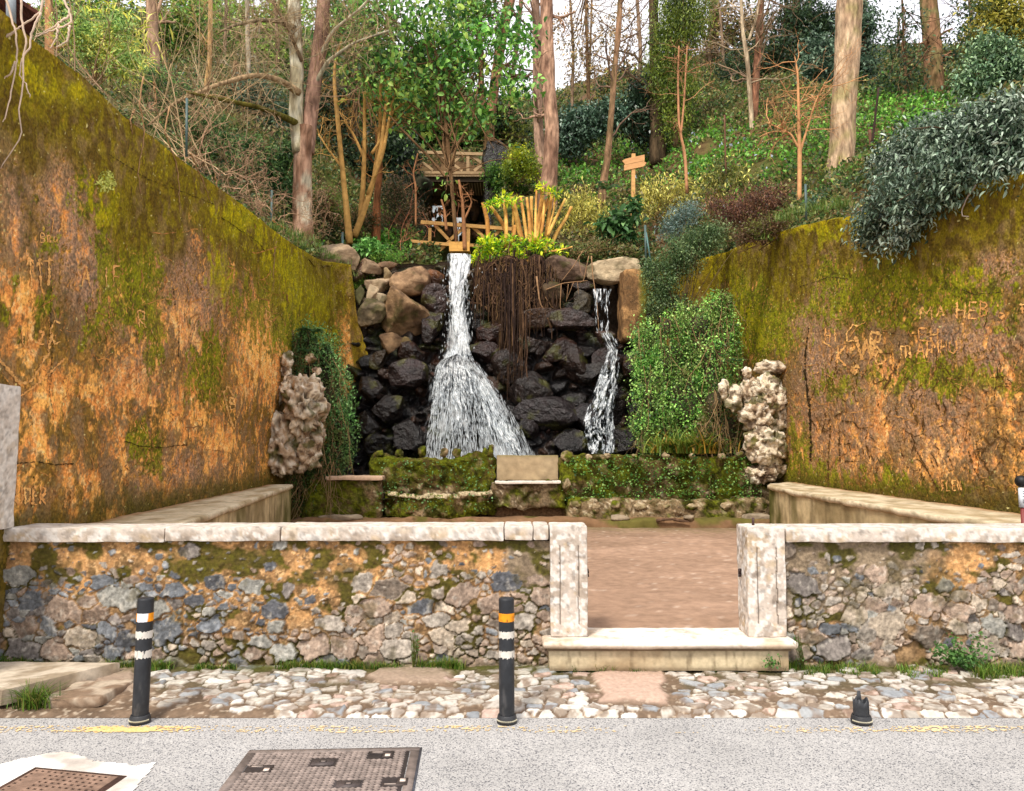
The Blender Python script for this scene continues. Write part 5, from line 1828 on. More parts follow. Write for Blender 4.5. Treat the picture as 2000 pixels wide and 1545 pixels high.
m.build('root_mat', M['bark'], t)
t = thing('dead_branches', 'dry broken branches and stalks dangling in front of the small waterfall', 'branches', P(1150, 510, 17.6))
m = MB()
for pts, r in (([(1155, 500), (1158, 540), (1166, 590), (1170, 655)], .016), ([(1138, 490), (1120, 520), (1096, 550)], .012), ([(1066, 566), (1100, 553), (1148, 548)], .016), ([(1150, 500), (1140, 548), (1132, 552)], .012),
               ([(1096, 555), (1094, 600), (1096, 604)], .011), ([(1110, 555), (1106, 590)], .008), ([(1128, 550), (1130, 575)], .008), ([(1120, 552), (1107, 585)], .008), ([(1065, 580), (1078, 600), (1086, 603)], .008), ([(1048, 540), (1054, 590), (1064, 610), (1078, 640)], .022), ([(1130, 500), (1134, 530), (1140, 540)], .008)):
    p = np.array(pts, float)
    k = np.linspace(0, len(p) - 1, 12)
    q = np.stack([np.interp(k, range(len(p)), p[:, 0]), np.interp(k, range(len(p)), p[:, 1])], -1)
    tube(m, P(q[:, 0], q[:, 1], 17.75), np.linspace(r, r * .5, 12), 6, srgb(150, 116, 84))
m.build('stalks', M['twig'], t)

# ------------------------------------------------------------------ falling water
def YW(py):
    z = P(900, py, 18.0)[..., 2]
    return YB(z) - .80
def water_sheet(m, xa, xb, ya, yb, nx, ny, fx, fy, thr, seed, off, lift=0.0, soft=.12, wob=10, amax=.92):
    """xa, xb: functions of t giving the photo edges; thr(a, t): how much is broken away"""
    a, t_ = np.meshgrid(np.linspace(0, 1, nx), np.linspace(0, 1, ny), indexing='ij')
    y = ya(a, t_) if callable(ya) else ya + (yb - ya) * t_
    x = xa(t_) + (xb(t_) - xa(t_)) * a
    n = fbm(np.stack([a * fx, t_ * fy, 0 * a + seed], -1), seed, 4, .6)
    n = n * .75 + .25 * fbm(np.stack([a * fx * 4, t_ * fy * 3, 0 * a], -1), seed + 9, 2)
    n = n + soft * (fbm(np.stack([a * 4, t_ * 5, 0 * a], -1), seed + 5, 3) - .5)
    x = x + wob * (fbm(np.stack([a * 3, t_ * 6, 0 * a], -1), seed + 6, 3) - .5) * t_
    Y = YW(y) - off - (n - .5) * .5 - lift * np.sin(a * math.pi)
    V = P(x + (n - .5) * 3, y, Y)
    al = sstep(0, .17, n - thr(a, t_)) * sstep(0, .05, a) * sstep(0, .05, 1 - a)
    keep = (al > .01).ravel()
    f = grid_faces(nx, ny)
    k = keep[f].any(1)
    bright = mix(srgb(206, 220, 230), srgb(252, 254, 255), sstep(.0, .16, n - thr(a, t_)))
    m.add(V, f[k], col=np.concatenate([bright, al[..., None] * amax], -1).reshape(-1, 4))
t = thing('waterfall', 'main white waterfall dropping as a narrow column and fanning out over a ledge', 'waterfall', P(895, 500, 17.6))
for s_ in range(3):
    m = MB() if s_ == 0 else m
    ed = 3 * s_
    # upper column
    water_sheet(m, lambda t: np.interp(t, [0, .08, .25, .5, .8, 1], [874, 871, 876, 878, 884, 872]) - ed * .5, lambda t: np.interp(t, [0, .06, .25, .5, .8, 1], [914, 921, 910, 906, 914, 922]) + ed * .5, 495, 704, 90, 420, 9, 7,
                lambda a, t: .33 + .32 * np.abs(2 * a - 1) ** 2.2 + .05 * t, 11 + s_, .03 * s_)
water_sheet(m, lambda t: np.interp(t, [0, .3, 1], [870, 872, 866]), lambda t: np.interp(t, [0, .3, 1], [920, 914, 926]), 497, 704, 50, 160, 4, 3, lambda a, t: .36 + .25 * np.abs(2 * a - 1) ** 3, 19, -.04, .0, .3, 10, .5)
m.build('column', M['water'], t)
m = MB()
for s_ in range(4):
    water_sheet(m, lambda t: np.interp(t, [0, .03, .1, .25, .5, .8, 1], [880, 862, 850, 840, 832, 836, 842]), lambda t: np.interp(t, [0, .04, .18, .41, .67, 1], [916, 930, 954, 980, 1006, 1046]), lambda a, t: 690 + 14 * np.abs(a - .35) ** 1.2 * 2 + 205 * t ** 1.05, 0, 300, 520, 40 + 9 * s_, 8 + 2 * s_,
                lambda a, t: .35 + .25 * sstep(.03, .6, t) - .16 * np.exp(-((a - .84) / .10) ** 2) - .06 * np.exp(-((a - .4) / .12) ** 2) * (1 - t) + .25 * sstep(.1, 0, a) + .25 * sstep(.95, 1, a) + .02 * s_ + .07 * np.exp(-((a - .5) / .22) ** 2) * sstep(.3, .8, t), 31 + s_, .05 * s_, .25, .34, 22)
water_sheet(m, lambda t: np.interp(t, [0, .03, .1, .25, .5, .8, 1], [878, 860, 848, 836, 826, 828, 832]), lambda t: np.interp(t, [0, .04, .18, .41, .67, 1], [918, 934, 958, 986, 1012, 1052]), lambda a, t: 690 + 14 * np.abs(a - .35) ** 1.2 * 2 + 205 * t ** 1.05, 0, 120, 200, 14, 4, lambda a, t: .38 + .10 * t + .2 * np.abs(2 * a - 1) ** 4, 39, -.05, .2, .3, 20, .42)
m.build('fan', M['water'], t)
# flung drops, drawn out by their fall
m = MB()
K = 3400
a = rg.random(K)
tt_ = rg.random(K) ** .7
col_ = rg.random(K) < .12
x = np.where(col_, rg.normal(893, 17, K), 878 - 48 * tt_ ** .45 + (916 + 132 * tt_ ** .85 - 878 + 52 * tt_ ** .45) * a)
y = np.where(col_, rg.uniform(520, 700, K), 690 + 205 * tt_)
dx = np.where(col_, rg.normal(0, .06, K), (a - .33) * 0.8 * (1 - .35 * tt_))
ln = np.where(col_, rg.uniform(3, 10, K), rg.uniform(4, 17, K) * (.5 + tt_))
w_ = rg.uniform(.25, .7, K)
Yd = YW(y) - .1 - rg.random(K) * .35
v = np.stack([P(x, y, Yd), P(x + dx * ln * .5 - w_, y + ln * .5, Yd), P(x + dx * ln, y + ln, Yd), P(x + dx * ln * .5 + w_, y + ln * .5, Yd - .01)], 1)
m.add(v.reshape(-1, 3), np.arange(K)[:, None] * 4 + np.array([[0, 1, 2, 3]]), col=srgb(240, 246, 250))
for c_ in m.c:
    c_[:, 3] = .75
tag(m.build('spray', M['water'], t), kind='stuff')
t = thing('waterfall', 'thin broken waterfall at the right, starting under a flat pale boulder', 'waterfall', P(1180, 560, 17.6))
m = MB()
for s_ in range(2):
    water_sheet(m, lambda t: 1157 + 8 * t, lambda t: 1196 - 4 * t, 564, 650, 60, 160, 8, 3.5, lambda a, t: .565 - .06 * np.exp(-((a - .55) / .1) ** 2) - .05 * np.exp(-((a - .1) / .1) ** 2), 51 + s_, .0)
m.build('upper_trickle', M['water'], t)
m = MB()
for s_ in range(3):
    water_sheet(m, lambda t: np.interp(t, [0, .15, .45, .7, 1], [1170, 1186, 1162, 1140, 1134]), lambda t: np.interp(t, [0, .15, .3, .5, .75, 1], [1198, 1213, 1210, 1206, 1196, 1200]), 650, 886, 90, 420, 9, 14,
                lambda a, t: .50 + .05 * sstep(.45, .9, t) - .05 * np.exp(-((a - .3) / .18) ** 2) + .08 * sstep(.5, .8, t) * np.exp(-((a - .55) / .15) ** 2) + .12 * np.abs(2 * a - 1) ** 3, 61 + s_, .06 * s_, .1, .3, 14)
m.build('main_run', M['water'], t)
m = MB()
for s_ in range(2):
    water_sheet(m, lambda t: 1182 - 0 * t, lambda t: 1200 - 0 * t, 760, 884, 30, 200, 5, 6, lambda a, t: .54, 71 + s_, .04 * s_)
m.build('side_run', M['water'], t)
m = MB()
m.add([[-3.5, 14.4, 1.0], [3.5, 14.4, 1.0], [3.5, 17.5, 1.0], [-3.5, 17.5, 1.0]], [[0, 1, 2, 3]], col=srgb(30, 34, 30))
tag(m.build('pool_water', M['wet']), kind='structure')
# ------------------------------------------------------------------ hillside
_cy = np.array([18.9, 22, 26, 30, 36, 42, 60, 110.])
_cz = np.array([float(P(1000, py, Y)[2]) for Y, py in zip(_cy, (512, 432, 356, 302, 252, 214, 204, 196))])
def terrain(X, Y):
    X, Y = np.asarray(X, float), np.asarray(Y, float)
    zc = np.interp(Y, _cy, _cz)
    zl, zr = ZL(Y) - .12, ZR(Y) - .12
    sidez = np.where(X < 0, zl, zr)
    near = np.interp(Y, [16.5, 19.5], [1, 0])
    z = sidez * near + zc * (1 - near)
    z = z + np.where(X > 4.8, 3.4 * (1 - np.exp(-.34 * np.maximum(X - XR(Y) - .5, 0))), 0)
    z = z + np.where(X < -4.3, np.interp(Y, [11, 18], [2.2, 5.5]) * (1 - np.exp(-.22 * np.maximum(-4.6 - X, 0))), 0)
    # stream gully up to the grotto under the path bridge
    xg = np.interp(Y, [18.5, 26.5], [-1.3, -2.15])
    wd = np.interp(Y, [18.5, 22, 26.5], [.45, 1.1, 1.5])
    bed = np.interp(Y, [18.5, 22, 26.5], [6.45, 7.1, 8.2])
    g = (1 - sstep(wd * .8, wd * 1.25, np.abs(X - xg))) * (1 - sstep(28.0, 28.3, Y))
    z = z * (1 - g) + bed * g
    q = np.stack([X, Y, 0 * X], -1)
    return z + (fbm(q * .45, 201, 4) - .5) * .7 * sstep(18, 20, Y + 3 * (np.abs(X) > 6)) + (fbm(q * 2.2, 202, 3) - .5) * .22

def hill():
    m = MB()
    for (x0, x1, y0, y1, dx, dy) in ((-5.2, 6.0, 18.75, 32, .14, .14), (-60, -5.2, 18.75, 32, .6, .45), (6.0, 60, 18.75, 32, .6, .45), (-60, 60, 32, 110, 1.0, 1.0),
                                     (-30, -4.1, 5.6, 18.75, .3, .25), (4.95, 30, 6.72, 18.75, .3, .25)):
        X, Y = np.meshgrid(np.linspace(x0, x1, int((x1 - x0) / dx) + 1), np.linspace(y0, y1, int((y1 - y0) / dy) + 1), indexing='ij')
        if y1 < 19 and x0 > 0:
            X = np.maximum(X, XR(Y) + .06)
        Z = terrain(X, Y)
        p = np.stack([X, Y, Z], -1)
        n1, n2 = fbm(p * .5, 210, 4), fbm(p * 2.5, 211, 4)
        c = mix(srgb(74, 56, 38), srgb(108, 84, 58), n2)
        c = mix(c, srgb(62, 82, 30), sstep(.45, .6, n1) * .7)
        m.add(p, grid_faces(*X.shape), col=c.reshape(-1, 3))
    xs_ = np.linspace(-5.2, 6.0, 80)
    zt_ = terrain(xs_, np.full(80, 18.75))
    K_ = np.stack([np.stack([xs_, np.full(80, 18.76), zt_ + .01], -1), np.stack([xs_, np.full(80, 18.85), zt_ - 3.0], -1)], 1)
    m.add(K_, grid_faces(80, 2), col=srgb(52, 42, 32))
    return m
tag(hill().build('hillside', M['soil']), kind='structure')
gm = MB()
gm.add([[-150, -60, -.06], [150, -60, -.06], [150, 60, -.06], [-150, 60, -.06]], [[0, 1, 2, 3]], col=srgb(120, 110, 96))
tag(gm.build('ground', M['dirt']), kind='structure')
mback = MB()
for x0, x1, yy in ((-60, -12, 5.3), (12, 60, 6.3)):
    dense_box(mback, (x0, yy, -.05), (x1, yy + .5, 5.0), 1.0, .1, 1, 3, col=srgb(120, 88, 40))
tag(mback.build('distant_roadside_wall', M['plaster']), 'plain continuation of the mossy roadside walls beyond the court', 'retaining wall')

def ray_ground(px, py, y0=18.9, y1=70):
    """first hit of the ray with the hillside"""
    Y = np.linspace(y0, y1, 260)
    p = P(px, py, Y)
    k = np.argmax(p[:, 2] <= terrain(p[:, 0], p[:, 1]))
    return p[k] if p[k, 2] <= terrain(p[k:k + 1, 0], p[k:k + 1, 1])[0] else p[-1]

# ground cover
def cover():
    rg = np.random.default_rng(301)
    N = 260000
    Y = 18.9 + (46 - 18.9) * rg.random(N) ** 1.3
    X = Y * rg.uniform(-.72, .78, N)
    k2 = rg.random(N) < .22
    Y = np.where(k2, rg.uniform(8, 19, N), Y)
    X = np.where(k2, np.where(rg.random(N) < .45, -4.4 - rg.random(N) ** 1.5 * 6, XR(Y) + .25 + rg.random(N) ** 1.4 * 9), X)
    Z = terrain(X, Y)
    p = np.stack([X, Y, Z], -1)
    px, py = proj(p)
    xg = np.interp(Y, [18.5, 26.5], [-1.3, -2.15])
    ok = (px > -80) & (px < 2080) & (py > -60) & (py < 560) & ~((np.abs(X - xg) < np.interp(Y, [18.5, 26.5], [.35, 1.2])) & (Y < 28.3))
    ok &= fbm(p * 1.1, 302, 3) > .36
    p, px, py, Y = p[ok], px[ok], py[ok], Y[ok]
    n = len(p)
    wob = (fbm(p * .8, 303, 3) - .5) * 120
    green = ell(px, py + wob, (1400, 310, 220, 60, 1), (1770, 235, 130, 40, 1), (1130, 330, 90, 40, .7), (740, 480, 60, 24, 1), (1640, 260, 80, 50, .8), (1150, 380, 60, 30, .5))
    dryl = ell(px, py + wob, (1300, 400, 180, 30, 1), (1450, 400, 120, 40, 1), (620, 340, 120, 60, .3), (700, 420, 80, 50, .4), (1080, 460, 120, 30, .8), (1380, 240, 200, 30, .7))
    A = pal((98, 150, 48), (70, 124, 40), (128, 172, 76), (58, 98, 34)) * 1.15
    B = pal((74, 94, 46), (50, 72, 38), (98, 116, 62), (116, 106, 62))
    C = pal((146, 134, 84), (112, 96, 62), (160, 156, 92), (88, 74, 50))
    r = rg.random(n)
    i = rg.integers(0, 4, n)
    col = np.where((r < green)[:, None], A[i], np.where((rg.random(n) < dryl * .75 + .12)[:, None], C[i], B[i])) * rg.uniform(.7, 1.25, (n, 1)) * 1.3
    fl = (green > .4) & (rg.random(n) < .02) & (px > 1240) & (px < 1560)
    col[fl] = srgb(196, 206, 226)
    col = np.where(fl[:, None], col, col)
    ax = rg.normal(size=(n, 3)) * .8 + np.array([0, -.3, .5])
    h = rg.random(n) ** 2 * (.12 + .30 * (1 - green))
    p = p + np.stack([0 * h, 0 * h, h + .02], -1)
    m = MB()
    leaves(m, p, ax, (.055 + .0028 * Y) * rg.uniform(.6, 1.4, n), .6, col, rg)
    return m
tag(cover().build('undergrowth', M['leaf']), 'low green ground cover and leaf litter spread over the hillside', 'ground cover', kind='stuff')

# ------------------------------------------------------------------ grotto and bridges
def spx(px, D): return (px - 1000) / FPX * D
t = thing('grotto', 'dark rocky grotto mouth under the upper footbridge', 'grotto', P(890, 480, 26))
m = MB()
dk = lambda p, s=None: mix(srgb(38, 32, 26), srgb(20, 19, 16), fbm(p * 2, 5, 3))  # near-black tones put the shade of the cavity into the rock colour
for i, (px, py, w_, h_) in enumerate([(800, 400, 70, 130), (812, 460, 60, 70), (984, 400, 56, 130), (982, 460, 60, 80), (822, 370, 40, 60), (968, 360, 30, 40)]):
    m = MB()
    boulder(m, P(px, py, 25.4), (w_ * .0175, 1.6, h_ * .0175), 800 + i, lambda p, s: mix(srgb(52, 44, 32), srgb(38, 44, 22), fbm(p * 2, s, 4)), 4, 9, .14)
    m.build('side_rock', M['rock'], t)
m = MB()
b0 = P(800, 500, 28.5)
b1 = P(980, 340, 28.5)
dense_box(m, (b0[0], 28.3, 7.8), (b1[0], 28.9, b1[2] - .1), .15, .3, 1.0, 6, dk)
dense_box(m, (b0[0] - .3, 25.4, 7.8), (b0[0] + .5, 28.6, b1[2] - .1), .15, .3, 1.0, 7, dk)
dense_box(m, (b1[0] - .5, 25.4, 7.8), (b1[0] + .3, 28.6, b1[2] - .1), .15, .3, 1.0, 8, dk)
m.build('back_rock', M['wet'], t)
for i, (px, py, w_, h_) in enumerate([(925, 410, 24, 50), (905, 440, 30, 40), (935, 450, 30, 40), (880, 455, 26, 30)]):
    m = MB()
    boulder(m, P(px, py, 27.6), (w_ * .018, .5, h_ * .018), 820 + i, rockcol((110, 78, 50), (60, 44, 34), 0), 4, 8, .1)
    m.build('inner_rock', M['rock'], t)
t = thing('waterfall', 'small faint cascade inside the dark grotto behind the lower footbridge', 'waterfall', P(890, 470, 25))
m = MB()
a, t_ = np.meshgrid(np.linspace(0, 1, 40), np.linspace(0, 1, 90), indexing='ij')
n = fbm(np.stack([a * 5, t_ * 4, 0 * a], -1), 91, 4)
V = P(880 + 20 * a + 6 * t_ + n * 6, 425 + 62 * t_, 25.0 - t_ * 2.5)
k = (n > .47).ravel()[grid_faces(40, 90)].all(1)
m.add(V, grid_faces(40, 90)[k], col=srgb(190, 200, 206))
V = P(838 + 22 * a + n * 8, 402 + 40 * t_, 25.3 - t_ * .5)
k = (n > .53).ravel()[grid_faces(40, 90)].all(1)
m.add(V, grid_faces(40, 90)[k], col=srgb(170, 180, 186))
m.build('water', M['water'], t)

def plank(m, p0, p1, w, th, col):
    """squared timber from p0 to p1, w across in the vertical sense, th in depth"""
    p0, p1 = np.array(p0, float), np.array(p1, float)
    d = unit(p1 - p0)
    up = np.array([0, 0, 1.0]) if abs(d[2]) < .9 else np.array([1.0, 0, 0])
    s = unit(np.cross(d, up))
    u = np.cross(s, d)
    k = 8
    v = []
    for i in range(k + 1):
        c = p0 + (p1 - p0) * i / k
        for a, b in ((-1, -1), (1, -1), (1, 1), (-1, 1)):
            v.append(c + s * a * th / 2 + u * b * w / 2)
    q = [[i * 4 + j, i * 4 + (j + 1) % 4, i * 4 + 4 + (j + 1) % 4, i * 4 + 4 + j] for i in range(k) for j in range(4)] + [[3, 2, 1, 0], [k * 4, k * 4 + 1, k * 4 + 2, k * 4 + 3]]
    m.add(v, q, col=col)
def footbridge(label, D, items, deck, col):
    t = thing('footbridge', label, 'footbridge', P(*deck[0], D))
    for name, a, b, w_ in items:
        m = MB()
        off = 0 if name == 'rail' else (.03 if name == 'post' else .07)
        plank(m, P(*a, D + off), P(*b, D + off), w_ * D / FPX, .06, col * np.random.default_rng(int(a[0] * 7 + a[1])).uniform(.85, 1.1))
        m.build(name, M['wood'], t, smooth=False)
    return t
t = footbridge('weathered rustic timber footbridge with crossed braces high above the grotto', 26.2, [
    ('rail', (784, 296), (966, 302), 6), ('rail', (800, 337), (962, 338), 5), ('post', (794, 298), (793, 341), 8), ('post', (914, 300), (914, 338), 6), ('post', (969, 302), (970, 336), 7),
    ('brace', (799, 332), (826, 318), 5), ('brace', (826, 318), (846, 333), 5), ('brace', (858, 302), (903, 334), 5), ('brace', (903, 302), (872, 330), 5), ('brace', (918, 302), (962, 334), 6), ('brace', (966, 303), (926, 334), 6)],
    [(880, 342)], srgb(170, 142, 106))
m = MB()
z = float(P(880, 343, 26.2)[2])
for k in range(34):
    x = spx(775, 26.2) + k * .1
    box(m, (x, 26.15, z - .05), (x + .09, 28.6, z), srgb(146, 122, 92) * (.8 + .3 * ((k * 7) % 5) / 5))  # planks carried far back as an unseen roof keeping light out of the grotto
m.build('deck', M['wood'], t, smooth=False)
m = MB()
plank(m, (spx(770, 26.2), 26.3, z - .13), (spx(972, 26.2), 26.3, z - .13), .14, .12, srgb(70, 58, 44))
m.build('beam', M['wood'], t, smooth=False)
t = footbridge('lighter new timber footbridge railing just above the lip of the main waterfall', 19.6, [
    ('rail', (822, 434), (1004, 448), 7), ('rail', (802, 471), (878, 478), 6), ('rail', (918, 479), (945, 481), 6), ('post', (840, 446), (839, 480), 6), ('post', (915, 441), (914, 484), 7), ('post', (1002, 448), (1001, 480), 6),
    ('brace', (848, 438), (876, 468), 6), ('brace', (906, 444), (880, 468), 6), ('brace', (924, 444), (952, 470), 6), ('brace', (982, 446), (954, 470), 6), ('brace', (858, 490), (880, 470), 6)],
    [(895, 484)], srgb(196, 152, 92))
m = MB()
z = float(P(895, 482, 19.0)[2])
for k in range(6):
    box(m, (spx(877, 19.0), 18.75 + k * .14, z - .16), (spx(917, 19.0), 18.86 + k * .14, z - .10), srgb(206, 156, 84))
box(m, (spx(877, 19.0), 18.70, z - .19), (spx(917, 19.0), 18.74, z + .05), srgb(206, 156, 84))
m.build('deck', M['wood'], t, smooth=False)

# signpost
D = 20.6
t = thing('signpost', 'wooden footpath signpost with two arrow boards pointing opposite ways', 'signpost', P(1236, 430, D))
m = MB()
plank(m, P(1236, 440, D), P(1237, 301, D), .10, .10, srgb(204, 156, 100))
m.build('post', M['wood'], t, smooth=False)
for (pts, lab) in (([(1215, 314), (1222, 310), (1259, 302), (1259, 314), (1222, 322)], 'left'), ([(1219, 322), (1256, 314), (1263, 318), (1257, 325), (1219, 333)], 'right')):
    m = MB()
    f = P(np.array([q[0] for q in pts]), np.array([q[1] for q in pts]), D - .07)
    b = f + np.array([0, .035, 0])
    n = len(pts)
    fan = [[0, i + 1, i] for i in range(1, n - 1)] + [[n, n + i, n + i + 1] for i in range(1, n - 1)]
    m.add(np.concatenate([f, b]), [[i, (i + 1) % n, n + (i + 1) % n, n + i] for i in range(n)], fan, col=srgb(206, 154, 104))
    m.build('arrow_board', M['wood'], t, smooth=False)

# fence posts
for i, (x0, y0, x1, y1, D, lab) in enumerate([(364, 300, 365, 192, 10.5, 'thin grey green metal fence post on the left wall top among the bramble stems'), (530, 452, 531, 372, 14.3, 'thin green metal fence post on the left wall top beside the forked tree'),
                                           (669, 512, 669, 454, 18.4, 'short green metal fence post behind the tan boulder at the left end of the cascade'), (1575, 424, 1573, 360, 12.9, 'thin green metal fence post on the yellow mossy arris of the right wall'), (1262, 512, 1260, 440, 18.2, 'braced green metal fence post above the plastered jamb')]):
    t = thing('fence_post', lab, 'fence post', P(x0, y0, D), 'green metal fence posts')
    m = MB()
    tube(m, [P(x0, y0 + 6, D), P(x1, y1, D)], .0016 * D, 8, srgb(72, 92, 88))
    m.build('post', M['paint'], t)
    if i in (2, 4):
        m = MB()
        dx = -5 if i == 2 else 9
        tube(m, [P(x0 + dx, y0, D - .1), P(x1 + (1 if i == 2 else 2), y1 + 14, D)], .02, 8, srgb(80, 116, 112))
        m.build('brace', M['paint'], t)

# small house behind the left wall
D = 9.6
t = thing('house', 'orange rendered house corner with dark tiled eave, half hidden at the top left corner', 'house', P(40, 60, D))
m = MB()
hz1 = float(P(40, 8, D)[2])
hv = [np.array([x, D, z]) for z in (5.0, hz1) for x in (-8.0, float(P(58, 60, D)[0]))]
hv = hv + [q + np.array([-3.2, 3.5, 0]) for q in hv]
m.add(hv, [[0, 1, 3, 2], [1, 5, 7, 3], [4, 6, 7, 5], [0, 2, 6, 4]], col=srgb(206, 146, 96))
m.build('wall', M['plaster'], t)
m = MB()
a0, a1 = P(-200, -60, D - .4), P(76, 24, D - .4)
v = [P(-60, -70, D - .5), P(76, 22, D - .5), P(76, 30, D - .5), P(-60, -58, D - .5)]
w_ = [q + np.array([-1.6, 1.8, 0]) for q in v]
m.add(v + w_, [[0, 1, 5, 4], [3, 7, 6, 2], [0, 3, 2, 1], [1, 2, 6, 5]], col=srgb(84, 50, 40))
m.build('roof', M['bark'], t, smooth=False)
m = MB()
box(m, P(-10, 24, D - .05) - np.array([0, .03, 0]), P(16, -30, D - .05) + np.array([0, .02, 0]), srgb(46, 50, 56))
m.build('window', M['paint'], t)
m = MB()
tube(m, [P(22, 60, D - .6), P(21, -40, D - .6)], .055, 10, srgb(146, 154, 158))
m.build('downpipe', M['paint'], t)

# ------------------------------------------------------------------ trees
def to_ground(pts, D):
    """lengthen a trunk downwards until it stands in the hillside"""
    x, y, w_ = pts[0]
    dx = (pts[0][0] - pts[1][0]) / max(1e-6, abs(pts[0][1] - pts[1][1]))
    k = 0
    while k < 400:
        p = P(x, y, D)
        if p[2] <= float(terrain(p[0], p[1])) - .05:
            break
        y += 3
        x += 3 * dx * .5
        k += 1
    return ([(x, y, w_ * 1.15)] if k else []) + list(pts)

def trunk_path(pts, D, n=26, D2=None):
    p = np.array(pts, float)
    d = np.concatenate([[0], np.cumsum(np.hypot(*np.diff(p[:, :2], axis=0).T))])
    tt = np.linspace(0, d[-1], n)
    x, y, w_ = [np.interp(tt, d, p[:, k]) for k in range(3)]
    for a in (x, y):
        a[1:-1] = (a[:-2] + a[1:-1] + a[2:]) / 3
    DD = np.linspace(D, D2 if D2 else D, n)
    return P(x, y, DD), w_ / 2 * DD / FPX

def bark_tube(m, pth, rad, c1, c2, seed, sides=16, rough=.12, c3=None):
    """trunk with lumpy section and mottled bark"""
    mm = MB()
    tube(mm, pth, rad, sides, (1, 1, 1))
    v = mm.v[0]
    n = len(pth)
    cen = np.concatenate([np.repeat(pth, sides, 0), pth[:1], pth[-1:]])
    rr = np.concatenate([np.repeat(rad, sides), rad[:1], rad[-1:]])
    d = v - cen
    nz_ = fbm(np.stack([v[:, 0] * 5, v[:, 1] * 5, v[:, 2] * 1.2], -1), seed, 4) - .5
    v = v + d * (nz_ * rough * 3)[:, None]
    a = fbm(v * np.array([7, 7, 1.8]), seed + 1, 4)
    b = fbm(v * 3.2, seed + 2, 4)
    c = mix(c1, c2, sstep(.35, .65, a))
    if c3 is not None:
        c = mix(c, c3, sstep(.52, .62, b) * .85)
    m.add(v, mm.q[0], mm.t[0], col=c)

def twigs_on(m, pth, rad, rg, cnt, length, col, t0=.3, depth=2, kids=3, r0=None, spread=.8, up=.1, wob=.25, sides=4, lenf=.6, dirn=None, var=.25):
    bs = []
    n = len(pth)
    for _ in range(cnt):
        k = rg.uniform(t0, 1) * (n - 1)
        i = min(n - 2, int(k))
        q = pth[i] + (pth[i + 1] - pth[i]) * (k - i)
        tdir = unit(pth[min(i + 1, n - 1)] - pth[max(i - 1, 0)])
        d = unit(np.cross(tdir, rg.normal(size=3))) + tdir * .45
        if dirn is not None:
            d = d * .6 + np.array(dirn)
        branch_set(rg, q, d, length * rg.uniform(.5, 1.2), r0 or rad[i] * .35, depth, kids, spread, wob, up, lenf, out=bs)
    build_branches(m, bs, col, rg, sides, var)
    return bs

GB, PB, YB_ = srgb(150, 132, 110), srgb(160, 118, 92), srgb(186, 146, 92)
# 1. the forked tree left of the fall
rg = np.random.default_rng(401)
t = thing('forked_tree', 'large leafless forked tree with pale lichen and reddish bark growing left of the waterfall', 'tree', P(592, 472, 17.2))
m = MB()
p1_, r1 = trunk_path([(591, 480, 44), (592, 430, 38), (591, 330, 38), (594, 250, 40)], 17.2)
bark_tube(m, p1_, r1, srgb(176, 140, 116), srgb(118, 86, 66), 1, 20, .14, srgb(186, 178, 154))
p2_, r2 = trunk_path([(584, 300, 26), (578, 230, 28), (580, 130, 27), (576, 60, 26), (572, -40, 24)], 17.1)
bark_tube(m, p2_, r2, srgb(176, 164, 132), srgb(120, 104, 80), 2, 16, .12, srgb(206, 200, 176))
p3_, r3 = trunk_path([(600, 300, 30), (606, 230, 30), (616, 150, 29), (628, 60, 28), (636, -40, 26)], 17.25)
bark_tube(m, p3_, r3, srgb(170, 134, 114), srgb(112, 86, 72), 3, 16, .14)
m.build('trunk', M['bark'], t)
for (pts, D, D2, c) in (([(584, 182, 15), (552, 158, 13), (520, 148, 11), (488, 146, 10), (460, 156, 9), (420, 166, 8), (378, 186, 7), (340, 200, 5), (290, 244, 4)], 17.0, 13.6, srgb(176, 148, 112)),
                        ([(578, 240, 14), (545, 224, 12), (500, 208, 10), (450, 198, 9), (400, 188, 7), (365, 180, 5)], 17.0, 14.5, srgb(108, 100, 44)),
                        ([(576, 55, 13), (540, 40, 10), (500, 40, 8), (455, 50, 6), (430, 62, 4)], 17.0, 15.5, srgb(140, 124, 96)),
                        ([(590, 120, 8), (560, 50, 6), (530, 0, 5)], 17.0, 16.5, srgb(120, 100, 76)),
                        ([(612, 170, 9), (640, 120, 8), (690, 84, 6), (760, 60, 4)], 17.2, 16.6, srgb(176, 168, 140)),
                        ([(620, 120, 9), (650, 60, 7), (700, 20, 5), (740, -20, 4)], 17.2, 16.8, srgb(176, 168, 140))):
    m = MB()
    pp, rr = trunk_path(pts, D, 22, D2)
    bark_tube(m, pp, rr, c, c * .7, int(pts[0][0]), 8, .1)
    twigs_on(m, pp, rr, rg, 34, .95, srgb(172, 146, 112), .15, 2, 3, .009, .8, .0, .28, 4, .6)
    m.build('limb', M['bark'], t)
m = MB()
twigs_on(m, p2_, r2, rg, 14, 1.5, srgb(180, 166, 132), .2, 3, 3, .014, .8, .1, .28)
twigs_on(m, p3_, r3, rg, 12, 1.4, srgb(170, 140, 110), .2, 3, 3, .013, .8, .1, .28)
m.build('twigs', M['twig'], t)

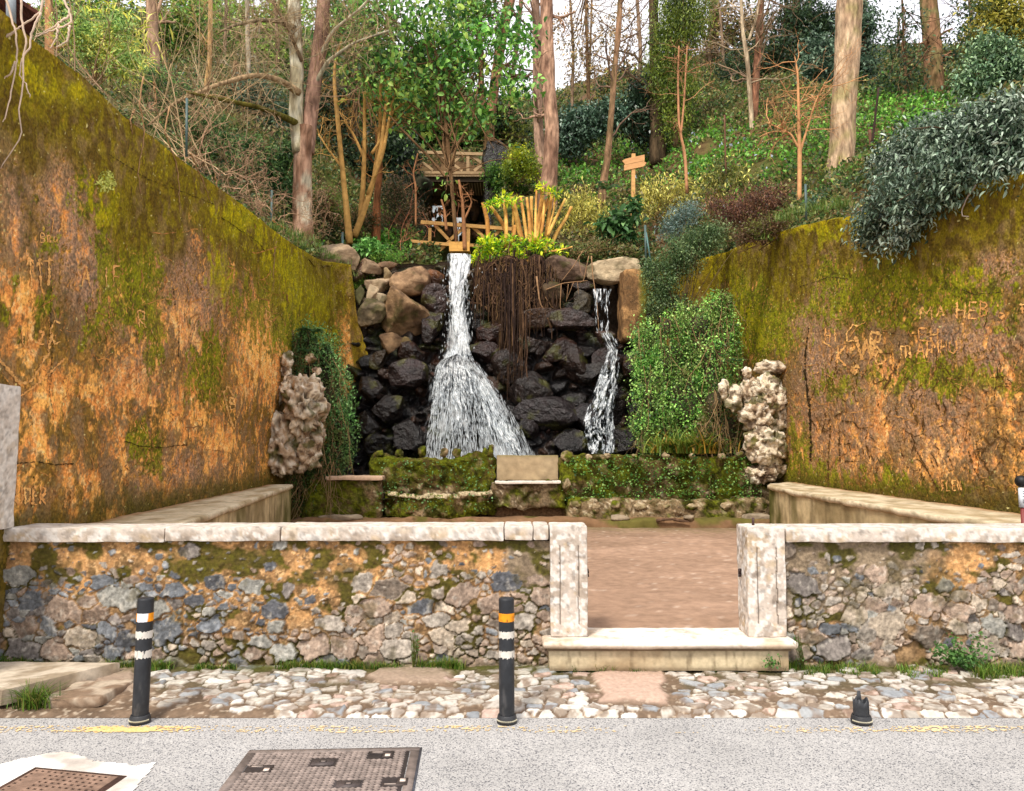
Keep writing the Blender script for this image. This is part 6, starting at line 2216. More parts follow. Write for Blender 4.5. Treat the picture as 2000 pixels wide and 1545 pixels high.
# 2. yellow stemmed shrubs
def stems(name, label, cat, D, lst, colr, tw=8, seed=1, group=None, twl=.7, sides=10):
    rg = np.random.default_rng(seed)
    base = P(lst[0][0][0], lst[0][0][1], D)
    t = thing(name, label, cat, base, group)
    for pts in lst:
        m = MB()
        pp, rr = trunk_path(pts, D + rg.uniform(-.15, .15), 20)
        bark_tube(m, pp, rr, colr, colr * .72, seed + int(pts[-1][0]), sides, .08)
        if tw:
            twigs_on(m, pp, rr, rg, tw, twl, colr * .9, .35, 2, 3, .012, .8, .12, .25)
        m.build('stem', M['twig'], t)
    return t
YS = srgb(206, 160, 92)
stems('yellow_stemmed_shrub', 'tall bare shrub with a single honey coloured main stem just right of the forked tree', 'shrub', 18.9, [[(683, 476, 14), (676, 400, 12), (668, 320, 10), (660, 240, 9), (652, 160, 7), (655, 110, 5), (672, 70, 3)], [(670, 330, 6), (640, 290, 4), (622, 262, 3)]], YS, 9, 11)
stems('yellow_stemmed_shrub', 'bare shrub with several slanting honey coloured stems left of the lower footbridge', 'shrub', 19.3, [[(692, 462, 14), (712, 410, 12), (730, 350, 10), (745, 290, 9), (752, 220, 7), (760, 150, 5)], [(702, 440, 10), (709, 370, 10), (712, 290, 8), (712, 180, 6)],
      [(730, 350, 8), (742, 260, 7), (744, 150, 6)], [(712, 310, 7), (690, 262, 5), (672, 235, 3)], [(745, 290, 6), (765, 220, 5), (790, 200, 3)], [(726, 300, 6), (760, 250, 5), (812, 196, 4)], [(718, 380, 8), (748, 300, 7), (770, 180, 5), (790, 120, 4)]], YS, 7, 12)
stems('yellow_stemmed_shrub', 'slim forked sapling with reddish bark standing before the dark grotto', 'sapling', 18.6, [[(908, 488, 9), (906, 440, 8), (903, 390, 6), (896, 352, 5)], [(906, 430, 5), (916, 410, 4), (922, 394, 3), (912, 376, 2)], [(872, 450, 6), (868, 410, 5), (862, 390, 4)], [(812, 440, 4), (812, 360, 4), (806, 340, 3), (816, 300, 3)]], srgb(160, 112, 76), 6, 13, None, .35)

# 3. big pale trunks and others
def simple_tree(name, label, D, pts, c1, c2, seed, tw=10, twl=1.6, twc=None, c3=None, extra=(), group=None, depth=2, kids=3, sides=16, t0=.3, r0=None):
    rg = np.random.default_rng(seed)
    pts = to_ground(pts, D)
    t = thing(name, label, 'tree', P(pts[0][0], pts[0][1], D), group)
    m = MB()
    pp, rr = trunk_path(pts, D, 30)
    bark_tube(m, pp, rr, c1, c2, seed, sides, .12, c3)
    for e in extra:
        pe, re_ = trunk_path(e, D, 20)
        bark_tube(m, pe, re_, c1, c2, seed + 3, max(8, sides - 6), .1, c3)
    m.build('trunk', M['bark'], t)
    if tw:
        m = MB()
        twigs_on(m, pp, rr, rg, tw, twl, c1 * .85 if twc is None else twc, t0, depth, kids, r0, .8, .1, .25)
        for e in extra:
            m.build('branches', M['twig'], t)
            m = MB()
            pe, re_ = trunk_path(e, D, 20)
            twigs_on(m, pe, re_, rg, max(3, tw // 2), twl * .8, c1 * .85 if twc is None else twc, .2, depth, kids, r0, .8, .1, .25)
        m.build('branches', M['twig'], t)
    return t
PK1, PK2 = srgb(184, 146, 120), srgb(130, 98, 80)
simple_tree('tree', 'tall straight tree with pinkish brown bark directly above the cut shrub', 22.5, [(1070, 376, 38), (1076, 320, 30), (1078, 250, 28), (1070, 150, 28), (1068, 60, 27), (1066, -40, 27)], PK1, PK2, 21, 5, 1.2)
simple_tree('tree', 'slimmer grey pink trunk standing just behind the tall tree above the cut shrub', 24.5, [(1056, 330, 22), (1052, 250, 20), (1050, 150, 18), (1048, 60, 17), (1044, -40, 16)], srgb(170, 138, 116), srgb(118, 94, 78), 22, 6, 1.5)
simple_tree('tree', 'thin curving mossy trunk between the tall pink barked tree and the signpost', 22.8, [(1178, 358, 16), (1188, 300, 13), (1194, 220, 12), (1200, 140, 11), (1208, 60, 11), (1214, -40, 10)], srgb(156, 120, 92), srgb(100, 84, 56), 23, 14, 1.6, srgb(120, 96, 80))
simple_tree('tree', 'leaning ivy clad trunk pair against the sky behind the bright leafed tree', 30, [(958, 225, 20), (968, 150, 20), (978, 80, 22), (996, 0, 22), (1002, -40, 22)], srgb(156, 110, 86), srgb(92, 74, 46), 24, 12, 2.0, srgb(110, 86, 66), extra=([(944, 215, 14), (938, 130, 12), (934, 40, 12), (930, -40, 12)],))
simple_tree('tree', 'dark rough trunk beside the weeping green conifer', 28, [(1284, 270, 30), (1280, 200, 22), (1278, 100, 20), (1276, -40, 18)], srgb(96, 78, 58), srgb(60, 50, 36), 25, 10, 1.8)
simple_tree('tree', 'slender reddish trunk with a split base on the green slope', 25.5, [(1468, 285, 17), (1474, 200, 15), (1478, 130, 14), (1484, 50, 14), (1488, -40, 13)], srgb(168, 116, 88), srgb(108, 78, 60), 26, 12, 1.7, srgb(150, 124, 100))
simple_tree('tree', 'very thin pale trunk forking in front of the reddish split trunk', 25, [(1466, 200, 9), (1460, 120, 9), (1450, 60, 7), (1446, -40, 6)], srgb(190, 170, 140), srgb(140, 120, 96), 27, 12, 1.5, srgb(176, 154, 124), extra=([(1462, 80, 6), (1476, 40, 5), (1486, -10, 4)],))
simple_tree('tree', 'thickest pale smooth trunk on the right slope', 18.2, [(1640, 348, 56), (1644, 300, 50), (1648, 200, 48), (1656, 100, 48), (1660, 0, 48), (1664, -60, 46)], srgb(196, 168, 136), srgb(156, 128, 102), 28, 0, 1.0, c3=srgb(150, 136, 92), sides=28)
simple_tree('tree', 'stout mottled brown trunk standing against the sky at the upper right', 26, [(1822, 200, 46), (1824, 170, 38), (1822, 100, 36), (1816, 40, 34), (1808, -60, 32)], srgb(150, 112, 84), srgb(104, 86, 56), 29, 6, 1.4, c3=srgb(116, 110, 70), sides=20)
simple_tree('tree', 'dark trunk at the far upper right behind the grey green shrub tree', 27, [(1956, 120, 24), (1955, 40, 22), (1952, -40, 22)], srgb(84, 66, 46), srgb(60, 52, 34), 30, 8, 1.6)
simple_tree('tree', 'upright trunk with peeling tan bark at the left edge behind the wall', 15.5, [(97, 100, 17), (96, 50, 15), (95, -20, 14)], srgb(206, 156, 106), srgb(150, 108, 78), 31, 3, .8)
simple_tree('tree', 'pinkish trunk at the top left among the tangled bare branches', 20, [(300, 90, 22), (298, 50, 24), (296, -30, 24)], srgb(176, 144, 118), srgb(124, 98, 80), 32, 6, 1.0)
simple_tree('tree', 'slim straight yellowish trunk left of the forked tree', 19, [(400, 190, 10), (410, 120, 10), (411, 40, 9), (412, -30, 9)], srgb(196, 158, 104), srgb(150, 116, 80), 33, 5, .8)
simple_tree('tree', 'thin pale vertical stem seen behind the mossy limb of the forked tree', 24, [(488, 240, 10), (486, 160, 10), (484, 60, 9), (482, -30, 8)], srgb(176, 164, 142), srgb(130, 120, 104), 34, 6, 1.2)
simple_tree('tree', 'brown stump like trunk rising behind the honey coloured stems', 20.2, [(735, 430, 16), (737, 380, 13), (742, 330, 12), (736, 250, 9)], srgb(150, 96, 62), srgb(104, 70, 46), 35, 4, .7)
simple_tree('tree', 'tilted mid distance trunk with ivy left of the tall pink barked tree', 34, [(1000, 160, 9), (1010, 80, 9), (1022, -40, 9)], srgb(128, 100, 80), srgb(90, 74, 56), 36, 12, 2.2)
for i, (px, y0, y1, wd, D, lab) in enumerate([(1117, 215, -20, 6, 40, 'distant thin grey trunk in the gap right of the tall pink barked tree'), (1150, 205, -20, 5, 44, 'distant thin pale trunk in the middle of the sky gap'), (1248, 215, -20, 8, 36, 'distant straight trunk just left of the dark rough trunk'),
                                           (1384, 230, -20, 7, 38, 'distant slender trunk right of the weeping conifer'), (1412, 240, 40, 6, 36, 'distant slender trunk, second to the right of the weeping conifer'), (1530, 230, -20, 9, 34, 'distant dark trunk behind the bare sapling'), (1585, 220, -20, 8, 38, 'distant dark trunk left of the thickest pale trunk'),
                                           (1748, 215, 60, 4, 36, 'distant thin trunk in the sky gap left of the stout mottled trunk'), (880, 180, -20, 10, 32, 'distant trunk seen through the bright leafed tree'), (760, 200, -20, 8, 34, 'distant trunk behind the upper leaves of the honey stemmed shrubs'),
                                           (540, 200, -20, 8, 30, 'distant pale trunk close left of the forked tree'), (436, 220, -20, 7, 28, 'distant pale trunk in the left woodland'), (1900, 190, 20, 9, 34, 'distant trunk at the right behind the grey green shrub tree')]):
    simple_tree('distant_tree', lab, D, [(px, y0, wd * 1.2), (px + 3, (y0 + y1) / 2, wd), (px + (7 if i % 2 else -6), y1 - 20, wd * .8)], srgb(140, 116, 94), srgb(96, 80, 62), 60 + i, 12 if px < 1700 else 4, 2.4, srgb(132, 112, 92), depth=2, kids=4, sides=8, t0=.2, group='thin trunks of the far wood', r0=.02)

# saplings
def sapling(label, D, pts, extra, tw, twl, col, seed, up=.0, spread=.8):
    rg = np.random.default_rng(seed)
    t = thing('sapling', label, 'sapling', P(pts[0][0], pts[0][1], D), 'bare saplings on the slope')
    m = MB()
    for e in [pts] + list(extra):
        pp, rr = trunk_path(e, D, 20)
        bark_tube(m, pp, rr, col, col * .75, seed, 8, .06)
    m.build('trunk', M['twig'], t)
    m = MB()
    for e in [pts] + list(extra):
        pp, rr = trunk_path(e, D, 20)
        twigs_on(m, pp, rr, rg, tw, twl, col * .92, .3, 2, 3, .012, spread, up, .2)
    m.build('branches', M['twig'], t)
sapling('bare sapling with a twin upright stem right of the signpost', 20.0, [(1342, 378, 7), (1338, 300, 6), (1326, 250, 5), (1324, 160, 4), (1326, 90, 3)], [[(1330, 262, 4), (1336, 200, 4), (1342, 90, 3)]], 8, .9, srgb(186, 134, 96), 71)
sapling('wide spreading bare sapling with pale orange bark in front of the thickest trunk', 16.5, [(1561, 400, 9), (1562, 310, 9), (1560, 230, 6), (1558, 140, 4), (1552, 110, 2)], [[(1562, 300, 6), (1580, 240, 4), (1592, 200, 3), (1612, 160, 2)], [(1560, 290, 5), (1545, 262, 4), (1500, 240, 2)]], 15, .85, srgb(206, 152, 104), 72)
for (x0, y0, x1, y1, wd, D, lab) in ((1418, 345, 1415, 225, 4, 19.5, 'thin upright stake on the bright green slope'), (1702, 292, 1716, 172, 5, 17.5, 'dark slanting rod right of the thickest trunk'), (1701, 292, 1699, 254, 7, 17.6, 'short weathered stake beside the dark slanting rod')):
    m = MB()
    pp, rr = trunk_path([(x0, y0, wd), (x1, y1, wd * .8)], D, 6)
    tube(m, pp, rr, 8, srgb(110, 80, 62) if x0 != 1702 else srgb(60, 46, 40))
    tag(m.build('stake', M['twig'], None, pp[0]), lab, 'stake')

# the pollarded shrub on the lip
t = thing('pollarded_shrub', 'hard pruned shrub of thick honey coloured sawn stems on the lip of the rocks', 'shrub', P(1040, 495, 18.9))
PO = srgb(238, 190, 104)
for i, pts in enumerate([[(954, 478, 9), (952, 430, 9), (943, 396, 7)], [(996, 470, 8), (978, 430, 8), (956, 400, 6)], [(988, 484, 8), (989, 440, 8), (985, 390, 7)], [(1020, 474, 11), (1010, 430, 11), (1000, 386, 10)], [(1030, 470, 7), (1024, 430, 7), (1017, 384, 5)],
                         [(1036, 476, 7), (1034, 430, 7), (1029, 386, 5)], [(1040, 470, 6), (1038, 430, 7), (1038, 384, 6)], [(1042, 476, 9), (1052, 430, 9), (1060, 376, 8), (1058, 366, 9)], [(1048, 480, 9), (1054, 430, 8), (1070, 400, 7), (1072, 376, 5)],
                         [(1064, 500, 9), (1068, 450, 8), (1074, 410, 7), (1078, 380, 6)], [(1070, 460, 7), (1084, 430, 6), (1104, 388, 5)], [(1066, 470, 5), (1082, 410, 4), (1084, 380, 5)], [(1074, 484, 8), (1090, 450, 7), (1104, 430, 7), (1116, 404, 6)], [(1052, 478, 7), (1060, 440, 6), (1064, 390, 6)],
                         [(1000, 484, 5), (1002, 440, 5), (1002, 400, 3)], [(1020, 498, 5), (1022, 512, 6), (1042, 508, 4)], [(1072, 492, 5), (1096, 488, 4), (1118, 482, 3)], [(998, 490, 7), (1004, 460, 8), (1006, 440, 6)], [(1046, 470, 6), (1046, 420, 5), (1048, 372, 4)]]):
    m = MB()
    pp, rr = trunk_path(pts, 18.9 + .12 * math.sin(i * 2.3) - (.25 if 'x' in 'x' and i > 14 else 0), 14)
    bark_tube(m, pp, rr, PO, srgb(188, 132, 70), 300 + i, 10, .06)
    m.build('cut_stem', M['twig'], t)
m = MB()
rg = np.random.default_rng(77)
for (px, py, w_, n_) in ((1058, 366, 14, 60), (1076, 378, 14, 50), (985, 392, 20, 110), (960, 402, 14, 60), (1085, 380, 10, 30), (1006, 392, 16, 40), (955, 480, 26, 330), (965, 500, 18, 160), (935, 505, 14, 120), (1000, 478, 30, 200), (1050, 480, 34, 200), (1086, 492, 24, 100), (1010, 502, 18, 110)):
    s = 18.8 / FPX
    scatter(m, P(px, py, 18.65), (w_ * s, .2, w_ * s * .6), n_, .14, pal((150, 176, 30), (96, 140, 28), (188, 196, 40), (70, 110, 30)), rg, .35, .6, -.2, (.1, 1))
m.build('sprouts', M['leaf'], t)
# ------------------------------------------------------------------ leafy crowns
def clumps(lst, D=None):
    """(px, py, rx, ry[, D]) in photograph pixels -> centres and radii"""
    cs, rs = [], []
    for q in lst:
        d = q[4] if len(q) > 4 else D
        s = d / FPX
        cs.append(P(q[0], q[1], d))
        rs.append((q[2] * s, (q[2] + q[3]) / 2 * s * .8, q[3] * s))
    return np.array(cs), np.array(rs)

def crown_tree(label, D, lst, n, size, palette, seed, trunk=None, ratio=.5, noise=.4, clump=14, down=.1, name='tree', cat='tree', group=None, limbs=8, mat='leaf', tcol=(110, 86, 62), shell=(.25, 1.0), six=False, out=.6):
    rg = np.random.default_rng(seed)
    cs, rs = clumps(lst, D)
    b = trunk[0] if trunk else (lst[0][0], lst[0][1] + lst[0][3])
    t = thing(name, label, cat, P(b[0], b[1], D), group)
    m = MB()
    scatter(m, cs, rs, n, size, palette, rg, ratio, out, down, shell, noise=noise, clump=clump, six=six, tint=lambda c, k: k * (.6 + .95 * fbm(c * .55, seed, 3))[:, None])
    m.build('crown', M[mat], t)
    m = MB()
    bs = []
    base = P(b[0], b[1], D)
    tc2 = srgb(*tcol)
    if trunk:
        pp, rr = trunk_path(trunk, D, 20)
        tube(m, pp, rr, 8, tc2)
        src = pp[len(pp) // 3:]
    else:
        src = np.array([base])
    for k in range(len(cs)):
        for _ in range(limbs):
            q = src[rg.integers(0, len(src))]
            e = cs[k] + rg.normal(size=3) * rs[k] * .45
            tt = np.linspace(0, 1, 7)[:, None]
            L = np.linalg.norm(e - q)
            path = q + (e - q) * tt + np.cumsum(rg.normal(size=(7, 3)), 0) * .02 * L
            bs.append((path, np.linspace(min(.05, .012 + .006 * L), .006, 7), 0))
            branch_set(rg, path[-2], unit(path[-1] - path[-2]), L * .25, .009, 1, 3, .8, .25, 0, out=bs)
    build_branches(m, bs, tc2, rg, 4)
    m.build('trunk', M['bark'], t)
    return t

DG = pal((44, 62, 40), (34, 50, 34), (58, 76, 46), (26, 40, 28))
OLV = pal((92, 100, 40), (66, 76, 34), (120, 122, 54), (48, 60, 28))
BGN = pal((88, 132, 50), (66, 110, 44), (116, 156, 72), (50, 86, 38), (142, 162, 76))
BLU = pal((84, 106, 84), (60, 84, 66), (108, 130, 106), (46, 66, 50))
BRN_ = pal((128, 102, 70), (100, 84, 56), (146, 124, 84), (84, 80, 48))
YLG = pal((168, 160, 70), (136, 132, 56), (190, 182, 96), (104, 100, 44))

crown_tree('bright green big leafed tree whose branches hang over the upper footbridge', 19.0,
           [(860, 60, 110, 80), (930, 110, 90, 70), (800, 150, 80, 80), (880, 190, 90, 80), (940, 230, 46, 50), (980, 60, 60, 50), (760, 60, 70, 70), (1010, 150, 40, 70), (830, 240, 60, 30), (800, 10, 120, 50), (700, 40, 60, 60), (905, 300, 18, 16, 18.6), (880, 360, 10, 20, 18.4), (1000, 290, 20, 26, 18.8), (690, 130, 50, 60), (650, 60, 50, 50), (1010, 60, 40, 50)], 5200, .160, BGN, 501,
           [(892, 480, 9), (884, 380, 8), (872, 250, 8), (850, 100, 7)], .62, .35, 9, .35, six=True, limbs=3, tcol=(120, 92, 64), mat='leaf')
crown_tree('weeping olive green conifer standing between the dark rough trunk and the sky gap', 27.5, [(1320, 60, 50, 90), (1325, 180, 44, 70), (1300, 130, 40, 80), (1345, 20, 50, 70), (1320, 240, 30, 40)], 26000, .13, pal((92, 108, 36), (70, 88, 32), (120, 134, 50), (54, 70, 28)), 502, [(1320, 290, 14), (1322, 100, 12), (1324, -40, 8)], .3, .5, 16, .7)
crown_tree('dark spreading conifer behind the bare sapling and the thickest trunk', 33, [(1560, 40, 70, 60), (1530, 110, 80, 50), (1580, 160, 80, 60), (1500, 190, 60, 50), (1560, 220, 70, 40), (1610, 80, 50, 70), (1440, 150, 40, 60)], 26000, .17, DG, 503, [(1560, 260, 16), (1558, 100, 14), (1556, -30, 10)], .4, .6, 18, .2)
crown_tree('blue green leafy tree immediately right of the thickest trunk', 29, [(1682, 130, 24, 50), (1684, 200, 34, 46), (1684, 50, 22, 50), (1620, 200, 40, 60), (1600, 120, 30, 60)], 14000, .17, BLU * .8, 504, [(1686, 280, 9), (1688, 120, 8), (1690, -10, 6)], .5, .5, 14, .2)
crown_tree('sparse leafed tree silhouetted against the white sky left of the stout mottled trunk', 25, [(1760, 60, 50, 60), (1780, 130, 50, 50), (1740, 170, 40, 40), (1870, 100, 24, 50), (1790, 200, 60, 16), (1880, 30, 24, 40)], 1900, .14, DG * 1.3, 505, [(1770, 220, 6), (1766, 100, 5), (1762, 0, 4)], .5, .6, 7, .1, limbs=4)
crown_tree('olive and gold crown in the upper right corner', 26, [(1940, 30, 60, 60), (1990, 60, 50, 70), (1910, 100, 40, 50), (1960, 110, 40, 40)], 9000, .16, np.concatenate([OLV, YLG * .8]), 506, [(1950, 180, 12), (1950, -10, 10)], .5, .5, 12, .2)
crown_tree('grey green shrub tree above the big overhanging shrub at the right edge', 14.5, [(1955, 120, 46, 30), (1905, 160, 40, 24), (1985, 150, 40, 30), (1925, 95, 34, 20)], 6500, .10, BLU * np.array([1.15, 1.15, .9]), 507, [(1952, 205, 6), (1953, 140, 5)], .42, .4, 12, .3, mat='gloss', limbs=6)
crown_tree('brownish half bare tree in the middle of the sky gap', 40, [(1150, 60, 60, 60), (1130, 140, 50, 60), (1180, 120, 50, 60), (1220, 60, 40, 70), (1110, 60, 30, 50)], 2300, .18, BRN_ * 1.2, 508, [(1150, 220, 8), (1146, 60, 7), (1144, -30, 5)], .5, .7, 9, .1, limbs=7)
crown_tree('olive brown half bare tree right of the weeping conifer', 38, [(1400, 60, 50, 80), (1420, 160, 60, 60), (1380, 200, 40, 40), (1460, 60, 40, 60)], 7500, .19, np.concatenate([OLV, BRN_]), 509, [(1400, 250, 9), (1398, 60, 8), (1394, -30, 6)], .5, .6, 12, .1, limbs=10)
crown_tree('dark evergreen between the green fence and the forked tree at mid left', 23, [(420, 290, 70, 70), (470, 340, 70, 60), (520, 270, 60, 70), (370, 220, 60, 50), (540, 380, 50, 60), (500, 200, 50, 50)], 20000, .16, np.concatenate([DG * 1.5, BLU * .9]), 510, [(450, 400, 12), (452, 220, 10), (460, 120, 8)], .45, .4, 12, .3)
crown_tree('olive woodland tree filling the upper left behind the tangled branches', 26, [(190, 60, 90, 90), (280, 90, 90, 80), (230, 170, 90, 60), (340, 150, 70, 70), (130, 60, 60, 80), (360, 50, 70, 70), (310, 230, 60, 50)], 24000, .17, np.concatenate([BGN, OLV, BGN * .8]), 511, [(240, 240, 14), (250, 60, 12)], .45, .4, 12, .2)
crown_tree('light green tree behind the left limb of the forked tree', 31, [(470, 60, 70, 70), (530, 130, 60, 70), (440, 150, 50, 60), (560, 30, 50, 60), (400, 20, 60, 50)], 13000, .19, pal((134, 164, 66), (104, 138, 54), (164, 188, 92), (84, 112, 48)), 512, [(480, 260, 10), (484, 60, 8)], .5, .55, 10, .2)
crown_tree('dark evergreen mass behind the honey coloured stems', 25, [(640, 300, 60, 70), (700, 350, 60, 60), (660, 390, 60, 50), (760, 300, 60, 60), (640, 200, 50, 70), (780, 370, 40, 40)], 20000, .16, DG, 513, [(690, 430, 12), (692, 260, 10), (694, 120, 8)], .45, .4, 12, .3)
crown_tree('mid green tree filling the view behind the bright leafed tree', 30, [(700, 100, 80, 80), (790, 220, 80, 70), (860, 120, 70, 80), (720, 220, 60, 60), (900, 250, 60, 50), (920, 30, 60, 60), (660, 30, 50, 60)], 17000, .19, pal((64, 98, 40), (50, 80, 36), (84, 120, 52), (96, 110, 44)), 514, [(800, 320, 12), (804, 100, 10)], .5, .55, 11, .2)
crown_tree('dark green and olive tree behind the left end of the upper footbridge', 31, [(700, 260, 80, 50), (840, 260, 80, 50), (960, 250, 50, 50), (1010, 270, 30, 50), (620, 260, 40, 60), (560, 300, 60, 80)], 16000, .19, np.concatenate([DG, OLV * .8]), 515, [(900, 320, 12), (902, 240, 10)], .5, .4, 12, .2)
crown_tree('glossy dark evergreen bush left of the signpost high on the slope', 28, [(1120, 250, 40, 36), (1160, 240, 36, 30), (1110, 280, 30, 20), (1190, 225, 30, 26)], 9000, .17, pal((46, 70, 54), (62, 86, 68), (92, 114, 94), (32, 50, 38)), 516, None, .42, .35, 10, .3, name='evergreen_bush', cat='bush', mat='gloss', limbs=4)
crown_tree('very dark ivy covered bush leaning on the dark rough trunk', 28.5, [(1255, 190, 30, 40), (1240, 235, 40, 26), (1262, 260, 26, 20)], 6500, .16, pal((26, 46, 36), (40, 60, 44), (58, 78, 56)), 517, None, .45, .35, 10, .3, name='evergreen_bush', cat='bush', mat='gloss', limbs=4)
far = [(960, 225, 60, 44, 62), (1040, 210, 70, 40, 66), (1130, 210, 80, 40, 70), (1220, 180, 60, 50, 50), (1380, 220, 70, 34, 58), (1500, 215, 90, 34, 60), (1650, 210, 50, 30, 60), (1740, 222, 50, 10, 58), (1870, 205, 60, 12, 60)]
for i, (px, py, rx, ry, D) in enumerate(far):
    where = ['behind the leaning ivy clad trunks', 'behind the tall pink barked tree', 'low in the middle of the sky gap', 'left of the dark rough trunk', 'right of the weeping conifer', 'behind the reddish split trunk', 'behind the thickest pale trunk', 'between the thickest trunk and the stout mottled trunk', 'right of the stout mottled trunk'][i]
    crown_tree('hazy brownish crown of the far wood ' + where, D, [(px, py, rx * .7, ry), (px - rx * .5, py + 10, rx * .5, ry * .8), (px + rx * .5, py + 8, rx * .5, ry * .8)], 5200, .32, np.concatenate([BRN_ * 1.2, OLV * 1.2, DG * 1.2]), 520 + i, None, .55, .5, 10, .1, group='crowns of the far wood', limbs=5, name='distant_tree')

# shrubs with pale hanging leaves (bamboo like, yellowish)
def shrub(label, D, lst, n, size, palette, seed, ratio=.3, down=.8, stems_=14, scol=(140, 112, 76), name='shrub', clump=8, mat='leaf', six=False, shell=(.1, 1), base=None, noise=.35, out=.4):
    rg = np.random.default_rng(seed)
    cs, rs = clumps(lst, D)
    low = base or (lst[0][0], max(q[1] + q[3] for q in lst))
    t = thing(name, label, 'shrub', P(low[0], low[1], D))
    m = MB()
    scatter(m, cs, rs, n, size, palette, rg, ratio, out, down, shell, noise=noise, clump=clump, six=six)
    m.build('leaves', M[mat], t)
    if stems_:
        m = MB()
        bs = []
        for _ in range(stems_):
            k = rg.integers(0, len(cs))
            q0 = P(low[0] + rg.normal(0, 6), low[1], D) + rg.normal(size=3) * .05
            e = cs[k] + rg.normal(size=3) * rs[k] * .7
            tt = np.linspace(0, 1, 7)[:, None]
            bs.append((q0 + (e - q0) * tt + np.cumsum(rg.normal(size=(7, 3)), 0) * .015, np.linspace(.012, .003, 7), 0))
        build_branches(m, bs, srgb(*scol), rg, 4)
        m.build('stems', M['twig'], t)
    return t
shrub('yellowish shrub with drooping narrow leaves right of the cut shrub', 20.6, [(1130, 400, 36, 36), (1160, 420, 30, 34), (1110, 450, 30, 26), (1150, 460, 34, 20)], 2600, .12, YLG, 551)
shrub('yellow green shrub with drooping leaves right of the signpost', 20.4, [(1280, 370, 34, 26), (1310, 390, 30, 26), (1270, 400, 26, 26), (1330, 370, 26, 20)], 1900, .12, YLG, 552)
shrub('yellow green shrub with drooping leaves around the thin upright stake', 19.6, [(1400, 350, 34, 26), (1440, 350, 30, 24), (1420, 320, 22, 20), (1390, 380, 30, 24)], 1700, .12, np.concatenate([YLG, OLV]), 553)
shrub('straggly yellow green shrub at the foot of the thickest trunk', 16.8, [(1620, 350, 34, 30), (1680, 340, 34, 30), (1600, 380, 30, 26), (1660, 380, 40, 24)], 2300, .10, np.concatenate([YLG, OLV]), 554)
shrub('dark green shrub with small leaves below the thickest trunk', 14.5, [(1650, 392, 50, 22), (1690, 370, 30, 26), (1600, 400, 30, 18)], 3400, .07, np.concatenate([DG * 1.4, BLU]), 555, .4, .2)
shrub('brown withered shrub mass on the slope above the right wall corner', 17.0, [(1470, 400, 50, 34), (1430, 420, 40, 26), (1510, 390, 40, 34), (1540, 410, 40, 26), (1390, 400, 30, 20)], 6500, .07, pal((104, 70, 56), (80, 54, 46), (128, 92, 68), (70, 60, 40)), 556, .35, .3, 40, (110, 76, 58))
shrub('golden leafed bush left of the tall pink barked trunk', 24.0, [(1015, 310, 26, 22), (1035, 330, 24, 26), (1000, 335, 20, 22)], 3000, .10, pal((170, 170, 40), (120, 134, 36), (80, 100, 34)), 557, .4, .1)
shrub('green leafy bush beside the right end of the upper footbridge', 24.6, [(985, 360, 26, 30), (1000, 395, 22, 30), (970, 340, 22, 20), (1020, 380, 20, 26)], 4000, .10, pal((70, 104, 34), (50, 80, 30), (90, 124, 46)), 558, .4, .1)
shrub('large leafed plant between the signpost and the pale flat boulder', 19.2, [(1190, 440, 34, 22), (1225, 430, 34, 26), (1240, 400, 14, 18), (1210, 460, 40, 18)], 520, .22, pal((70, 104, 56), (50, 82, 44), (104, 136, 84)), 559, .5, .1, 12, six=True, clump=0)
shrub('grey green rosemary like bush above the plastered jamb', 17.6, [(1330, 425, 26, 24), (1310, 450, 22, 20), (1350, 410, 18, 14)], 2600, .09, pal((110, 130, 122), (84, 104, 96), (134, 150, 144)), 560, .2, -.1, 10)
shrub('trailing shrub tumbling over the corner of the right wall', 16.4, [(1330, 500, 46, 40), (1300, 550, 34, 46), (1370, 470, 44, 30), (1400, 450, 36, 20), (1285, 590, 24, 40), (1270, 530, 16, 30), (1320, 600, 24, 24)], 15000, .055, pal((84, 104, 62), (62, 84, 50), (110, 128, 84), (90, 84, 52)), 561, .5, .5, 30, (96, 80, 56))
shrub('reddish heathy tuft spilling over the right wall top', 13.8, [(1490, 446, 40, 18), (1460, 462, 26, 14), (1520, 436, 30, 14)], 3800, .05, pal((110, 84, 60), (84, 66, 44), (104, 106, 50)), 562, .4, .3, 20, (104, 78, 56))
shrub('small bright green leafy clump behind the tan boulder left of the fall', 18.6, [(725, 478, 18, 12), (735, 490, 22, 10), (710, 486, 16, 10)], 420, .13, pal((90, 140, 66), (66, 112, 50), (120, 164, 90)), 563, .6, 0, 4, six=True, clump=0)
shrub('grassy green cushion on the rocks left of the fall', 18.5, [(760, 500, 40, 12), (720, 545, 26, 12), (700, 560, 16, 14), (690, 525, 16, 20)], 3600, .06, pal((96, 140, 46), (70, 110, 36), (130, 160, 64)), 564, .25, .2, 0)
shrub('undergrowth of small dark leaves at the left side of the grotto', 21.5, [(770, 380, 40, 44), (800, 430, 40, 40), (740, 440, 40, 36), (780, 460, 50, 22)], 8500, .075, pal((84, 84, 56), (62, 62, 44), (120, 96, 72), (58, 70, 40)), 565, .45, .3, 30, (130, 92, 66))
shrub('mixed undergrowth below the honey coloured stems', 20.2, [(640, 400, 40, 40), (700, 430, 50, 30), (620, 440, 40, 34), (660, 450, 50, 24)], 8000, .075, pal((70, 84, 44), (54, 66, 36), (120, 92, 64), (96, 110, 50)), 566, .45, .3, 26, (130, 92, 66))
shrub('dark leafy bush low on the left slope just left of the forked tree', 18.6, [(520, 330, 44, 44), (550, 380, 40, 50), (480, 300, 40, 40), (560, 300, 26, 40)], 9000, .09, pal((66, 94, 50), (46, 72, 40), (92, 120, 66), (38, 58, 36)), 568, .45, .3, 20)
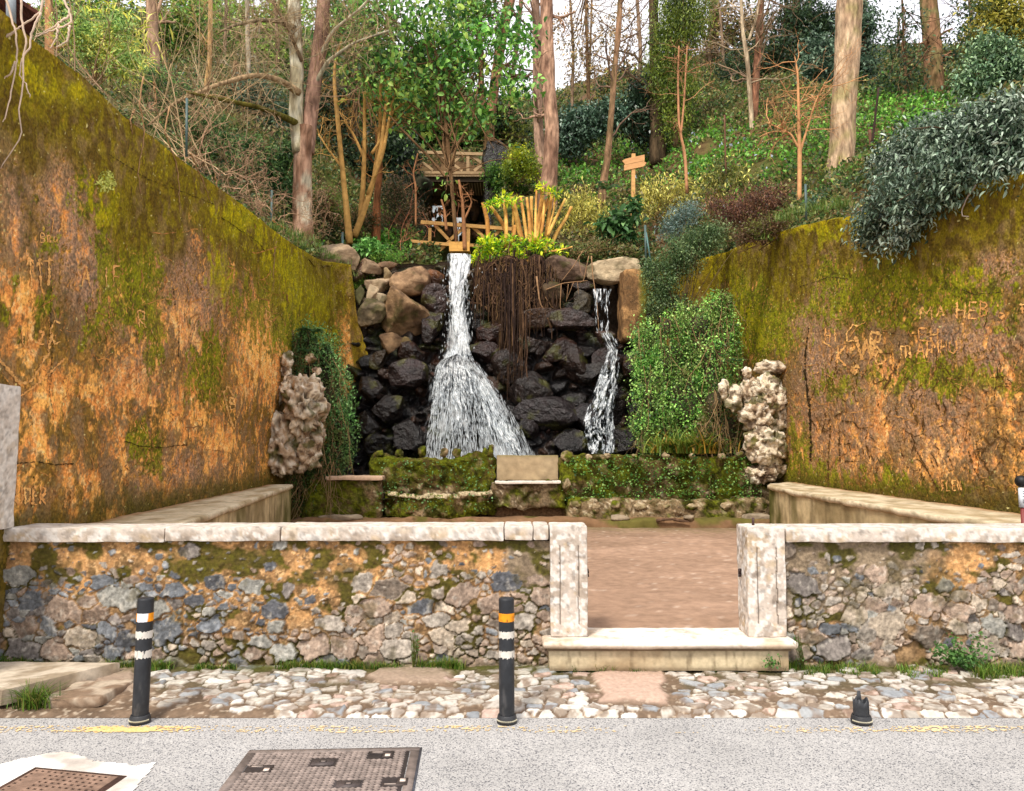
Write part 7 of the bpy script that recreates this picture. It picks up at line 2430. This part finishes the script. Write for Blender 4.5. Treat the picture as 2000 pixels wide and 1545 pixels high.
shrub('mid green bush on the left slope behind the first fence post', 15.6, [(400, 250, 50, 36), (350, 200, 50, 40), (430, 290, 40, 34), (300, 160, 46, 36)], 8500, .08, pal((84, 116, 62), (60, 88, 48), (112, 144, 84), (66, 84, 60)), 569, .4, .3, 20)
shrub('light green bush at the upper left behind the pale drooping twigs', 13.5, [(190, 90, 50, 34), (150, 60, 40, 40), (240, 120, 46, 36), (220, 60, 40, 40)], 7000, .08, pal((104, 134, 66), (76, 106, 50), (140, 166, 92), (170, 170, 80)), 570, .35, .3, 16)
shrub('yellow green palm like tuft standing out among the branches at upper left', 14.5, [(215, 55, 16, 26), (255, 95, 14, 20), (222, 112, 10, 12)], 420, .26, pal((190, 190, 70), (160, 170, 60), (206, 200, 96)), 571, .12, -.2, 6, clump=14)
shrub('leafy edge plants just above the rock face right of the cut shrub', 19.0, [(1110, 488, 40, 10), (1170, 480, 40, 12), (1220, 488, 30, 12)], 2200, .07, pal((96, 110, 56), (120, 104, 70), (80, 96, 44)), 567, .3, .3, 10)

# the big overhanging shrub on the right wall
rg = np.random.default_rng(600)
lst = [(1745, 300, 46, 34), (1800, 262, 54, 40), (1860, 250, 60, 44), (1925, 236, 56, 44), (1980, 230, 50, 60), (1850, 316, 74, 46), (1930, 310, 64, 50), (1990, 310, 50, 46), (1775, 345, 60, 38), (1740, 385, 44, 30), (1715, 425, 40, 28), (1800, 395, 60, 28), (1765, 455, 28, 22),
       (1860, 365, 60, 26), (1700, 446, 24, 18), (1738, 478, 14, 12), (1712, 468, 16, 14), (1960, 200, 34, 20), (1790, 430, 26, 18)]
cs, rs = [], []
for (px, py, rx, ry) in lst:
    py += 14 if py < 350 else 4
    w_ = on_wall(px, py, 1)
    D = float(w_[1]) + (.15 if py < 330 else -.12)
    s = D / FPX
    cs.append(P(px, py, D))
    rs.append((rx * s, min(.55, rx * s), ry * s))
t = thing('overhanging_shrub', 'large grey green broadleaved shrub spilling over the top of the right wall', 'shrub', np.array(cs[4]) - np.array([0, 0, .6]))
m = MB()
scatter(m, cs, np.array(rs) * .86, 23000, .078, pal((84, 102, 84), (60, 80, 60), (118, 134, 114), (40, 58, 42), (150, 162, 146)), rg, .36, .55, .45, (.35, 1.02), six=True, noise=.3, clump=9)  # palest leaf tones put highlights into the leaf colour
m.build('foliage', M['gloss'], t)
m = MB()
bs = []
root = np.array([6.4, 9.3, 5.0])
for k in range(len(cs)):
    for _ in range(9):
        e = cs[k] + rg.normal(size=3) * rs[k] * .6
        tt = np.linspace(0, 1, 7)[:, None]
        bs.append((root + (e - root) * tt + np.array([0, 0, .3]) * np.sin(tt * 3.1) + np.cumsum(rg.normal(size=(7, 3)), 0) * .02, np.linspace(.03, .004, 7), 0))
build_branches(m, bs, srgb(96, 80, 60), rg, 5)
tube(m, on_wall(np.interp(np.linspace(0, 1, 12), [0, .3, .6, .8, 1], [1912, 1896, 1884, 1886, 1896]), np.interp(np.linspace(0, 1, 12), [0, .3, .6, .8, 1], [360, 386, 410, 422, 423]), 1, .05), np.linspace(.010, .006, 12), 5, srgb(190, 174, 160))
m.build('branches', M['twig'], t)

# ivy masses on the inner corners of the pool
def ivy(name, label, lst, Y, n, size, palette, seed, coren, strands=0, ratio=.6, down=.5, fern=0):
    rg = np.random.default_rng(seed)
    cs, rs = clumps([q if len(q) > 4 else (*q, Y) for q in lst])
    t = thing(name, label, 'ivy' if name != 'fern_bank' else 'fern', cs[0] - np.array([0, 0, rs[0][2]]))
    m = MB()
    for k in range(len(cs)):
        boulder(m, cs[k] + np.array([0, .15, 0]), rs[k] * 2 * .70, seed + k, lambda p, s: mix(srgb(46, 40, 28), srgb(70, 62, 42), fbm(p * 4, s, 3)), 3, 6, .12)  # dark rock lumps behind the leaves, closing the gaps between them
    m.build('dark_core', M['rock'], t)
    m = MB()
    bs = []
    for _ in range(120 if strands > 100 else 40):
        k = rg.integers(0, len(cs))
        q = cs[k] + np.array([rg.uniform(-1, 1) * rs[k][0], -rs[k][1] * rg.uniform(.6, 1.0), rg.uniform(-.3, .9) * rs[k][2]])
        branch_set(rg, q, (rg.normal(0, .3), -.1, -1), rg.uniform(.3, 1.2), .007, 1, 2, .5, .14, -.3, out=bs)
    build_branches(m, bs, srgb(146, 120, 84), rg, 4)
    m.build('trailing_stems', M['twig'], t)
    m = MB()
    scatter(m, cs, rs * 1.05, n, size, palette, rg, ratio, .5, down, (.78, 1.08), noise=.75, clump=9, nfr=2.6, bias=lambda c: sstep(.36, .50, fbm(c * np.array([3.0, 3.0, 1.1]), seed, 4)) * .9 + .1, tint=lambda c, k: mix(k * (.65 + .9 * fbm(c * 1.6, seed + 2, 3))[:, None], srgb(126, 112, 62), sstep(.52, .66, fbm(c * 1.9 + 3, seed + 1, 3)) * .55))
    if strands:
        K = strands
        k = rg.integers(0, len(cs), K)
        st = cs[k] + np.stack([rg.uniform(-1, 1, K) * rs[k, 0], -np.abs(rg.normal(0, .2, K)) * rs[k, 1] - rs[k, 1] * .75, rg.uniform(-.2, .8, K) * rs[k, 2]], -1)
        for i in range(K):
            L = rg.uniform(.4, 1.3)
            q = st[i] + np.stack([rg.normal(0, .02, 26).cumsum() * .3, rg.normal(0, .015, 26), -np.linspace(0, L, 26)], -1)
            leaves(m, q, rg.normal(size=(26, 3)) * .7 + np.array([0, -.4, -.5]), size * rg.uniform(.7, 1.2, 26), ratio, palette[rg.integers(0, len(palette), 26)] * rg.uniform(.8, 1.2, (26, 1)), rg)
    m.build('leaves', M['leaf'], t)
    return t
IV = pal((92, 142, 54), (66, 114, 44), (124, 168, 76), (50, 84, 38), (156, 190, 104), (104, 120, 60))
ivy('ivy_mass', 'bank of fern and ivy hanging beside the left tufa pillar', [(600, 680, 36, 34), (620, 730, 40, 44), (645, 780, 38, 60), (660, 840, 28, 60), (650, 890, 28, 34), (592, 655, 22, 18), (632, 700, 30, 40), (578, 672, 20, 16)], 14.2, 13000, .056, pal((88, 130, 66), (62, 100, 50), (118, 154, 92), (46, 72, 38), (136, 150, 90)), 610, 0, 60, .45, .3)
ivy('ivy_mass', 'dark creeping ivy in the shaded corner below the left tufa pillar', [(610, 905, 40, 24), (590, 950, 18, 40), (640, 915, 26, 20)], 13.9, 4200, .045, pal((60, 88, 34), (44, 64, 26), (84, 112, 50)), 611, 0, 8)
ivy('ivy_mass', 'bright green curtain of ivy trailing down between the pool and the right tufa pillar', [(1335, 700, 62, 66, 15.4), (1290, 770, 44, 84, 15.6), (1375, 650, 44, 50, 15.2), (1345, 790, 60, 70, 15.0), (1262, 720, 22, 90, 16.2), (1400, 610, 24, 34, 15.0), (1395, 720, 30, 60, 14.8), (1265, 820, 26, 60, 16), (1310, 640, 30, 24, 15.2), (1415, 590, 12, 20, 15.0), (1425, 660, 16, 40, 14.9), (1250, 680, 12, 40, 16.3), (1350, 606, 34, 16, 15.6)], 15.3, 30000, .056, IV * 1.15, 612, 0, 340, .6, .5)
ivy('ivy_mass', 'small ivy and brown stems creeping beside the right tufa pillar', [(1420, 840, 34, 40), (1440, 880, 40, 24), (1385, 850, 30, 30), (1400, 790, 24, 40)], 14.3, 5200, .045, pal((66, 98, 40), (96, 84, 54), (48, 74, 30), (110, 96, 66)), 613, 0, 30)
m = MB()
rg = np.random.default_rng(620)
K = 2600
px, py = rg.uniform(1100, 1490, K), rg.uniform(890, 985, K)
k = fbm(np.stack([px * .02, py * .03, 0 * px], -1), 5, 3) > .45
px, py = px[k], py[k]
leaves(m, P(px, py, 13.82), rg.normal(size=(len(px), 3)) * .6 + np.array([0, -.5, -.2]), .05 * rg.uniform(.5, 1.2, len(px)), .75, IV[rg.integers(0, 5, len(px))] * .95, rg)
K = 420
px, py = rg.uniform(735, 965, K), rg.uniform(895, 1000, K)
leaves(m, P(px, py, np.where(py < 955, 13.90, 13.25)), rg.normal(size=(K, 3)) * .6 + np.array([0, -.5, -.2]), .045 * rg.uniform(.5, 1.2, K), .8, pal((110, 150, 90), (80, 124, 60))[rg.integers(0, 2, K)], rg)
tag(m.build('creeping_leaves', M['leaf'], None, P(1290, 940, 13.8)), 'scattered small ivy leaves creeping over the mossy parapets', 'ivy', kind='stuff')

# ------------------------------------------------------------------ blades
def blades(m, c, n, h, spread, palette, rg, w=.006, lean=.5, k=5):
    c = np.asarray(c, float)
    b = c + np.stack([rg.normal(0, spread, n), rg.normal(0, spread * .6, n), np.zeros(n)], -1)
    az = rg.uniform(0, 2 * math.pi, n)
    ln = h * rg.uniform(.45, 1.15, n)
    le = rg.uniform(.1, lean * 1.6, n)
    tt = np.linspace(0, 1, k)
    d = np.stack([np.cos(az), np.sin(az), 0 * az], -1)
    pts = b[:, None] + d[:, None] * (ln * le)[:, None, None] * (tt ** 2)[None, :, None] + np.array([0, 0, 1.0]) * (ln[:, None] * (tt - .35 * le[:, None] * tt ** 2))[..., None]
    s = np.stack([-np.sin(az + 1.0 * (rg.random(n) - .5)), np.cos(az), 0 * az], -1)
    ww = w * (1 - tt ** 1.6) + .0006
    a = pts - s[:, None] * ww[None, :, None]
    e = pts + s[:, None] * ww[None, :, None]
    v = np.stack([a, e], 2).reshape(n, -1, 3)
    base = np.arange(n)[:, None, None] * 2 * k
    f = (base + (np.arange(k - 1)[:, None] * 2 + np.array([[0, 1, 3, 2]]))[None]).reshape(-1, 4)
    col = palette[rg.integers(0, len(palette), n)] * rg.uniform(.75, 1.2, (n, 1))
    m.add(v.reshape(-1, 3), f, col=np.repeat(col, 2 * k, 0))
GR = pal((86, 120, 34), (66, 98, 28), (112, 142, 50), (138, 136, 66))
rg = np.random.default_rng(640)
def ground_xyz(px, py, z=None):
    Y = 5.9
    for _ in range(8):
        zz = .02 + .06 * (Y - 5.22) if z is None else z
        u, v = (px - 1000) / FPX, (772.5 - py) / FPX
        Y = float((zz - CAM[2]) / (sp_ + v * cp) * (cp - v * sp_))
    Y = min(Y, 6.13)
    return np.array([(px - 1000) / FPX * Y, Y, .02 + .06 * (Y - 5.22)])
m = MB()
for (a, b, y, n_, h) in ((0, 70, 1280, 26, .10), (80, 130, 1285, 8, .07), (225, 345, 1298, 34, .08), (400, 470, 1296, 10, .06), (560, 720, 1295, 34, .08), (740, 800, 1290, 10, .06), (820, 900, 1290, 22, .10), (1080, 1190, 1303, 26, .09), (1215, 1260, 1306, 6, .05),
                         (1375, 1545, 1300, 60, .085), (1560, 1720, 1308, 30, .07), (1880, 2000, 1315, 44, .10), (1740, 1830, 1312, 14, .06)):
    for _ in range(int(n_ * 1.7)):
        blades(m, ground_xyz(rg.uniform(a, b), y + rg.uniform(-6, 12)), rg.integers(8, 22), h * rg.uniform(.6, 1.2), .022, GR, rg, .0028, .6)
tag(m.build('grass_fringe', M['leaf']), 'thin fringe of green grass along the foot of the front walls', 'grass', kind='stuff')
m = MB()
blades(m, ground_xyz(90, 1382), 240, .19, .055, GR * .9, rg, .0035, .9)
tag(m.build('grass_tuft', M['leaf'], None, ground_xyz(90, 1382)), 'dense green grass tuft growing at the drain opening by the left kerb slab', 'grass tuft')
m = MB()
for px in (1640, 1665, 1740, 1770, 1800, 1830, 1855, 1875, 1762, 1815, 1590):
    blades(m, (spx(px, 7.4), 7.4, gz(7.4) + .45), 26, .30, .07, pal((140, 164, 64), (104, 138, 52), (168, 178, 90)), rg, .008, .9)
tag(m.build('grass_tuft', M['leaf'], None, (spx(1780, 7.4), 7.4, gz(7.4) + .45)), 'row of light green grass blades showing above the right wall coping', 'grass tuft')
m = MB()
for px, n_ in ((1290, 60), (1330, 120), (1355, 200), (1380, 200), (1300, 80), (1400, 90)):
    blades(m, P(px, 886 - abs(px - 1360) * .02, 14.2), n_ // 2, .60, .18, pal((122, 146, 50), (84, 116, 38), (186, 150, 60), (150, 166, 74)), rg, .016, 1.3)
tag(m.build('iris_clump', M['leaf'], None, P(1360, 886, 14.15)), 'clump of long sword shaped leaves, some orange tipped, on the right parapet', 'plant')
def weed(label, px, py, w_, h_, n, size, seed, Y=6.08, name='weed'):
    rg = np.random.default_rng(seed)
    s = Y / FPX
    b = ground_xyz(px, py + h_) if py > 1200 else P(px, py + h_, Y)
    t = thing(name, label, 'weed', b)
    m = MB()
    bs = []
    for _ in range(16):
        e = P(px + rg.normal(0, w_ * .45), py + rg.uniform(-h_, h_ * .4), Y - .05 - rg.random() * .12)
        tt = np.linspace(0, 1, 7)[:, None]
        bs.append((b + (e - b) * tt + np.cumsum(rg.normal(size=(7, 3)), 0) * .004, np.linspace(.003, .001, 7), 0))
    build_branches(m, bs, srgb(96, 104, 50), rg, 4)
    m.build('stems', M['twig'], t)
    m = MB()
    for p_, _, _ in bs:
        k = n // 16
        i = rg.integers(2, 7, k)
        leaves(m, p_[i] + rg.normal(size=(k, 3)) * size * .5, rg.normal(size=(k, 3)) + np.array([0, -.4, .1]), size * rg.uniform(.5, 1.2, k), .7, pal((84, 128, 58), (62, 102, 44), (108, 148, 80))[rg.integers(0, 3, k)], rg, six=True)
    m.build('leaves', M['leaf'], t)
weed('bushy green weed growing from the foot of the right front wall', 1868, 1272, 50, 36, 520, .034, 651)
weed('small green sprig in the stones near the bollard and left gate pillar', 812, 1243, 10, 10, 48, .02, 652)
weed('small blue green weed by the right end of the door step', 1505, 1292, 20, 10, 80, .026, 653)
weed('little leafy weed growing in a joint right of the door step', 1556, 1246, 9, 9, 48, .018, 654)

# ferns
def fern(m, base, n, L, rg, palette, lean=.8):
    for _ in range(n):
        az = rg.uniform(0, 2 * math.pi)
        d = np.array([math.cos(az), math.sin(az) * .7 - .3, 0])
        tt = np.linspace(0, 1, 16)
        l = L * rg.uniform(.7, 1.1)
        sp = base + d * (l * lean * tt ** 1.2)[:, None] + np.array([0, 0, 1.0]) * (l * (.8 * tt - .75 * tt ** 2))[:, None]
        T = unit(np.gradient(sp, axis=0))
        S = unit(np.cross(T, np.array([0, 0, 1.0])))
        c = palette[rg.integers(0, len(palette))]
        sz = l * .24 * np.sin(np.clip(tt * 3.0 + .15, 0, math.pi)) + .01
        for sg in (-1, 1):
            leaves(m, sp, S * sg + T * .35, sz, .28, c * rg.uniform(.8, 1.2), rg, flat=np.array([0, 0, 1.5]), fold=.03)
for i, (px, py, D, L, n_, lab) in enumerate([(1020, 425, 19.8, .75, 9, 'blue green fern arching behind the cut shrub'), (1185, 372, 21.5, .7, 8, 'pale green fern at the foot of the thin curving trunk'), (612, 652, 14.0, .42, 14, 'feathery fern at the top of the left ivy bank'), (1440, 708, 14.0, .26, 7, 'small fern tuft on top of the right tufa pillar'), (600, 690, 13.6, .35, 10, 'feathery fern half way down the left ivy bank')]):
    m = MB()
    fern(m, P(px, py, D), n_, L, rg, pal((84, 116, 84), (66, 100, 66), (96, 134, 70)))
    tag(m.build('fern', M['leaf'], None, P(px, py, D)), lab, 'fern')

# ------------------------------------------------------------------ bare tangled shrubs on the left wall top
def tangle(label, D, pts, n, L, col, seed, dirn=(0, 0, 1), spread=.55, wob=.16, up=.0, r0=.012, depth=2, kids=4, lenf=.7):
    rg = np.random.default_rng(seed)
    t = thing('bare_shrub', label, 'bare shrub', P(pts[0][0], pts[0][1], D), 'leafless shrubs tangled above the left wall')
    bs = []
    for _ in range(n):
        px, py = pts[rg.integers(0, len(pts))]
        q = P(px + rg.normal(0, 14), py + rg.normal(0, 5), D + rg.normal(0, .5))
        d = unit(np.array(dirn, float) + rg.normal(size=3) * spread)
        branch_set(rg, q, d, L * rg.uniform(.6, 1.2), r0 * rg.uniform(.6, 1.3), depth, kids, .6, wob, up, lenf, .6, bs, 9, .002)
    m = MB()
    build_branches(m, bs, srgb(*col) * 1.25, rg, 4, .4)
    m.build('stems', M['twig'], t)
tangle('dense thicket of thin brown leaning stems high on the left above the wall', 15.5, [(300, 290), (340, 320), (260, 250), (220, 190)], 9, 3.0, (160, 136, 102), 701, (-.3, 0, .9), .4, .10, .0, .013)
tangle('fan of long tan whips slanting up to the left behind the first fence post', 14.5, [(380, 330), (420, 350), (360, 300)], 8, 2.8, (176, 150, 114), 702, (-.55, 0, .8), .35, .09, .02)
tangle('pinkish brown bramble tangle hanging along the wall top below the mossy limb', 13.5, [(400, 300), (440, 340), (480, 370), (510, 400)], 22, 1.0, (160, 128, 102), 703, (.2, -.2, .3), .9, .35, -.2, .008, 2, 4)
tangle('curly brown bramble heap beside the foot of the forked tree', 15.2, [(500, 400), (530, 420), (560, 440), (470, 380), (600, 450)], 20, .9, (150, 120, 94), 704, (.1, -.1, .3), .9, .35, -.2, .008, 2, 4)
tangle('grey brown twig screen between the house and the pink trunk', 12.5, [(120, 110), (160, 140), (200, 170)], 7, 2.0, (150, 124, 98), 705, (.1, 0, .9), .5, .12, .0, .011)
tangle('loose tan twigs rising behind the right half of the left wall top', 17, [(420, 260), (470, 280), (380, 240)], 8, 2.6, (176, 154, 120), 706, (.05, 0, 1), .45, .12, .02, .012)
tangle('dry reddish stems standing left of the lower footbridge', 19.4, [(790, 470), (820, 480), (770, 460), (850, 470)], 12, 1.1, (160, 104, 76), 707, (.0, 0, 1), .4, .15, 0, .008, 1, 3)
# pale drooping twigs near the camera, top left
rg = np.random.default_rng(720)
def crooked(t, LST, near):
    m = MB()
    for pts in LST:
        p = np.array(pts, float)
        k = np.linspace(0, len(p) - 1, 30)
        q = np.stack([np.interp(k, range(len(p)), p[:, 0]), np.interp(k, range(len(p)), p[:, 1])], -1) + rg.normal(0, .8, (30, 2))
        d_ = np.full(30, 5.85) if near else np.minimum(on_wall(q[:, 0], q[:, 1], 0, .10)[:, 1], 14)
        tube(m, P(q[:, 0], q[:, 1], d_), np.linspace(.0095, .004, 30), 6, srgb(206, 182, 160) if near else srgb(160, 124, 88))
    m.build('twigs', M['twig'], t)
t = thing('drooping_branch', 'pale crooked bare twigs drooping in front of the left wall from the top left corner', 'branch', P(60, -40, 5.9))
TW = ([(86, -30), (80, 22), (56, 42), (40, 52), (28, 62), (12, 68), (0, 76)], [(40, -30), (42, 24), (46, 55), (52, 82), (44, 115), (46, 150), (42, 190), (36, 216), (42, 262), (20, 300), (0, 330)], [(8, -20), (22, 35), (30, 62), (33, 100), (32, 130), (20, 190), (10, 230), (0, 245)],
            [(80, 24), (70, 45), (60, 68), (58, 94), (44, 112), (38, 145), (52, 170), (60, 190)], [(125, 0), (138, 28), (140, 44), (112, 56), (86, 66), (68, 72)], [(136, 30), (118, 42), (100, 56), (70, 68)], [(28, 62), (12, 72), (5, 92), (0, 102)],
            [(114, 48), (110, 75), (98, 94)], [(136, 50), (132, 80), (110, 92)], [(30, 120), (20, 145), (5, 155)], [(280, 150), (275, 180), (272, 205), (278, 230), (282, 260), (270, 330), (275, 380)], [(330, 210), (322, 260), (345, 320), (350, 370), (352, 420)], [(300, 160), (305, 200), (290, 215)],
            [(420, 340), (430, 390), (445, 430)], [(262, 215), (255, 235), (258, 262)], [(540, 470), (535, 500), (534, 560)], [(372, 300), (400, 360), (412, 400)])
crooked(t, [q for q in TW if q[0][0] < 150], True)
for q, lb in zip([q for q in TW if q[0][0] >= 150], ['long bare creeper stem hanging over the left wall, first of those in from the street', 'longest bare creeper stem on the left wall, near its middle', 'short bare curl of creeper at the left wall top under the pink trunk', 'bare creeper stem hanging over the left wall by the second fence post', 'tiny bare curl of creeper on the left wall top nearest the street', 'thin bare creeper stem on the left wall below the forked tree', 'bare creeper stem on the left wall below the first fence post']):
    crooked(thing('creeper', lb, 'creeper', P(q[0][0], q[0][1], float(min(on_wall(q[0][0], q[0][1], 0)[1], 14)))), [q], False)
# grasses on the wall tops
m = MB()
for px, py, D in [(x, y, d) for x, y, d in ((570, 462, 14), (585, 470, 15), (600, 482, 16), (620, 494, 17), (640, 505, 17.6), (540, 450, 13.5), (660, 520, 18), (680, 540, 18.2), (1460, 470, 14.5), (1530, 430, 13.2), (1550, 418, 13), (1600, 412, 12.3), (1640, 404, 11.6), (1500, 470, 13.8))]:
    for _ in range(4):
        blades(m, P(px + rg.normal(0, 8), py, D), 26, .22, .10, pal((112, 142, 60), (84, 116, 44), (140, 150, 80)), rg, .006, .8)
tag(m.build('wall_top_grass', M['leaf']), 'wisps of grass growing along the tops of the retaining walls', 'grass', kind='stuff')
